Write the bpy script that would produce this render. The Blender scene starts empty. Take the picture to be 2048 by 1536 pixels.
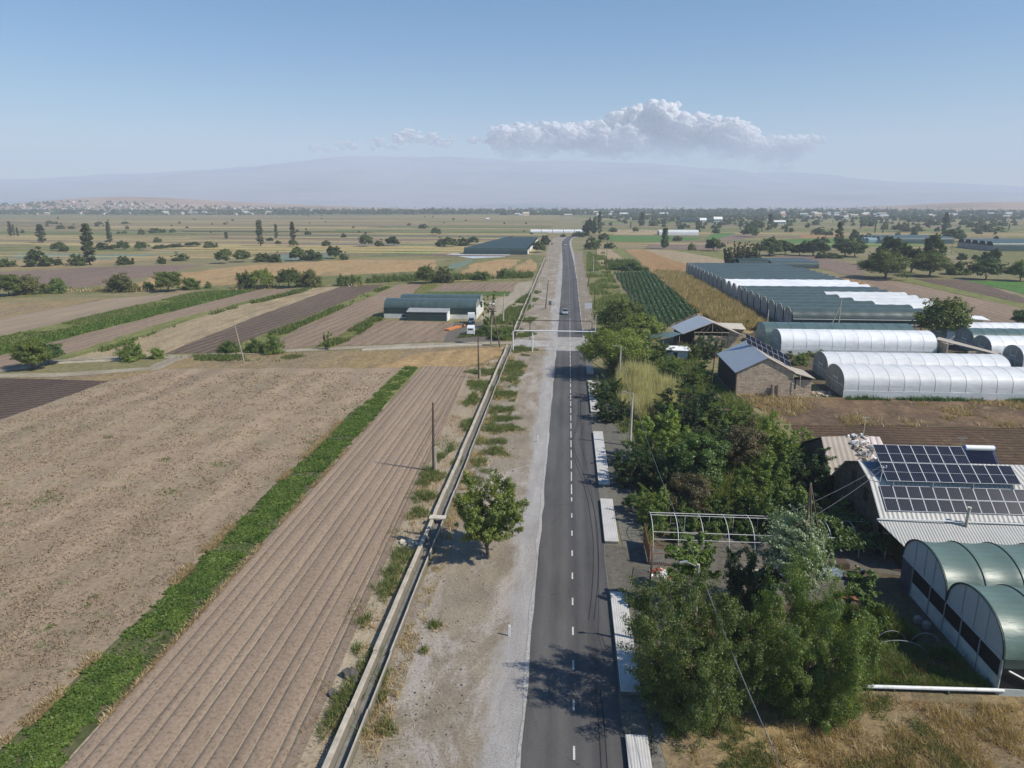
import bpy, math, random
import numpy as np
R = math.radians
sc = bpy.context.scene
COL = sc.collection
rs = np.random.RandomState(7)

# ------------------------------------------------------------------ camera, sky, sun, exposure
CAMH = 32.0; PITCH = R(14.34); YAW = R(4.427); FPX = 1420.0
cam_d = bpy.data.cameras.new('camera'); cam = bpy.data.objects.new('camera', cam_d); COL.objects.link(cam)
cam.location = (0, 0, CAMH); cam.rotation_euler = (math.pi/2 - PITCH, 0, YAW)
cam_d.sensor_width = 36; cam_d.lens = FPX/2048*36; cam_d.clip_start = .5; cam_d.clip_end = 60000
sc.camera = cam
SUN_EL = 45.5; SUN_AZ = (0.957, -0.29)          # horizontal direction towards the sun
world = bpy.data.worlds.new('World'); sc.world = world; world.use_nodes = True
wt = world.node_tree; bg = wt.nodes['Background']
sky = wt.nodes.new('ShaderNodeTexSky'); sky.sky_type = 'NISHITA'; sky.sun_disc = False
sky.sun_elevation = R(SUN_EL); sky.sun_rotation = math.atan2(SUN_AZ[0], SUN_AZ[1])
sky.altitude = 900; sky.air_density = 1.15; sky.dust_density = .6; sky.ozone_density = 2.5
hs = wt.nodes.new('ShaderNodeHueSaturation'); hs.inputs['Saturation'].default_value = 1.45; hs.inputs['Hue'].default_value = .5
wt.links.new(sky.outputs[0], hs.inputs['Color']); wt.links.new(hs.outputs[0], bg.inputs[0]); bg.inputs[1].default_value = 0.095
sl = bpy.data.lights.new('sun', 'SUN'); sl.energy = 4.8; sl.angle = R(.53); sl.color = (1, .935, .82)
so = bpy.data.objects.new('sun', sl); COL.objects.link(so)
from mathutils import Vector
_c = math.cos(R(SUN_EL)); _n = math.hypot(*SUN_AZ)
so.rotation_euler = Vector((SUN_AZ[0]/_n*_c, SUN_AZ[1]/_n*_c, math.sin(R(SUN_EL)))).to_track_quat('Z', 'Y').to_euler()
so.location = (0, 0, 200)
sc.view_settings.view_transform = 'Standard'; sc.view_settings.look = 'None'
sc.view_settings.exposure = 0.28; sc.view_settings.gamma = 1
sc.render.engine = 'CYCLES'
sc.cycles.use_denoising = True
sc.cycles.max_bounces = 5; sc.cycles.diffuse_bounces = 3; sc.cycles.transparent_max_bounces = 40
sc.cycles.volume_bounces = 1

# ------------------------------------------------------------------ projection helpers (photo pixel -> point on the ground)
_cp, _sp, _cy, _sy = math.cos(PITCH), math.sin(PITCH), math.cos(YAW), math.sin(YAW)
def ray(px, py):
    x = (px-1024)/FPX; y = -(py-768)/FPX
    d0, d1, d2 = x, _cp+y*_sp, -_sp+y*_cp
    return (_cy*d0-_sy*d1, _sy*d0+_cy*d1, d2)
def G(px, py, z=0.0):
    d = ray(px, py); t = (z-CAMH)/d[2]
    return (d[0]*t, d[1]*t)
def zat(g, px, py):
    d = ray(px, py); t = math.hypot(*g)/math.hypot(d[0], d[1]); return CAMH+d[2]*t
def pxm(x, y):                                   # photo pixels per metre at ground point
    b = -_sy*x + _cy*y
    return FPX/(b*_cp + CAMH*_sp)

# ------------------------------------------------------------------ object helpers
def tag(o, label=None, cat=None, group=None, kind=None):
    if label: o['label'] = label
    if cat: o['category'] = cat
    if group: o['group'] = group
    if kind: o['kind'] = kind
    return o
def empty(name, loc, rz=0, label=None, cat=None, group=None):
    o = bpy.data.objects.new(name, None); COL.objects.link(o); o.location = loc; o.rotation_euler = (0, 0, rz)
    o.empty_display_size = .3
    return tag(o, label, cat, group)
def mesh_np(name, V, F, mats=None, fm=None, smooth=False):
    V = np.asarray(V, dtype=np.float32); F = np.asarray(F, dtype=np.int32)
    me = bpy.data.meshes.new(name)
    me.vertices.add(len(V)); me.vertices.foreach_set('co', V.ravel())
    n, k = F.shape
    me.loops.add(n*k); me.loops.foreach_set('vertex_index', F.ravel())
    me.polygons.add(n); me.polygons.foreach_set('loop_start', np.arange(0, n*k, k, dtype=np.int32))
    for m in (mats or []): me.materials.append(m)
    if fm is not None: me.polygons.foreach_set('material_index', np.asarray(fm, dtype=np.int32))
    if smooth: me.polygons.foreach_set('use_smooth', np.ones(n, dtype=bool))
    me.update(calc_edges=True); me.validate()
    return me
def link(name, me, parent=None, loc=(0, 0, 0), rz=0):
    o = bpy.data.objects.new(name, me); COL.objects.link(o); o.location = loc; o.rotation_euler = (0, 0, rz)
    if parent: o.parent = parent
    return o
class MB:
    def __init__(s): s.v = []; s.f = []; s.m = []
    def add(s, v, f, m=0):
        b = len(s.v); s.v.extend([tuple(map(float, p)) for p in v]); s.f.extend([tuple(b+i for i in q) for q in f]); s.m.extend([m]*len(f)); return s
    def box(s, x0, x1, y0, y1, z0, z1, m=0):
        v = [(x0,y0,z0),(x1,y0,z0),(x1,y1,z0),(x0,y1,z0),(x0,y0,z1),(x1,y0,z1),(x1,y1,z1),(x0,y1,z1)]
        return s.add(v, [(0,3,2,1),(4,5,6,7),(0,1,5,4),(1,2,6,5),(2,3,7,6),(3,0,4,7)], m)
    def obox(s, c, ux, uy, uz, m=0):                # oriented box: centre and three half vectors
        c, ux, uy, uz = map(np.array, (c, ux, uy, uz)); v = [c+a*ux+b*uy+d*uz for d in (-1,1) for a, b in ((-1,-1),(1,-1),(1,1),(-1,1))]
        return s.add(v, [(0,3,2,1),(4,5,6,7),(0,1,5,4),(1,2,6,5),(2,3,7,6),(3,0,4,7)], m)
    def quad(s, a, b, c, d, m=0): return s.add([a,b,c,d], [(0,1,2,3)], m)
    def slab(s, pts, t, m=0):                       # thick sheet from a planar ring, thickness downwards
        n = len(pts); v = list(pts)+[(p[0],p[1],p[2]-t) for p in pts]
        return s.add(v, [tuple(range(n)), tuple(range(2*n-1, n-1, -1))]+[(i, i+n, (i+1)%n+n, (i+1)%n) for i in range(n)], m)
    def tube(s, pts, r, n=8, m=0, caps=True):
        pts = [np.array(p, float) for p in pts]; rr = r if hasattr(r, '__len__') else [r]*len(pts)
        b = len(s.v); k = len(pts)
        for i, p in enumerate(pts):
            d = pts[min(i+1, k-1)]-pts[max(i-1, 0)]; d = d/(np.linalg.norm(d)+1e-9)
            a = np.array((0,0,1.)) if abs(d[2]) < .9 else np.array((1.,0,0))
            u = np.cross(d, a); u /= np.linalg.norm(u); w = np.cross(u, d)
            for j in range(n):
                t = 2*math.pi*j/n; s.v.append(tuple(p+rr[i]*(math.cos(t)*u+math.sin(t)*w)))
        for i in range(k-1):
            for j in range(n):
                s.f.append((b+i*n+j, b+i*n+(j+1)%n, b+(i+1)*n+(j+1)%n, b+(i+1)*n+j)); s.m.append(m)
        if caps:
            s.f.append(tuple(b+j for j in range(n))[::-1]); s.m.append(m); s.f.append(tuple(b+(k-1)*n+j for j in range(n))); s.m.append(m)
        return s
    def mesh(s, name, mats, smooth=False):
        me = bpy.data.meshes.new(name); me.from_pydata(s.v, [], s.f)
        for x in (mats if isinstance(mats, (list, tuple)) else [mats]): me.materials.append(x)
        me.polygons.foreach_set('material_index', s.m)
        if smooth: me.polygons.foreach_set('use_smooth', [True]*len(s.f))
        me.update(); return me
    def build(s, name, mats, parent=None, loc=(0,0,0), rz=0, smooth=False):
        return link(name, s.mesh(name, mats, smooth), parent, loc, rz)

# ------------------------------------------------------------------ materials
class NT:
    def __init__(s, name):
        s.mat = bpy.data.materials.new(name); s.mat.use_nodes = True; s.t = s.mat.node_tree; s.n = s.t.nodes; s.l = s.t.links
        s.b = s.n['Principled BSDF']; s.b.inputs['Specular IOR Level'].default_value = .25
        s.tc = s.n.new('ShaderNodeTexCoord').outputs['Object']
    def mapping(s, sc_=(1,1,1), rz=0, src=None):
        m = s.n.new('ShaderNodeMapping'); m.inputs['Scale'].default_value = sc_; m.inputs['Rotation'].default_value = (0,0,rz)
        s.l.new(src or s.tc, m.inputs[0]); return m.outputs[0]
    def noise(s, scale, detail=4, rough=.6, vec=None, dist=0):
        n = s.n.new('ShaderNodeTexNoise'); n.inputs['Scale'].default_value = scale; n.inputs['Detail'].default_value = detail
        n.inputs['Roughness'].default_value = rough; n.inputs['Distortion'].default_value = dist; s.l.new(vec or s.tc, n.inputs['Vector']); return n.outputs['Fac']
    def ramp(s, fac, stops):
        r = s.n.new('ShaderNodeValToRGB'); e = r.color_ramp.elements
        while len(e) < len(stops): e.new(.5)
        for i, (p, c) in enumerate(stops):
            e[i].position = p; e[i].color = (c, c, c, 1) if not hasattr(c, '__len__') else (*c, 1)
        s.l.new(fac, r.inputs[0]); return r.outputs[0]
    def mix(s, a, b, fac=.5, mode='MIX'):
        m = s.n.new('ShaderNodeMix'); m.data_type = 'RGBA'; m.blend_type = mode
        for v, i in ((fac, 0), (a, 6), (b, 7)):
            if hasattr(v, 'is_linked'): s.l.new(v, m.inputs[i])
            else: m.inputs[i].default_value = v if i == 0 else (*v, 1) if hasattr(v, '__len__') else (v, v, v, 1)
        return m.outputs[2]
    def math(s, op, a, b=0., c=None):
        m = s.n.new('ShaderNodeMath'); m.operation = op
        for i, v in enumerate((a, b, c)):
            if v is None: continue
            if hasattr(v, 'is_linked'): s.l.new(v, m.inputs[i])
            else: m.inputs[i].default_value = v
        return m.outputs[0]
    def sep(s, src=None):
        m = s.n.new('ShaderNodeSeparateXYZ'); s.l.new(src or s.tc, m.inputs[0]); return m.outputs
    def bump(s, h, dist, strength=1.):
        b = s.n.new('ShaderNodeBump'); b.inputs['Distance'].default_value = dist; b.inputs['Strength'].default_value = strength
        s.l.new(h, b.inputs['Height']); s.l.new(b.outputs[0], s.b.inputs['Normal'])
    def out(s, col, rough=.9):
        if hasattr(col, 'is_linked'): s.l.new(col, s.b.inputs['Base Color'])
        else: s.b.inputs['Base Color'].default_value = (*col, 1)
        if hasattr(rough, 'is_linked'): s.l.new(rough, s.b.inputs['Roughness'])
        else: s.b.inputs['Roughness'].default_value = rough
        return s.mat
MATS = {}
def cached(f):
    def g(name, *a, **k):
        if name not in MATS: MATS[name] = f(name, *a, **k)
        return MATS[name]
    return g
@cached
def plain(name, col, rough=.7, var=.25, scale=3., bump=0., metal=0.):
    t = NT(name); n = t.noise(scale, 5, .65); c = t.mix(tuple(x*(1-var) for x in col), tuple(min(1, x*(1+var)) for x in col), t.ramp(n, [(.3, 0.), (.7, 1.)]))
    if bump: t.bump(n, bump)
    t.b.inputs['Metallic'].default_value = metal
    return t.out(c, rough)
@cached
def soil(name, c1, c2, big=.06, fine=2.6, fdir=None, fsp=1.4, fdark=.72, bump=.08, tint=None, tamt=.0, stretch=1., lines=None):
    """ploughed soil: patches, clods, furrows along fdir (radians from +Y), optional tint tufts"""
    t = NT(name)
    rot = -(fdir or 0.)
    v = t.mapping((1, 1, 1), rot)
    vs = t.mapping((1, .12*stretch, 1), rot)
    c = t.mix(c1, c2, t.ramp(t.noise(big, 5, .62, vs), [(.32, 0.), (.68, 1.)]))
    n2 = t.noise(fine, 8, .72, v); c = t.mix(c, t.ramp(n2, [(.33, .42), (.45, .88), (.56, 1.02), (.72, 1.28)]), 1., 'MULTIPLY')  # fine dark specks put the small clod shadows into the colour
    c = t.mix(c, t.ramp(t.noise(.35, 5, .7, vs), [(.3, .84), (.7, 1.14)]), 1., 'MULTIPLY')
    h = n2
    if fdir is not None:
        x = t.sep(v)[0]; w = t.math('SINE', t.math('MULTIPLY', t.math('ADD', x, t.math('MULTIPLY', t.noise(.15, 3, .5, v), .5)), 2*math.pi/fsp))
        c = t.mix(c, t.ramp(t.math('MULTIPLY_ADD', w, .5, .5), [(.0, fdark), (.4, 1.0), (1., 1.05)]), 1., 'MULTIPLY')
        h = t.math('ADD', n2, t.math('MULTIPLY', w, .7))
    if tint:
        m = t.math('MULTIPLY', t.ramp(t.noise(.9, 7, .8, v), [(.52, 0.), (.62, 1.)]), t.ramp(t.noise(.07, 3, .6, v), [(.42, 0.), (.6, 1.)]))
        c = t.mix(c, tint, t.math('MULTIPLY', m, tamt))
    t.bump(h, bump, 1.)
    return t.out(c, .95)
@cached
def grassy(name, cols, big=.05, fine=1.5, rot=0., stretch=.35, bump=.25):
    """rough vegetation seen from afar: three or four colours mixed by noise, tuft-scale darkening"""
    t = NT(name); v = t.mapping((1, stretch, 1), rot)
    k = len(cols); n = t.noise(big, 6, .68, v)
    c = t.ramp(n, [(.3+.4*i/(k-1), cols[i]) for i in range(k)])
    f = t.noise(fine, 7, .78); c = t.mix(c, t.ramp(f, [(.3, .35), (.45, .8), (.6, 1.12), (.75, 1.45)]), 1., 'MULTIPLY')
    c = t.mix(c, t.ramp(t.noise(.4, 5, .7, v), [(.3, .72), (.7, 1.22)]), 1., 'MULTIPLY')
    t.bump(f, bump, .8)
    return t.out(c, .95)
def leaf_mat(name, col, col2=None, trans=.3, var=.45, gloss=.035):
    if name in MATS: return MATS[name]
    m = bpy.data.materials.new(name); m.use_nodes = True; nt = m.node_tree; n = nt.nodes; l = nt.links
    n.remove(n['Principled BSDF']); out = n['Material Output']
    geo = n.new('ShaderNodeNewGeometry'); oi = n.new('ShaderNodeObjectInfo'); tc = n.new('ShaderNodeTexCoord')
    col2 = col2 or (col[0]*1.9, col[1]*1.45, col[2]*1.1)
    mx = n.new('ShaderNodeMix'); mx.data_type = 'RGBA'; mx.inputs[6].default_value = (*col, 1); mx.inputs[7].default_value = (*col2, 1)
    ns = n.new('ShaderNodeTexNoise'); ns.inputs['Scale'].default_value = .55; ns.inputs['Detail'].default_value = 3; l.new(tc.outputs['Object'], ns.inputs['Vector'])
    ad = n.new('ShaderNodeMath'); ad.operation = 'MULTIPLY_ADD'; l.new(geo.outputs['Random Per Island'], ad.inputs[0]); ad.inputs[1].default_value = .6
    sb = n.new('ShaderNodeMath'); sb.operation = 'MULTIPLY_ADD'; l.new(ns.outputs['Fac'], sb.inputs[0]); sb.inputs[1].default_value = 1.6; sb.inputs[2].default_value = -.62
    l.new(sb.outputs[0], ad.inputs[2])
    ad2 = n.new('ShaderNodeMath'); ad2.operation = 'MULTIPLY_ADD'; l.new(oi.outputs['Random'], ad2.inputs[0]); ad2.inputs[1].default_value = .5; l.new(ad.outputs[0], ad2.inputs[2])
    sb2 = n.new('ShaderNodeMath'); sb2.operation = 'SUBTRACT'; sb2.use_clamp = True; l.new(ad2.outputs[0], sb2.inputs[0]); sb2.inputs[1].default_value = .28
    l.new(sb2.outputs[0], mx.inputs[0])
    hv = n.new('ShaderNodeHueSaturation'); l.new(mx.outputs[2], hv.inputs['Color'])
    vv = n.new('ShaderNodeMath'); vv.operation = 'MULTIPLY_ADD'; l.new(oi.outputs['Random'], vv.inputs[0]); vv.inputs[1].default_value = var; vv.inputs[2].default_value = 1-var/2
    l.new(vv.outputs[0], hv.inputs['Value'])
    d = n.new('ShaderNodeBsdfDiffuse'); tr = n.new('ShaderNodeBsdfTranslucent'); g = n.new('ShaderNodeBsdfGlossy'); g.inputs['Roughness'].default_value = .5
    g.inputs['Color'].default_value = (.8, .85, .9, 1)
    l.new(hv.outputs[0], d.inputs['Color'])
    h2 = n.new('ShaderNodeMix'); h2.data_type = 'RGBA'; h2.blend_type = 'MULTIPLY'; h2.inputs[0].default_value = 1; l.new(hv.outputs[0], h2.inputs[6]); h2.inputs[7].default_value = (1.5, 1.6, .6, 1)
    l.new(h2.outputs[2], tr.inputs['Color'])
    m1 = n.new('ShaderNodeMixShader'); m1.inputs[0].default_value = trans; l.new(d.outputs[0], m1.inputs[1]); l.new(tr.outputs[0], m1.inputs[2])
    m2 = n.new('ShaderNodeMixShader'); m2.inputs[0].default_value = gloss; l.new(m1.outputs[0], m2.inputs[1]); l.new(g.outputs[0], m2.inputs[2])
    if gloss: l.new(m2.outputs[0], out.inputs['Surface'])
    else: l.new(m1.outputs[0], out.inputs['Surface'])
    MATS[name] = m; return m

SOIL_A = (.335, .245, .185); SOIL_B = (.26, .185, .14)
M = {}
M['bark'] = plain('bark', (.13, .10, .075), .9, .4, 6, .02)
M['wood_dark'] = plain('dark timber', (.085, .06, .045), .85, .4, 5)
M['wood_pale'] = plain('weathered timber', (.33, .27, .21), .85, .35, 5)
M['concrete'] = plain('pale concrete', (.50, .45, .37), .9, .22, 1.6, .01)
M['concrete_dark'] = plain('dark concrete', (.17, .16, .135), .8, .35, 1.2, .01)  # darker concrete for bases, floor strip and supports
M['white'] = plain('white paint', (.78, .78, .76), .45, .06, 4)
M['steel_white'] = plain('painted white steel', (.66, .66, .64), .5, .12, 6)
M['steel_dark'] = plain('dark steel', (.07, .055, .05), .6, .3, 6)
M['rust'] = plain('rusty sheet', (.23, .10, .045), .8, .45, 3)
M['black'] = plain('black rubber', (.015, .015, .016), .6, .2, 6)
M['orange'] = plain('orange timber', (.55, .22, .08), .7, .3, 3)
M['red'] = plain('red plastic', (.35, .06, .03), .6, .25, 3)
M['blue'] = plain('blue plastic', (.03, .07, .22), .5, .25, 3)

# ------------------------------------------------------------------ ground, fields, road
PC = [0]
def poly_obj(name, pts, z, mat, label=None, cat=None, kind='structure', jit=0., step=4.):
    """flat sheet from world-space ring, its edge wandering by jit metres"""
    PC[0] += 1; z += .00035*PC[0]; r = np.random.RandomState(int(abs(pts[0][0]*13+pts[0][1]*7)) % 99999)
    out = []
    n = len(pts)
    for i in range(n):
        a = np.array(pts[i][:2], float); b = np.array(pts[(i+1) % n][:2], float); L = np.linalg.norm(b-a)
        k = max(1, min(60, int(L/step))) if jit else 1
        nrm = np.array((-(b-a)[1], (b-a)[0]))/(L+1e-6); ph = r.rand()*6; 
        for j in range(k):
            t = j/k; w = (r.randn()*.5+.6*math.sin(ph+t*L/step*.7))*jit if j else 0
            p = a+(b-a)*t+nrm*w; out.append((p[0], p[1], z))
    me = bpy.data.meshes.new(name); me.from_pydata(out, [], [tuple(range(len(out)))]); me.materials.append(mat); me.update()
    if me.polygons[0].normal.z < 0: me.flip_normals()
    o = link(name, me)
    return tag(o, label, cat, None, kind)
def field(px, layer, mat, label=None, jit=.5, name='field', step=4.):
    return poly_obj(name, [G(*p) for p in px], .006*layer, mat, label, 'field', 'structure', jit, step)
def wfield(pts, layer, mat, label=None, jit=.4, name='field', cat='field', step=4.):
    return poly_obj(name, pts, .006*layer, mat, label, cat, 'structure', jit, step)

M['drygrass'] = grassy('dry grass ground', [(.20,.135,.065), (.30,.22,.105), (.25,.19,.115), (.13,.13,.05)], .045, 1.3)
M['weeds'] = grassy('weedy ground', [(.10,.12,.035), (.22,.19,.08), (.13,.15,.045), (.26,.20,.10)], .07, 1.3)
M['soil_pale'] = soil('pale ploughed soil', (0.325,0.248,0.172), (0.260,0.197,0.135), fdir=0., fsp=2.2, fdark=.9, tint=(0.120,0.155,0.047), tamt=.55, bump=.09)
M['soil_rough'] = soil('rough ploughed soil', (0.340,0.254,0.172), (0.275,0.207,0.140), fine=2.0, fdir=-.04, fsp=7.3, fdark=.965, tint=(0.120,0.166,0.056), tamt=.8, bump=.12)
M['soil_bed'] = soil('combed bed soil', (.275,.208,.152), (.23,.172,.125), fine=4., bump=.035, stretch=.5)
M['soil_strip'] = soil('smooth brown soil', (0.270,0.197,0.135), (0.215,0.155,0.107), fine=1.1, fdir=-.1, fsp=2.6, fdark=.94, bump=.06)
M['soil_dark'] = soil('dark turned soil', (0.165,0.119,0.084), (0.120,0.085,0.060), fine=1.0, fdir=-.1, fsp=2.2, fdark=.7, bump=.1)
M['soil_far'] = soil('far purple brown soil', (0.220,0.155,0.116), (0.170,0.124,0.093), fine=.6, big=.03, bump=.05)
M['soil_wet'] = soil('wet furrowed soil', (.135,.092,.068), (.065,.048,.04), fine=1.6, fdir=R(-62), fsp=1.6, fdark=.45, bump=.12)
M['soil_garden'] = soil('garden furrow soil', (0.115,0.072,0.042), (0.085,0.052,0.031), fine=1.6, fdir=R(90), fsp=1.15, fdark=.5, bump=.1, tint=(0.280,0.207,0.084), tamt=.5)
M['soil_orange'] = soil('orange stubble soil', (0.360,0.228,0.102), (0.300,0.176,0.074), fine=1., big=.05, fdir=R(-24), fsp=2.5, fdark=.8)
M['stubble'] = grassy('beige stubble', [(.28,.21,.12), (.36,.28,.17), (.31,.24,.14)], .05, 1.2, 0, .2)
M['tanfield'] = grassy('straw field', [(.36,.26,.12), (.30,.22,.11), (.40,.29,.15)], .05, 1.1)
M['crop'] = grassy('green crop', [(.06,.095,.018), (.085,.13,.025), (.12,.15,.035)], .12, 1.5)
M['weedstrip'] = grassy('weed strip', [(.12,.15,.035), (.20,.20,.065), (.13,.16,.04)], .12, 1.2)
M['brightcrop'] = grassy('bright green crop', [(.07,.16,.03), (.085,.19,.035)], .05, .8)
M['bluecrop'] = grassy('blue green cabbage', [(.13,.19,.14), (.17,.22,.17), (.11,.16,.11)], .08, 1.2)
M['yellowweed'] = grassy('yellow green weeds', [(.22,.20,.05), (.12,.13,.03), (.28,.24,.09)], .2, 1.1)
M['orangegrass'] = grassy('orange dry grass', [(.33,.20,.085), (.40,.27,.13), (.27,.19,.09)], .06, .9)
M['bare'] = soil('bare pale earth', (0.400,0.331,0.233), (0.300,0.238,0.163), big=.25, fine=3., bump=.07)
M['dirt'] = soil('trodden roadside dirt', (0.275,0.233,0.177), (0.200,0.164,0.121), big=.14, fine=2.4, bump=.06, stretch=4)
M['track'] = soil('pale dirt track', (0.360,0.316,0.233), (0.280,0.238,0.172), big=.2, fine=2., bump=.03)
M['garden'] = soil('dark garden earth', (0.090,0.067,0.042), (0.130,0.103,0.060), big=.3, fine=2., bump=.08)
M['yard'] = soil('grey yard surface', (0.115,0.103,0.084), (0.150,0.135,0.107), big=.2, fine=2., bump=.02)
M['film'] = plain('pale plastic mulch', (.50,.53,.56), .4, .25, .3)

def gravel_mat():
    t = NT('grey gravel shoulder'); v = t.mapping((1, .18, 1))
    c = t.mix((.285,.265,.245), (.40,.38,.355), t.ramp(t.noise(.5, 6, .7, v), [(.33, 0.), (.66, 1.)]))
    n2 = t.noise(7., 8, .8); c = t.mix(c, t.ramp(n2, [(.34, .6), (.5, 1.), (.68, 1.3)]), 1., 'MULTIPLY')
    c = t.mix(c, (.50, .47, .435), t.math('MULTIPLY', t.ramp(t.noise(.22, 7, .72, t.mapping((1,.35,1))), [(.52, 0.), (.62, 1.)]), .55))
    t.bump(n2, .03); return t.out(c, .95)
M['gravel'] = gravel_mat()
def asphalt_mat():
    t = NT('dark asphalt'); x, y, z = t.sep()
    vs = t.mapping((1, .015, 1))
    c = t.mix((.055,.053,.054), (.084,.081,.079), t.ramp(t.noise(1.1, 5, .6, vs), [(.3, 0.), (.7, 1.)]))
    # wheel paths: paler dust in the left lane and between the tracks
    w = t.math('MULTIPLY_ADD', t.math('SINE', t.math('MULTIPLY_ADD', x, 2*math.pi/1.55, .6)), .5, .5)
    c = t.mix(c, (.125, .118, .11), t.math('MULTIPLY', w, .42))
    lf = t.ramp(t.math('MULTIPLY_ADD', x, .16, .45), [(.0, 1.), (.45, .75), (.62, .1), (1., .0)])
    c = t.mix(c, (.125, .117, .106), t.math('MULTIPLY', t.math('MULTIPLY', lf, t.ramp(t.noise(.35, 6, .7, t.mapping((1,.08,1))), [(.3, .2), (.7, 1.)])), .55))
    # pale dust dragged over the road where the farm track crosses it
    band = t.math('MULTIPLY', t.math('GREATER_THAN', y, 155.), t.math('LESS_THAN', y, 172.))
    fuzz = t.ramp(t.noise(.5, 6, .75), [(.32, .45), (.6, 1.)])
    c = t.mix(c, (.40, .375, .345), t.math('MULTIPLY', t.math('MULTIPLY', band, fuzz), .85))
    c = t.mix(c, t.ramp(t.noise(.16, 6, .7, t.mapping((1,.25,1))), [(.35, .78), (.5, 1.), (.62, 1.16)]), 1., 'MULTIPLY')
    vo = t.n.new('ShaderNodeTexVoronoi'); vo.feature = 'DISTANCE_TO_EDGE'; vo.inputs['Scale'].default_value = .22; t.l.new(t.mapping((1,.5,1)), vo.inputs['Vector'])
    cr = t.math('MULTIPLY', t.math('LESS_THAN', t.math('ADD', vo.outputs['Distance'], t.math('MULTIPLY', t.noise(3., 5, .8), .03)), .0175), t.ramp(t.noise(.09, 3, .6), [(.5, 0.), (.56, .55)])); c = t.mix(c, (.02,.02,.02), cr)
    c = t.mix(c, t.ramp(t.noise(14., 4, .8), [(.3, .8), (.7, 1.2)]), 1., 'MULTIPLY')
    t.bump(t.noise(25., 3, .7), .004); return t.out(c, .82)
M['asphalt'] = asphalt_mat()
M['asphalt_old'] = soil('worn grey asphalt', (0.170,0.160,0.130), (0.115,0.109,0.091), big=.22, fine=3., bump=.015)

# one sheet to the horizon
gn = 60
gx = np.linspace(-8600, 8600, gn); gy = np.linspace(-420, 9300, gn)
XX, YY = np.meshgrid(gx, gy); V = np.stack([XX.ravel(), YY.ravel(), 0*XX.ravel()-.02], 1)
F = np.array([(j*gn+i, j*gn+i+1, (j+1)*gn+i+1, (j+1)*gn+i) for j in range(gn-1) for i in range(gn-1)])
def ground_mat():
    t = NT('farmland ground'); v = t.mapping((.25, 1, 1))
    n = t.noise(.02, 6, .7, v)
    c = t.ramp(n, [(.3, (.13,.13,.055)), (.42, (.24,.195,.10)), (.5, (.17,.16,.07)), (.6, (.27,.21,.125)), (.7, (.20,.145,.11))])
    f = t.noise(.9, 7, .75); c = t.mix(c, t.ramp(f, [(.3, .5), (.5, 1.), (.7, 1.3)]), 1., 'MULTIPLY')
    # greener belt of orchards and villages in the distance
    y = t.sep()[1]; far = t.ramp(t.math('MULTIPLY_ADD', y, 1/4000., 0.), [(.38, 0.), (.5, 1.), (.8, 1.), (.95, 0.)])
    c = t.mix(c, (.075, .095, .045), t.math('MULTIPLY', far, .7))
    t.bump(f, .2, .7); return t.out(c, .95)
tag(link('ground', mesh_np('ground', V, F, [ground_mat()])), 'wide flat farmland of dry grass and soil reaching to the hills', 'ground', None, 'structure')

# --- far farmland: long strips lying across the view, left and right of the road
def strips():
    gf = lambda n, *c: grassy('far '+n, list(c), .02, .5, 0, .5, .05)
    mats = [gf('dry grass', (.30,.22,.09), (.24,.20,.08), (.36,.28,.13)), gf('weeds', (.14,.16,.045), (.20,.20,.06), (.11,.14,.04)), M['soil_far'], gf('stubble', (.42,.33,.15), (.36,.28,.12)), gf('crop', (.06,.10,.02), (.09,.14,.03)), gf('straw', (.46,.36,.16), (.38,.28,.12)), gf('green strip', (.13,.18,.04), (.17,.20,.05)), M['bluecrop'], M['brightcrop'], M['soil_strip']]
    V = []; F = []; fm = []; r = np.random.RandomState(11)
    def strip(x0, x1, y0, w, sl, m, z):
        b = len(V); k = 6
        for i in range(k+1):
            x = x0+(x1-x0)*i/k; yy = y0+sl*(x-x0)+r.randn()*.4
            V.append((x, yy, z)); V.append((x, yy+w*(1+.06*r.randn()), z))
        for i in range(k): F.append((b+2*i, b+2*i+2, b+2*i+3, b+2*i+1)); fm.append(m)
    pl = [.12, .17, .10, .17, .09, .17, .10, .02, .01, .07]
    for side in (-1, 1):
        y = 430. if side < 0 else 560.
        zi = 0
        while y < 1900:
            w = r.uniform(5, 17)*(1+y/1500.)
            x = 22 if side > 0 else -22.
            while abs(x) < y*.85+120:
                L = r.uniform(120, 420)*(1+y/2500.)
                ww = w*r.choice([1, .5, .33, .7]); m = r.choice(10, p=np.array(pl)/sum(pl))
                if side > 0: m = r.choice([0, 1, 1, 2, 4, 5, 6, 8, 8, 3, 6])
                a, c = (x, x+side*(L-4)) ; sl = -.035*side if side < 0 else .06
                x0, x1 = min(a, c), max(a, c)
                strip(x0, x1, y, ww, -.05, m, .05+.012*(zi % 7)); zi += 1
                if ww < w*.8: strip(x0, x1, y+ww+.5, w-ww-1, -.05, r.choice([0, 1, 2, 3, 5, 9]), .05+.012*(zi % 7)); zi += 1
                x += side*L
            y += w+r.uniform(0, 5)*(1+y/900.)
    return tag(link('farmland', mesh_np('farmland', V, F, mats, fm)), 'narrow strips of stubble, crops and brown soil stretching over the far plain', 'farmland', None, 'structure')
strips()

M['strip_soil'] = grassy('crop strip soil', [(.16,.13,.08), (.08,.10,.03), (.24,.19,.12)], .5, 2.)  # brown and olive soil showing between the crop leaves
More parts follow.
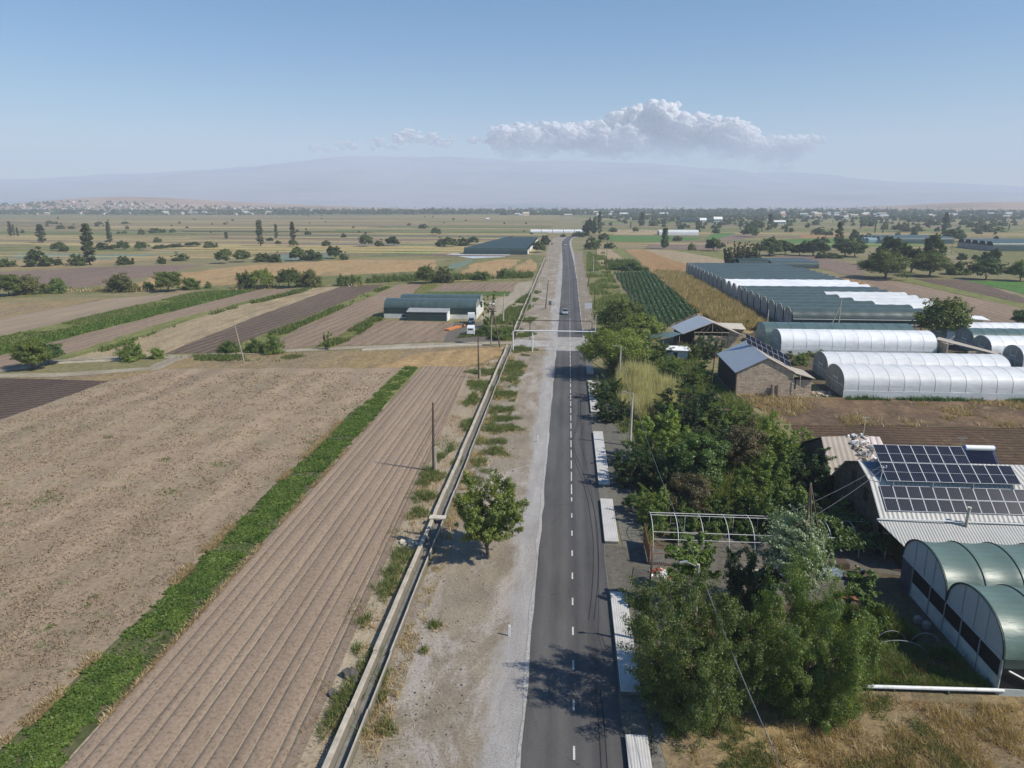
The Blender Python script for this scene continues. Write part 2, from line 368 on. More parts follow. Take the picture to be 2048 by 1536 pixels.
# --- near left: beds, green strip, rough ploughed field
wfield([(-33.2, 10), (-32.6, 137), (-57, 134.5), (-79, 131.5), (-84.5, 122), (-86, 96), (-130, 40), (-130, 10)], 1, M['soil_rough'], 'large pale ploughed field with rough clods at lower left', .5)
wfield([(-85.5, 96.8), (-84.2, 121.3), (-104, 121.8), (-135, 121), (-135, 90)], 2, M['soil_wet'], 'dark wet furrowed plot at the left edge of the photo', .25)
wfield([(-28.95, 8), (-28.95, 137), (-19, 139), (-13.2, 160), (-13.2, 8)], 1, M['bare'], 'bare pale earth verge along the concrete channel', .5)
def beds():
    # combed beds with real grooves, running parallel with the road
    prof = []; x = -28.9
    gs = [0., .9, 1.75, 3.2, 3.95, 5.35, 6.1, 7.5, 8.25, 9.6, 10.4, 11.9, 12.5]
    V = []; F = []; ys = np.linspace(8, 138, 90); r = np.random.RandomState(3)
    cols = []
    for g in gs: cols += [(g-.10, .008), (g-.03, -.075), (g+.03, -.075), (g+.09, .004), (g+.3, .008)]
    cols.append((13.4, .0)); cols = sorted([(c, h) for c, h in cols if c >= 0])
    for yi, y in enumerate(ys):
        xr = -15.2-4.0*max(0, (y-34))/104.
        for c, h in cols:
            xx = -28.9+c*(xr+28.9)/13.4*(1. if c > 9 else 1.) if c > 9 else -28.9+c
            if c > 9: xx = -28.9+9+(c-9)*((xr+28.9-9)/4.4)
            V.append((xx+r.randn()*.012, y, .055+h*(.75+.35*r.rand())))
    k = len(cols)
    for j in range(len(ys)-1):
        for i in range(k-1): F.append((j*k+i, j*k+i+1, (j+1)*k+i+1, (j+1)*k+i))
    # skirt so the sheet meets the ground
    return tag(link('field', mesh_np('field', V, F, [M['soil_bed']])), 'smooth brown field combed with straight furrows beside the green strip', 'field', None, 'structure')
beds()
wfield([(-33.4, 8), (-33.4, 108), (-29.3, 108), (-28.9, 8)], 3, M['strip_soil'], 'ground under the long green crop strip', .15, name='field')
wfield([(-33.0, 107), (-32.0, 137), (-29.2, 138), (-29.3, 107)], 2, M['weedstrip'], 'weedy yellow green end of the crop strip', .3)

# --- middle left strips (photo pixel outlines)
field([(-700,742),(0,757),(30,757),(215,762),(330,738),(560,735),(800,735),(940,735),(985,720),(1012,692),(960,692),(880,695),(700,702),(444,712),(362,714),(300,740),(0,748),(-700,735)], 1, M['drygrass'], 'dry straw coloured verge beyond the ploughed field', .8)
field([(750,735),(940,736),(1003,712),(1010,694),(940,697),(850,705)], 2, M['orangegrass'], 'patch of orange dry grass beside the channel end', .9)
field([(-600,600),(0,598),(120,590),(300,583),(520,578),(700,572),(1065,561),(1065,540),(830,545),(0,582),(-600,585)], 1, M['weeds'], 'weedy ground under the row of bushes', .6)
field([(-500,668),(0,637),(110,617),(219,598),(403,582),(386,586),(0,676),(-500,760)], 2, M['soil_pale'], 'pale brown strip below the row of bushes', .5)
field([(-500,650),(0,604),(80,606),(219,594),(110,617),(0,638),(-500,672)], 3, M['drygrass'], 'dry grass wedge left of the pale brown strip', .6)
field([(-500,760),(0,674),(386,585),(450,581),(0,694),(-500,790)], 3, M['weedstrip'], 'long light green weedy strip at mid left', .5)
field([(-500,790),(0,694),(450,581),(513,580),(0,711),(-500,815)], 4, M['crop'], 'long dark green crop strip at mid left', .4)
field([(-500,815),(0,711),(513,580),(606,576),(342,645),(137,712),(60,740),(-500,740)], 2, M['soil_strip'], 'brown strip between two green strips at mid left', .4)
field([(100,720),(342,641),(595,577),(630,576),(437,621),(290,671),(137,718)], 5, M['weedstrip'], 'yellow green weed band crossing the mid left fields', .6)
field([(137,718),(290,671),(437,621),(608,577),(680,573),(513,633),(328,708),(300,716),(120,722)], 4, M['stubble'], 'beige stubble strip between weeds and dark soil', .5)
field([(328,708),(513,633),(677,573),(771,569),(753,578),(600,640),(547,662),(470,692),(437,706)], 3, M['soil_dark'], 'dark brown ploughed strip at mid left', .3)
field([(440,704),(547,662),(600,640),(753,578),(771,569),(793,571),(704,610),(600,655),(560,676),(520,700)], 6, M['weedstrip'], 'narrow green weed band right of the dark brown strip', .5)
field([(530,700),(600,655),(704,610),(790,570),(848,567),(823,588),(748,632),(640,690),(600,696)], 4, M['soil_strip'], 'smooth brown strip leading towards the green shed', .3)
field([(630,694),(750,631),(823,588),(847,567),(890,566),(845,590),(820,592),(768,641),(682,686),(667,693)], 7, M['yellowweed'], 'yellow weed strip beside the green shed', .5)
field([(667,692),(764,640),(909,646),(895,668),(888,682),(773,689)], 5, M['soil_strip'], 'small brown plot in front of the green shed', .25)
field([(909,643),(962,644),(990,668),(1010,688),(975,691),(888,684),(893,670)], 6, M['yard'], 'dark yard surface where the white van is parked', .3, name='yard')
field([(872,568),(1040,565),(1032,584),(855,583)], 3, M['soil_strip'], 'brown plot behind the green shed', .4)
field([(855,583),(1022,583),(1018,592),(842,592)], 4, M['crop'], 'thin dark green crop strip behind the green shed', .3)
field([(1036,566),(1066,561),(1062,590),(1052,612),(1005,645),(960,640),(985,600),(1018,592)], 5, M['track'], 'bare pale strip between the green shed and the channel', .7)
# dirt tracks
def path_sheet(name, pts, w, z, mat, label, cat='track', jit=.25):
    L = []; Rr = []; rr = np.random.RandomState(5); P = [np.array(p, float) for p in pts]
    Q = []
    for i in range(len(P)-1):
        k = max(2, int(np.linalg.norm(P[i+1]-P[i])/3)); Q += [P[i]+(P[i+1]-P[i])*j/k for j in range(k)]
    Q.append(P[-1])
    V = []; F = []
    for i, p in enumerate(Q):
        d = Q[min(i+1, len(Q)-1)]-Q[max(i-1, 0)]; d /= np.linalg.norm(d); n = np.array((-d[1], d[0]))
        ww = w[min(int(i/len(Q)*len(w)), len(w)-1)] if hasattr(w, '__len__') else w
        V += [(*(p+n*(ww/2+rr.randn()*jit)), z), (*(p-n*(ww/2+rr.randn()*jit)), z)]
    for i in range(len(Q)-1): F.append((2*i+1, 2*i+3, 2*i+2, 2*i))
    return tag(link(name, mesh_np(name, V, F, [mat])), label, cat, None, 'structure')
path_sheet('track', [G(-500,760), G(0,752), G(120,750), G(308,737), G(340,722), G(372,713), G(444,708), G(564,702), G(700,696), G(888,688), G(1000,686), (-12.0,163.5)], 3.2, .048, M['track'], 'pale farm track running from the left edge to the road')
path_sheet('track', [G(372,713), G(300,714), G(200,716), G(116,722), G(60,735), G(0,742)], 2.6, .054, M['track'], 'narrow pale track branching left past the bushes')
path_sheet('track', [(-12.5,163.5), (-8,163.5), (-2.2,163.5)], 7.5, .042, M['gravel'], 'pale crossing joining the farm track to the road', jit=.5)
path_sheet('track', [(4.1,165), (9,165.5), (13,165)], 8, .042, M['gravel'], 'pale gravel entrance on the right of the road', jit=.4)

# --- upper left
field([(-500,545),(0,544),(200,534),(409,529),(318,549),(171,575),(100,577),(-500,590)], 3, M['soil_far'], 'purple brown ploughed field above the left bush row', .8)
field([(250,575),(318,549),(376,545),(500,530),(700,520),(870,520),(870,541),(640,552),(560,560),(440,572)], 4, M['orangegrass'], 'wide band of orange dry grass at upper left', 1.2)
field([(600,575),(700,556),(830,540),(900,518),(1060,508),(1090,512),(1066,560),(900,566),(760,570)], 3, M['weeds'], 'weedy green and tan ground beyond the green shed', 1.2)
field([(905,562),(940,530),(1000,518),(1040,520),(1010,545),(960,562)], 5, M['orangegrass'], 'tan patch of dry grass between weeds', 1.)
field([(1020,556),(1035,530),(1062,518),(1075,530),(1062,556)], 6, M['orangegrass'], 'small orange grass patch near the channel', .8)
field([(897,536),(900,529),(941,519),(952,521),(912,538)], 7, M['bluecrop'], 'small blue green cabbage patch', .6)
field([(-400,541),(0,541),(150,533),(300,521),(640,501),(600,495),(200,518),(-400,531)], 5, M['tanfield'], 'pale straw strip at upper left', .8)
field([(427,497),(427,493),(512,482),(700,479),(872,473),(850,484),(780,490),(560,496)], 8, M['soil_far'], 'long purple brown strip in the upper left plain', .8)
field([(27,504),(164,506),(164,514),(30,517)], 7, M['bluecrop'], 'grey blue crop strip at far left', .5)
field([(164,512),(340,503),(380,505),(200,520)], 7, M['bluecrop'], 'thin blue green strip left of the tall poplar', .5)
field([(500,521),(560,507),(720,494),(800,489),(790,494),(700,502),(640,520)], 9, M['bluecrop'], 'blue green crop strip in the upper left plain', .6)
field([(640,521),(700,503),(800,490),(870,487),(822,496),(740,513)], 10, M['weedstrip'], 'green strip below the round far bushes', .6)
field([(740,513),(822,496),(921,494),(892,502),(850,511)], 11, M['brightcrop'], 'bright green field left of the far dark greenhouse', .5)
field([(850,512),(892,502),(921,496),(938,502),(925,512)], 10, M['soil_far'], 'brown patch beside the far dark greenhouse', .5)
field([(893,509),(925,505),(1030,505),(1010,514),(946,517)], 12, M['film'], 'pale plastic covered bed in front of the far dark greenhouse', .3)

# --- right side
wfield([(5.2,26), (5.4,135), (9.5,135), (10,100), (9.2,60), (7.6,26)], 2, M['asphalt_old'], 'worn grey surface between the road slabs and the trees', .5, name='pavement', cat='pavement')
wfield([(4.1,98), (4.1,107), (7.5,107), (8.5,98)], 5, M['asphalt_old'], 'grey entrance gap between two roadside slabs', .2, name='pavement', cat='pavement')
wfield([(4.0,12), (4.0,156), (5.6,156), (5.6,12)], 4, M['asphalt_old'], 'paved edge strip under the roadside slabs', .1, name='pavement', cat='pavement')
wfield([(4.1,54), (4.1,63), (8.5,62.5), (25,59), (25,54), (12,53)], 6, M['yard'], 'grey paved entrance leading through the iron gate', .3, name='driveway', cat='driveway')
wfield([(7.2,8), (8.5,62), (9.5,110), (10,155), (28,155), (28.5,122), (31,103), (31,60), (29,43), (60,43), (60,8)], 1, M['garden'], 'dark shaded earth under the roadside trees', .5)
wfield([(11,62), (11,71), (30,71), (30,59), (20,60)], 3, M['yard'], 'swept earth yard under the bare hoop frame', .5, name='yard', cat='yard')
wfield([(5.4,8), (6.2,37), (9.5,43), (20,43), (35,43), (60,43), (60,8)], 4, M['drygrass'], 'dry grass plot at the lower right corner', .5)
wfield([(20,43.3), (20.5,53), (27,55.5), (29,52), (29.2,43.3)], 4, M['garden'], 'vegetable plot in front of the netted greenhouse', .3)
M['drybrown'] = grassy('brown dry plot', [(.15,.095,.06), (.22,.145,.08), (.12,.08,.052), (.30,.22,.11)], .09, 1.2, 0, .8)
wfield([(29,118.5), (34,103.5), (110,107), (110,122), (46,119.4)], 2, M['drybrown'], 'brown dry plot in front of the long white tunnel', .5)
wfield([(33.5,103.4), (30,84), (120,84), (120,107)], 3, M['soil_garden'], 'dark furrowed plot behind the house with solar panels', .3)
wfield([(47,76), (48,84), (120,84), (120,74)], 4, M['weeds'], 'green and rusty vegetable rows behind the solar house', .4)
wfield([(28,122), (45,119.9), (45,190), (56,190), (84,188), (130,186), (130,121), (80,121.2), (47,119.9)], 1, M['garden'], 'dark earth between the white tunnels', .4)
wfield([(4.1,155), (4.1,480), (9,480), (8.5,155)], 1, M['dirt'], 'dusty right verge of the road beyond the pipe gantry', .4, name='verge', cat='verge')
wfield([(8.2,168), (8.8,420), (12,560), (22,560), (20,420), (19.5,340), (21,200), (20,168)], 2, M['weeds'], 'weedy green verge right of the road', .8, name='verge', cat='verge')
field([(1229,546),(1297,543),(1395,627),(1400,640),(1338,655),(1294,650)], 3, M['soil_dark'], 'soil under the dark green crop rows', .2)
field([(1299,542),(1357,546),(1440,590),(1534,652),(1500,668),(1430,655),(1393,627)], 4, M['tanfield'], 'tall straw coloured crop field left of the greenhouse block', .3)
field([(1357,546),(1374,544),(1470,600),(1585,657),(1532,660),(1440,590)], 5, M['garden'], 'dark bare soil and painted shadow beside the greenhouse block', .3)  # dark soil strip with the greenhouse shadow put into its colour
field([(1249,499),(1290,499),(1330,515),(1420,541),(1300,543),(1275,518)], 6, M['soil_orange'], 'orange stubble strip beyond the green rows', .5)
field([(1290,499),(1440,502),(1452,531),(1374,540),(1330,517)], 5, M['stubble'], 'pale tan stubble field beyond the greenhouse block', .6)
field([(1340,500),(1445,502),(1452,520),(1400,510)], 7, M['weedstrip'], 'greenish edge of the pale stubble field', .6)
field([(1192,499),(1222,499),(1250,520),(1262,540),(1200,545),(1198,520)], 4, M['stubble'], 'small tan plot beyond the crop rows', .6)
field([(1218,496),(1249,499),(1275,520),(1258,525)], 5, M['weedstrip'], 'narrow green band left of the orange strip', .5)
field([(1216,471),(1323,472),(1420,475),(1380,481),(1305,484),(1218,482)], 13, M['brightcrop'], 'green field right of the far road', .8)
field([(1222,458),(1321,460),(1320,470),(1230,470)], 12, M['stubble'], 'pale field below the far tree belt', .8)
field([(1300,487),(1380,482),(1440,486),(1440,500),(1290,498)], 12, M['soil_far'], 'brown field right of the far cypress', .8)
field([(1406,478),(1432,465),(1476,465),(1432,480)], 14, M['brightcrop'], 'small bright field beyond the tall shrubs', .5)
field([(1542,512),(1640,512),(1729,533),(1729,552),(1680,548),(1600,522)], 8, M['soil_far'], 'brown soil strip beyond the greenhouse block', .6)
field([(1655,552),(1742,553),(2048,617),(2300,660),(2300,760),(2048,700),(1830,650),(1780,610)], 6, M['soil_strip'], 'large brown field right of the greenhouse block', .5)
field([(1655,552),(1700,556),(1850,606),(1990,656),(1900,652),(1800,606)], 7, M['soil_orange'], 'orange edge of the large brown field', .6)
field([(1785,558),(1825,558),(2048,608),(2300,645),(2300,670),(2048,618)], 8, M['weedstrip'], 'long green strip across the right hand brown field', .4)
field([(1825,558),(1938,560),(2048,596),(2300,640),(2300,650),(2048,608)], 9, M['soil_dark'], 'dark purple brown strip at the right edge', .4)
field([(1930,561),(2048,564),(2300,570),(2300,610),(2048,588)], 10, M['brightcrop'], 'bright green field at the right edge', .4)
field([(1560,479),(1740,476),(1875,483),(1840,493),(1700,494),(1560,500)], 14, M['brightcrop'], 'bright green fields among the right hand trees', .8)
field([(1600,468),(1690,466),(1690,474),(1600,477)], 15, M['soil_orange'], 'small orange tan plot among the right hand trees', .8)
field([(1880,484),(2048,474),(2200,480),(2200,545),(2048,530),(1930,515)], 13, M['weeds'], 'mixed rough ground at the upper right', .8)
field([(1400,480),(1470,468),(1520,470),(1440,492)], 13, M['soil_far'], 'brown diagonal plot beyond the tall shrubs', .8)

# --- road and its verges
RC = [(0.95, -30), (0.95, 300), (.5, 380), (-.6, 470), (-1.8, 560), (-1.8, 620), (-.2, 665), (3.5, 705), (9.5, 735)]
def along(pts, step=10):
    out = []
    for i in range(len(pts)-1):
        a, b = np.array(pts[i], float), np.array(pts[i+1], float); k = max(1, int(np.linalg.norm(b-a)/step))
        out += [a+(b-a)*j/k for j in range(k)]
    return out+[np.array(pts[-1], float)]
RP = along(RC)
def ribbon(name, off0, off1, z, mat, label, cat, y0=-40, y1=2000, jit=0.):
    V = []; F = []; rr = np.random.RandomState(9); Q = [p for p in (along(RC, 3) if jit else RP) if y0 <= p[1] <= y1]
    for i, p in enumerate(Q):
        d = Q[min(i+1, len(Q)-1)]-Q[max(i-1, 0)]; d /= np.linalg.norm(d); n = np.array((d[1], -d[0]))
        V += [(*(p+n*(off0+rr.randn()*jit)), z), (*(p+n*(off1+rr.randn()*jit)), z)]
    for i in range(len(Q)-1): F.append((2*i, 2*i+1, 2*i+3, 2*i+2))
    return tag(link(name, mesh_np(name, V, F, [mat])), label, cat, None, 'structure')
def verge_mat():
    t = NT('dusty verge with gravel'); x, y, z = t.sep(); v = t.mapping((1, .22, 1))
    d = t.mix((0.295,0.248,0.181), (0.195,0.160,0.121), t.ramp(t.noise(.33, 7, .74, t.mapping((1, .5, 1))), [(.36, 0.), (.64, 1.)]))
    d = t.mix(d, (.40,.355,.32), t.math('MULTIPLY', t.ramp(t.noise(.17, 8, .8, t.mapping((1, .45, 1)), .6), [(.50, 0.), (.60, 1.)]), .7))
    n2 = t.noise(5., 9, .82); d = t.mix(d, t.ramp(n2, [(.34, .5), (.5, 1.), (.68, 1.4)]), 1., 'MULTIPLY')
    g = t.mix((.27,.25,.232), (.385,.365,.345), t.ramp(t.noise(.5, 7, .75, v), [(.33, 0.), (.66, 1.)]))
    g = t.mix(g, t.ramp(t.noise(9., 8, .85), [(.34, .55), (.5, 1.), (.68, 1.38)]), 1., 'MULTIPLY')
    f = t.math('ADD', t.math('MULTIPLY_ADD', x, .42, 2.0), t.math('MULTIPLY_ADD', t.noise(.28, 8, .75, t.mapping((1, .3, 1))), 2.2, -1.1))
    t.bump(n2, .07); return t.out(t.mix(d, g, t.ramp(f, [(0., 0.), (.35, 1.)])), .95)
ribbon('verge', -13.0, -3.0, .014, verge_mat(), 'dusty verge with grey gravel between the channel and the road', 'verge', -40, 690, .1)
ribbon('road_shoulder', 3.0, 4.5, .02, M['gravel'], 'light grey gravel edge right of the road', 'shoulder', 155, 860, .1)
ribbon('road', -3.15, 3.15, .034, M['asphalt'], 'dark two lane asphalt road running straight to the horizon', 'road', -40, 900, .025)
M['edge_dust'] = soil('pale dusty road edge', (.42,.40,.375), (.33,.31,.29), big=.4, fine=4, bump=.01)
ribbon('road_edge', -3.38, -3.12, .039, M['edge_dust'], 'pale dusty line along the left road edge', 'road edge', -40, 860, .06)
ribbon('road_edge', 3.1, 3.3, .039, M['edge_dust'], 'pale dusty line along the right road edge', 'road edge', 165, 860, .04)
def dashes():
    mb = MB(); y = -8.; m = M['paint']
    yy = []
    for k in range(22): yy.append((y+.45+k*4.2, 1.15))
    y = 36.1-4.2*8-.55; yy = [(y+4.18*k, 1.1) for k in range(20) if y+4.18*k < 74]
    y = 75.
    while y < 128: yy.append((y, 2.9)); y += 4.0
    while y < 200: yy.append((y, 3.4)); y += 4.1
    while y < 620: yy.append((y, 2.2)); y += 6.
    for a, L in yy:
        def X(y): 
            for i in range(len(RP)-1):
                if RP[i][1] <= y <= RP[i+1][1]: t = (y-RP[i][1])/(RP[i+1][1]-RP[i][1]); return RP[i][0]+(RP[i+1][0]-RP[i][0])*t
            return .95
        x0, x1 = X(a), X(a+L)
        mb.quad((x0-.065, a, .044), (x0+.065, a, .044), (x1+.065, a+L, .044), (x1-.065, a+L, .044))
    return tag(mb.build('road_marking', M['paint']), 'white broken centre line painted on the asphalt', 'road marking', None, 'structure')
M['paint'] = plain('worn white road paint', (.50, .49, .46), .8, .38, 7)
dashes()
def skids():
    mb = MB(); m = plain('rubber skid mark', (.022,.022,.024), .7, .35, 3)
    def arc(P, w=.09):
        Q = []
        P = [np.array(G(*p)) for p in P]
        for i in range(len(P)-1):
            p0 = P[max(i-1,0)]; p1 = P[i]; p2 = P[i+1]; p3 = P[min(i+2,len(P)-1)]
            for t in np.linspace(0, 1, 8, endpoint=False):
                Q.append(.5*((2*p1)+(-p0+p2)*t+(2*p0-5*p1+4*p2-p3)*t*t+(-p0+3*p1-3*p2+p3)*t**3))
        Q.append(P[-1])
        for i in range(len(Q)-1):
            a, b = Q[i], Q[i+1]; d = (b-a)/np.linalg.norm(b-a); n = np.array((-d[1], d[0]))*w/2
            mb.quad((*(a-n), .0395), (*(b-n), .0395), (*(b+n), .0395), (*(a+n), .0395))
    arc([(1152,784),(1160,800),(1161,820),(1158,845),(1150,868),(1142,885)])
    arc([(1150,784),(1156,800),(1157,820),(1154,845),(1147,868)])
    arc([(1143,880),(1150,905),(1163,940),(1176,975),(1188,1020),(1194,1060),(1197,1110),(1196,1160),(1188,1240)], .07)
    arc([(1143,890),(1150,920),(1164,960),(1175,1000),(1184,1060),(1187,1110),(1184,1180),(1177,1240)], .07)
    arc([(1200,1380),(1208,1450),(1214,1536),(1216,1600)], .07); arc([(1191,1380),(1197,1450),(1202,1536),(1204,1600)], .07)
    return tag(mb.build('skid_marks', m), 'thin curved tyre marks on the right lane', 'tyre marks', None, 'structure')
skids()

# ------------------------------------------------------------------ hills, mountain, cloud, haze
def vnoise(X, Y, seed, octs=5, rough=.5):
    """value noise on arrays"""
    out = np.zeros_like(X, dtype=float); amp = 1.; r = np.random.RandomState(seed)
    for o in range(octs):
        T = r.rand(64, 64); xi = np.floor(X).astype(int); yi = np.floor(Y).astype(int); fx = X-xi; fy = Y-yi
        fx = fx*fx*(3-2*fx); fy = fy*fy*(3-2*fy)
        g = lambda i, j: T[(xi+i) % 64, (yi+j) % 64]
        out += amp*((g(0,0)*(1-fx)+g(1,0)*fx)*(1-fy)+(g(0,1)*(1-fx)+g(1,1)*fx)*fy-.5); amp *= rough; X = X*2.03+7.1; Y = Y*2.03+3.7
    return out
TERR = {}
def hill_z(x, y):
    X, Yv, Z = TERR['hills']; i = int(np.clip(np.searchsorted(X, x), 1, len(X)-1)); j = int(np.clip(np.searchsorted(Yv, y), 1, len(Yv)-1))
    return max(0., float(Z[j, i])) if y > Yv[0] else 0.
def terrain(name, ridge_px, Yr, Y0, Y1, mat, label, seed, nx=330, ny=110, rough=.15, hs=900., base=405):
    """a broad mountain whose skyline passes through the given photo pixels at distance Yr"""
    xs = np.array([p[0] for p in ridge_px], float); ys = np.array([p[1] for p in ridge_px], float)
    X = np.linspace(-Yr*1.0, Yr*.95, nx); Yv = np.linspace(Y0, Y1, ny)
    XX, YY = np.meshgrid(X, Yv)
    # skyline height for each lateral position
    px = np.array([1024+FPX*((_cy*x+_sy*Yr))/((-_sy*x+_cy*Yr)*_cp+CAMH*_sp) for x in X])
    rows = np.interp(px, xs, ys)
    H = []
    for x, r_ in zip(X, rows):
        b = -_sy*x+_cy*Yr
        # z such that point projects to row r_
        k = -(r_-768)/FPX     # up/depth
        # up = b*sp + (z-H)*cp ; dep = b*cp - (z-H)*sp
        dz = (k*b*_cp - b*_sp)/(_cp + k*_sp); H.append(dz+CAMH)
    H = np.array(H)[None, :]
    t = (YY-Y0)/(Yr-Y0); shape = np.where(t < 1, np.clip(t, 0, 1)**1.25, 1-np.clip((t-1)*(Yr-Y0)/(Y1-Yr), 0, 1)**1.5*.8)
    N = vnoise(XX/hs, YY/hs, seed, 6, .55)
    Z = H*shape + N*H*rough*np.clip(t*1.3, 0, 1)*np.clip(1.6-t*1., .15, 1) - 4*(t <= 0.02)
    Z = np.where((YY == Y0), -3, Z)
    V = np.stack([XX.ravel(), YY.ravel(), Z.ravel()], 1)
    F = np.array([(j*nx+i, j*nx+i+1, (j+1)*nx+i+1, (j+1)*nx+i) for j in range(ny-1) for i in range(nx-1)])
    TERR[name] = (X, Yv, Z)
    return tag(link(name, mesh_np(name, V, F, [mat], smooth=True)), label, 'hills' if 'hill' in name else 'mountain', None, 'structure')
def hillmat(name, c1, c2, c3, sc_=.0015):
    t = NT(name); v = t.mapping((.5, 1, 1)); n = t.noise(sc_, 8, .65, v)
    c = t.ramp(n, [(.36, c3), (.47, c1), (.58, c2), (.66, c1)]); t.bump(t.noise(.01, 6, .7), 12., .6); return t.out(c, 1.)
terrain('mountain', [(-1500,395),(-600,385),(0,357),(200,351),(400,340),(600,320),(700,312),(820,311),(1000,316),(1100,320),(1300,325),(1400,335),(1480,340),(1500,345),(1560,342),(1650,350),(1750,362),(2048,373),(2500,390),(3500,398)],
        8300, 3600, 9350, hillmat('mountain slope', (.27,.285,.31), (.31,.315,.335), (.20,.24,.27), .0022), 'broad hazy mountain ridge filling the horizon', 21)  # blue grey slope colour puts some distance haze into the rock
terrain('hills', [(-1500,400),(-300,408),(0,413),(60,404),(150,396),(260,393),(350,397),(450,403),(600,410),(750,417),(900,421),(1500,423),(1800,418),(1860,410),(1940,405),(2048,404),(2400,402),(3500,402)],
        2800, 2250, 3700, hillmat('brown hill slope', (.30,.215,.16), (.36,.27,.20), (.15,.15,.09), .004), 'low brown hills behind the far villages', 33, rough=.12, hs=420., ny=40)

def cloud():
    r = np.random.RandomState(4); Y = 12500.
    lobes = []
    outline = [(625,292,10),(660,285,14),(700,280,16),(760,275,15),(800,268,18),(830,262,20),(860,270,16),(900,274,12),(945,272,14),(975,275,14),(1010,258,20),(1045,250,24),(1085,250,24),(1125,254,26),(1165,252,26),(1205,255,28),(1245,262,26),(1262,232,26),(1290,218,26),(1322,210,26),(1350,224,26),(1385,240,26),(1410,240,24),(1445,242,26),(1470,258,24),(1500,272,24),(1540,276,26),(1580,280,22),(1610,276,14),(1632,272,9)]
    for x, y, q in outline:
        big = 1. if x > 990 else .62
        for k in range(11 if big == 1. else 5):
            qq = q*r.uniform(.32, .95)*big; lobes.append((x+r.randn()*q*.6, y+q*.4+abs(r.randn())*q*.6-(.25*q if k < 2 else 0), qq, r.uniform(-1, 1)))
        for k in range(5 if big == 1. else 1):
            qq = q*r.uniform(.12, .3); lobes.append((x+r.randn()*q*.9, y+q*.2+r.randn()*q*.3, qq, r.uniform(-1, 1)))
        for k in range(3):
            if big == 1.: lobes.append((x+r.randn()*q*.6, y+q*1.0+r.uniform(0, 1)*max(6, 300-y-q), q*r.uniform(.6, 1.0), r.uniform(-1, 1)))
    import bmesh
    bm = bmesh.new(); bmesh.ops.create_icosphere(bm, subdivisions=4, radius=1.); 
    bv = np.array([v.co[:] for v in bm.verts]); bf = np.array([[v.index for v in f.verts] for f in bm.faces]); bm.free()
    V = []; F = []; off = 0
    for (x, y, q, dy) in lobes:
        d = ray(x, y); YY = Y+dy*350; t = YY/d[1]; c = np.array((d[0]*t, YY, CAMH+d[2]*t)); rad = q/FPX*Y*1.02
        n = vnoise(bv[:, 0]*2.2+x, bv[:, 1]*2.2+bv[:, 2]*1.7+y, 5, 5, .62)+vnoise(bv[:, 2]*2.6+x*1.3, bv[:, 0]*2.1-y, 8, 5, .62)
        P = bv*(1+.5*n)[:, None]*rad*np.array((1.15, 1, .8))+c
        V.append(P); F.append(bf+off); off += len(bv)
    m = bpy.data.materials.new('cloud'); m.use_nodes = True; nt = m.node_tree; n = nt.nodes; l = nt.links; n.remove(n['Principled BSDF'])
    d = n.new('ShaderNodeBsdfDiffuse'); d.inputs[0].default_value = (1, 1, 1, 1); tr = n.new('ShaderNodeBsdfTransparent'); tl = n.new('ShaderNodeBsdfTranslucent'); tl.inputs[0].default_value = (.95,.95,.95,1)
    tc = n.new('ShaderNodeTexCoord'); ns = n.new('ShaderNodeTexNoise'); ns.inputs['Scale'].default_value = .004; ns.inputs['Detail'].default_value = 6; ns.inputs['Roughness'].default_value = .7; l.new(tc.outputs['Object'], ns.inputs[0])
    sp = n.new('ShaderNodeSeparateXYZ'); l.new(tc.outputs['Object'], sp.inputs[0])
    mr = n.new('ShaderNodeMapRange'); l.new(sp.outputs[2], mr.inputs[0]); mr.inputs[1].default_value = 820; mr.inputs[2].default_value = 1560; mr.inputs[3].default_value = .95; mr.inputs[4].default_value = -.15
    ad = n.new('ShaderNodeMath'); ad.operation = 'MULTIPLY_ADD'; l.new(ns.outputs[0], ad.inputs[0]); ad.inputs[1].default_value = 1.3; ad.use_clamp = True
    sb = n.new('ShaderNodeMath'); sb.operation = 'SUBTRACT'; l.new(mr.outputs[0], sb.inputs[0]); sb.inputs[1].default_value = .68; l.new(sb.outputs[0], ad.inputs[2])
    m0 = n.new('ShaderNodeMixShader'); m0.inputs[0].default_value = .5; l.new(d.outputs[0], m0.inputs[1]); l.new(tl.outputs[0], m0.inputs[2])
    m1 = n.new('ShaderNodeMixShader'); l.new(ad.outputs[0], m1.inputs[0]); l.new(m0.outputs[0], m1.inputs[1]); l.new(tr.outputs[0], m1.inputs[2])
    l.new(m1.outputs[0], n['Material Output'].inputs['Surface'])
    o = link('cloud', mesh_np('cloud', np.concatenate(V), np.concatenate(F), [m], smooth=True))
    return tag(o, 'pale bank of cumulus cloud hanging over the mountain ridge', 'cloud', None, 'stuff')
cloud()
def haze():
    mb = MB(); mb.box(-8900, 8900, -500, 9700, -12, 610)
    m = bpy.data.materials.new('haze'); m.use_nodes = True; n = m.node_tree.nodes; n.remove(n['Principled BSDF'])
    v = n.new('ShaderNodeVolumePrincipled'); v.inputs['Color'].default_value = (.76, .84, 1., 1); v.inputs['Density'].default_value = 2.0e-4; v.inputs['Anisotropy'].default_value = 0.
    m.node_tree.links.new(v.outputs[0], n['Material Output'].inputs['Volume'])
    return tag(mb.build('haze', m), 'pale blue summer haze over the plain', 'haze', None, 'stuff')
haze()

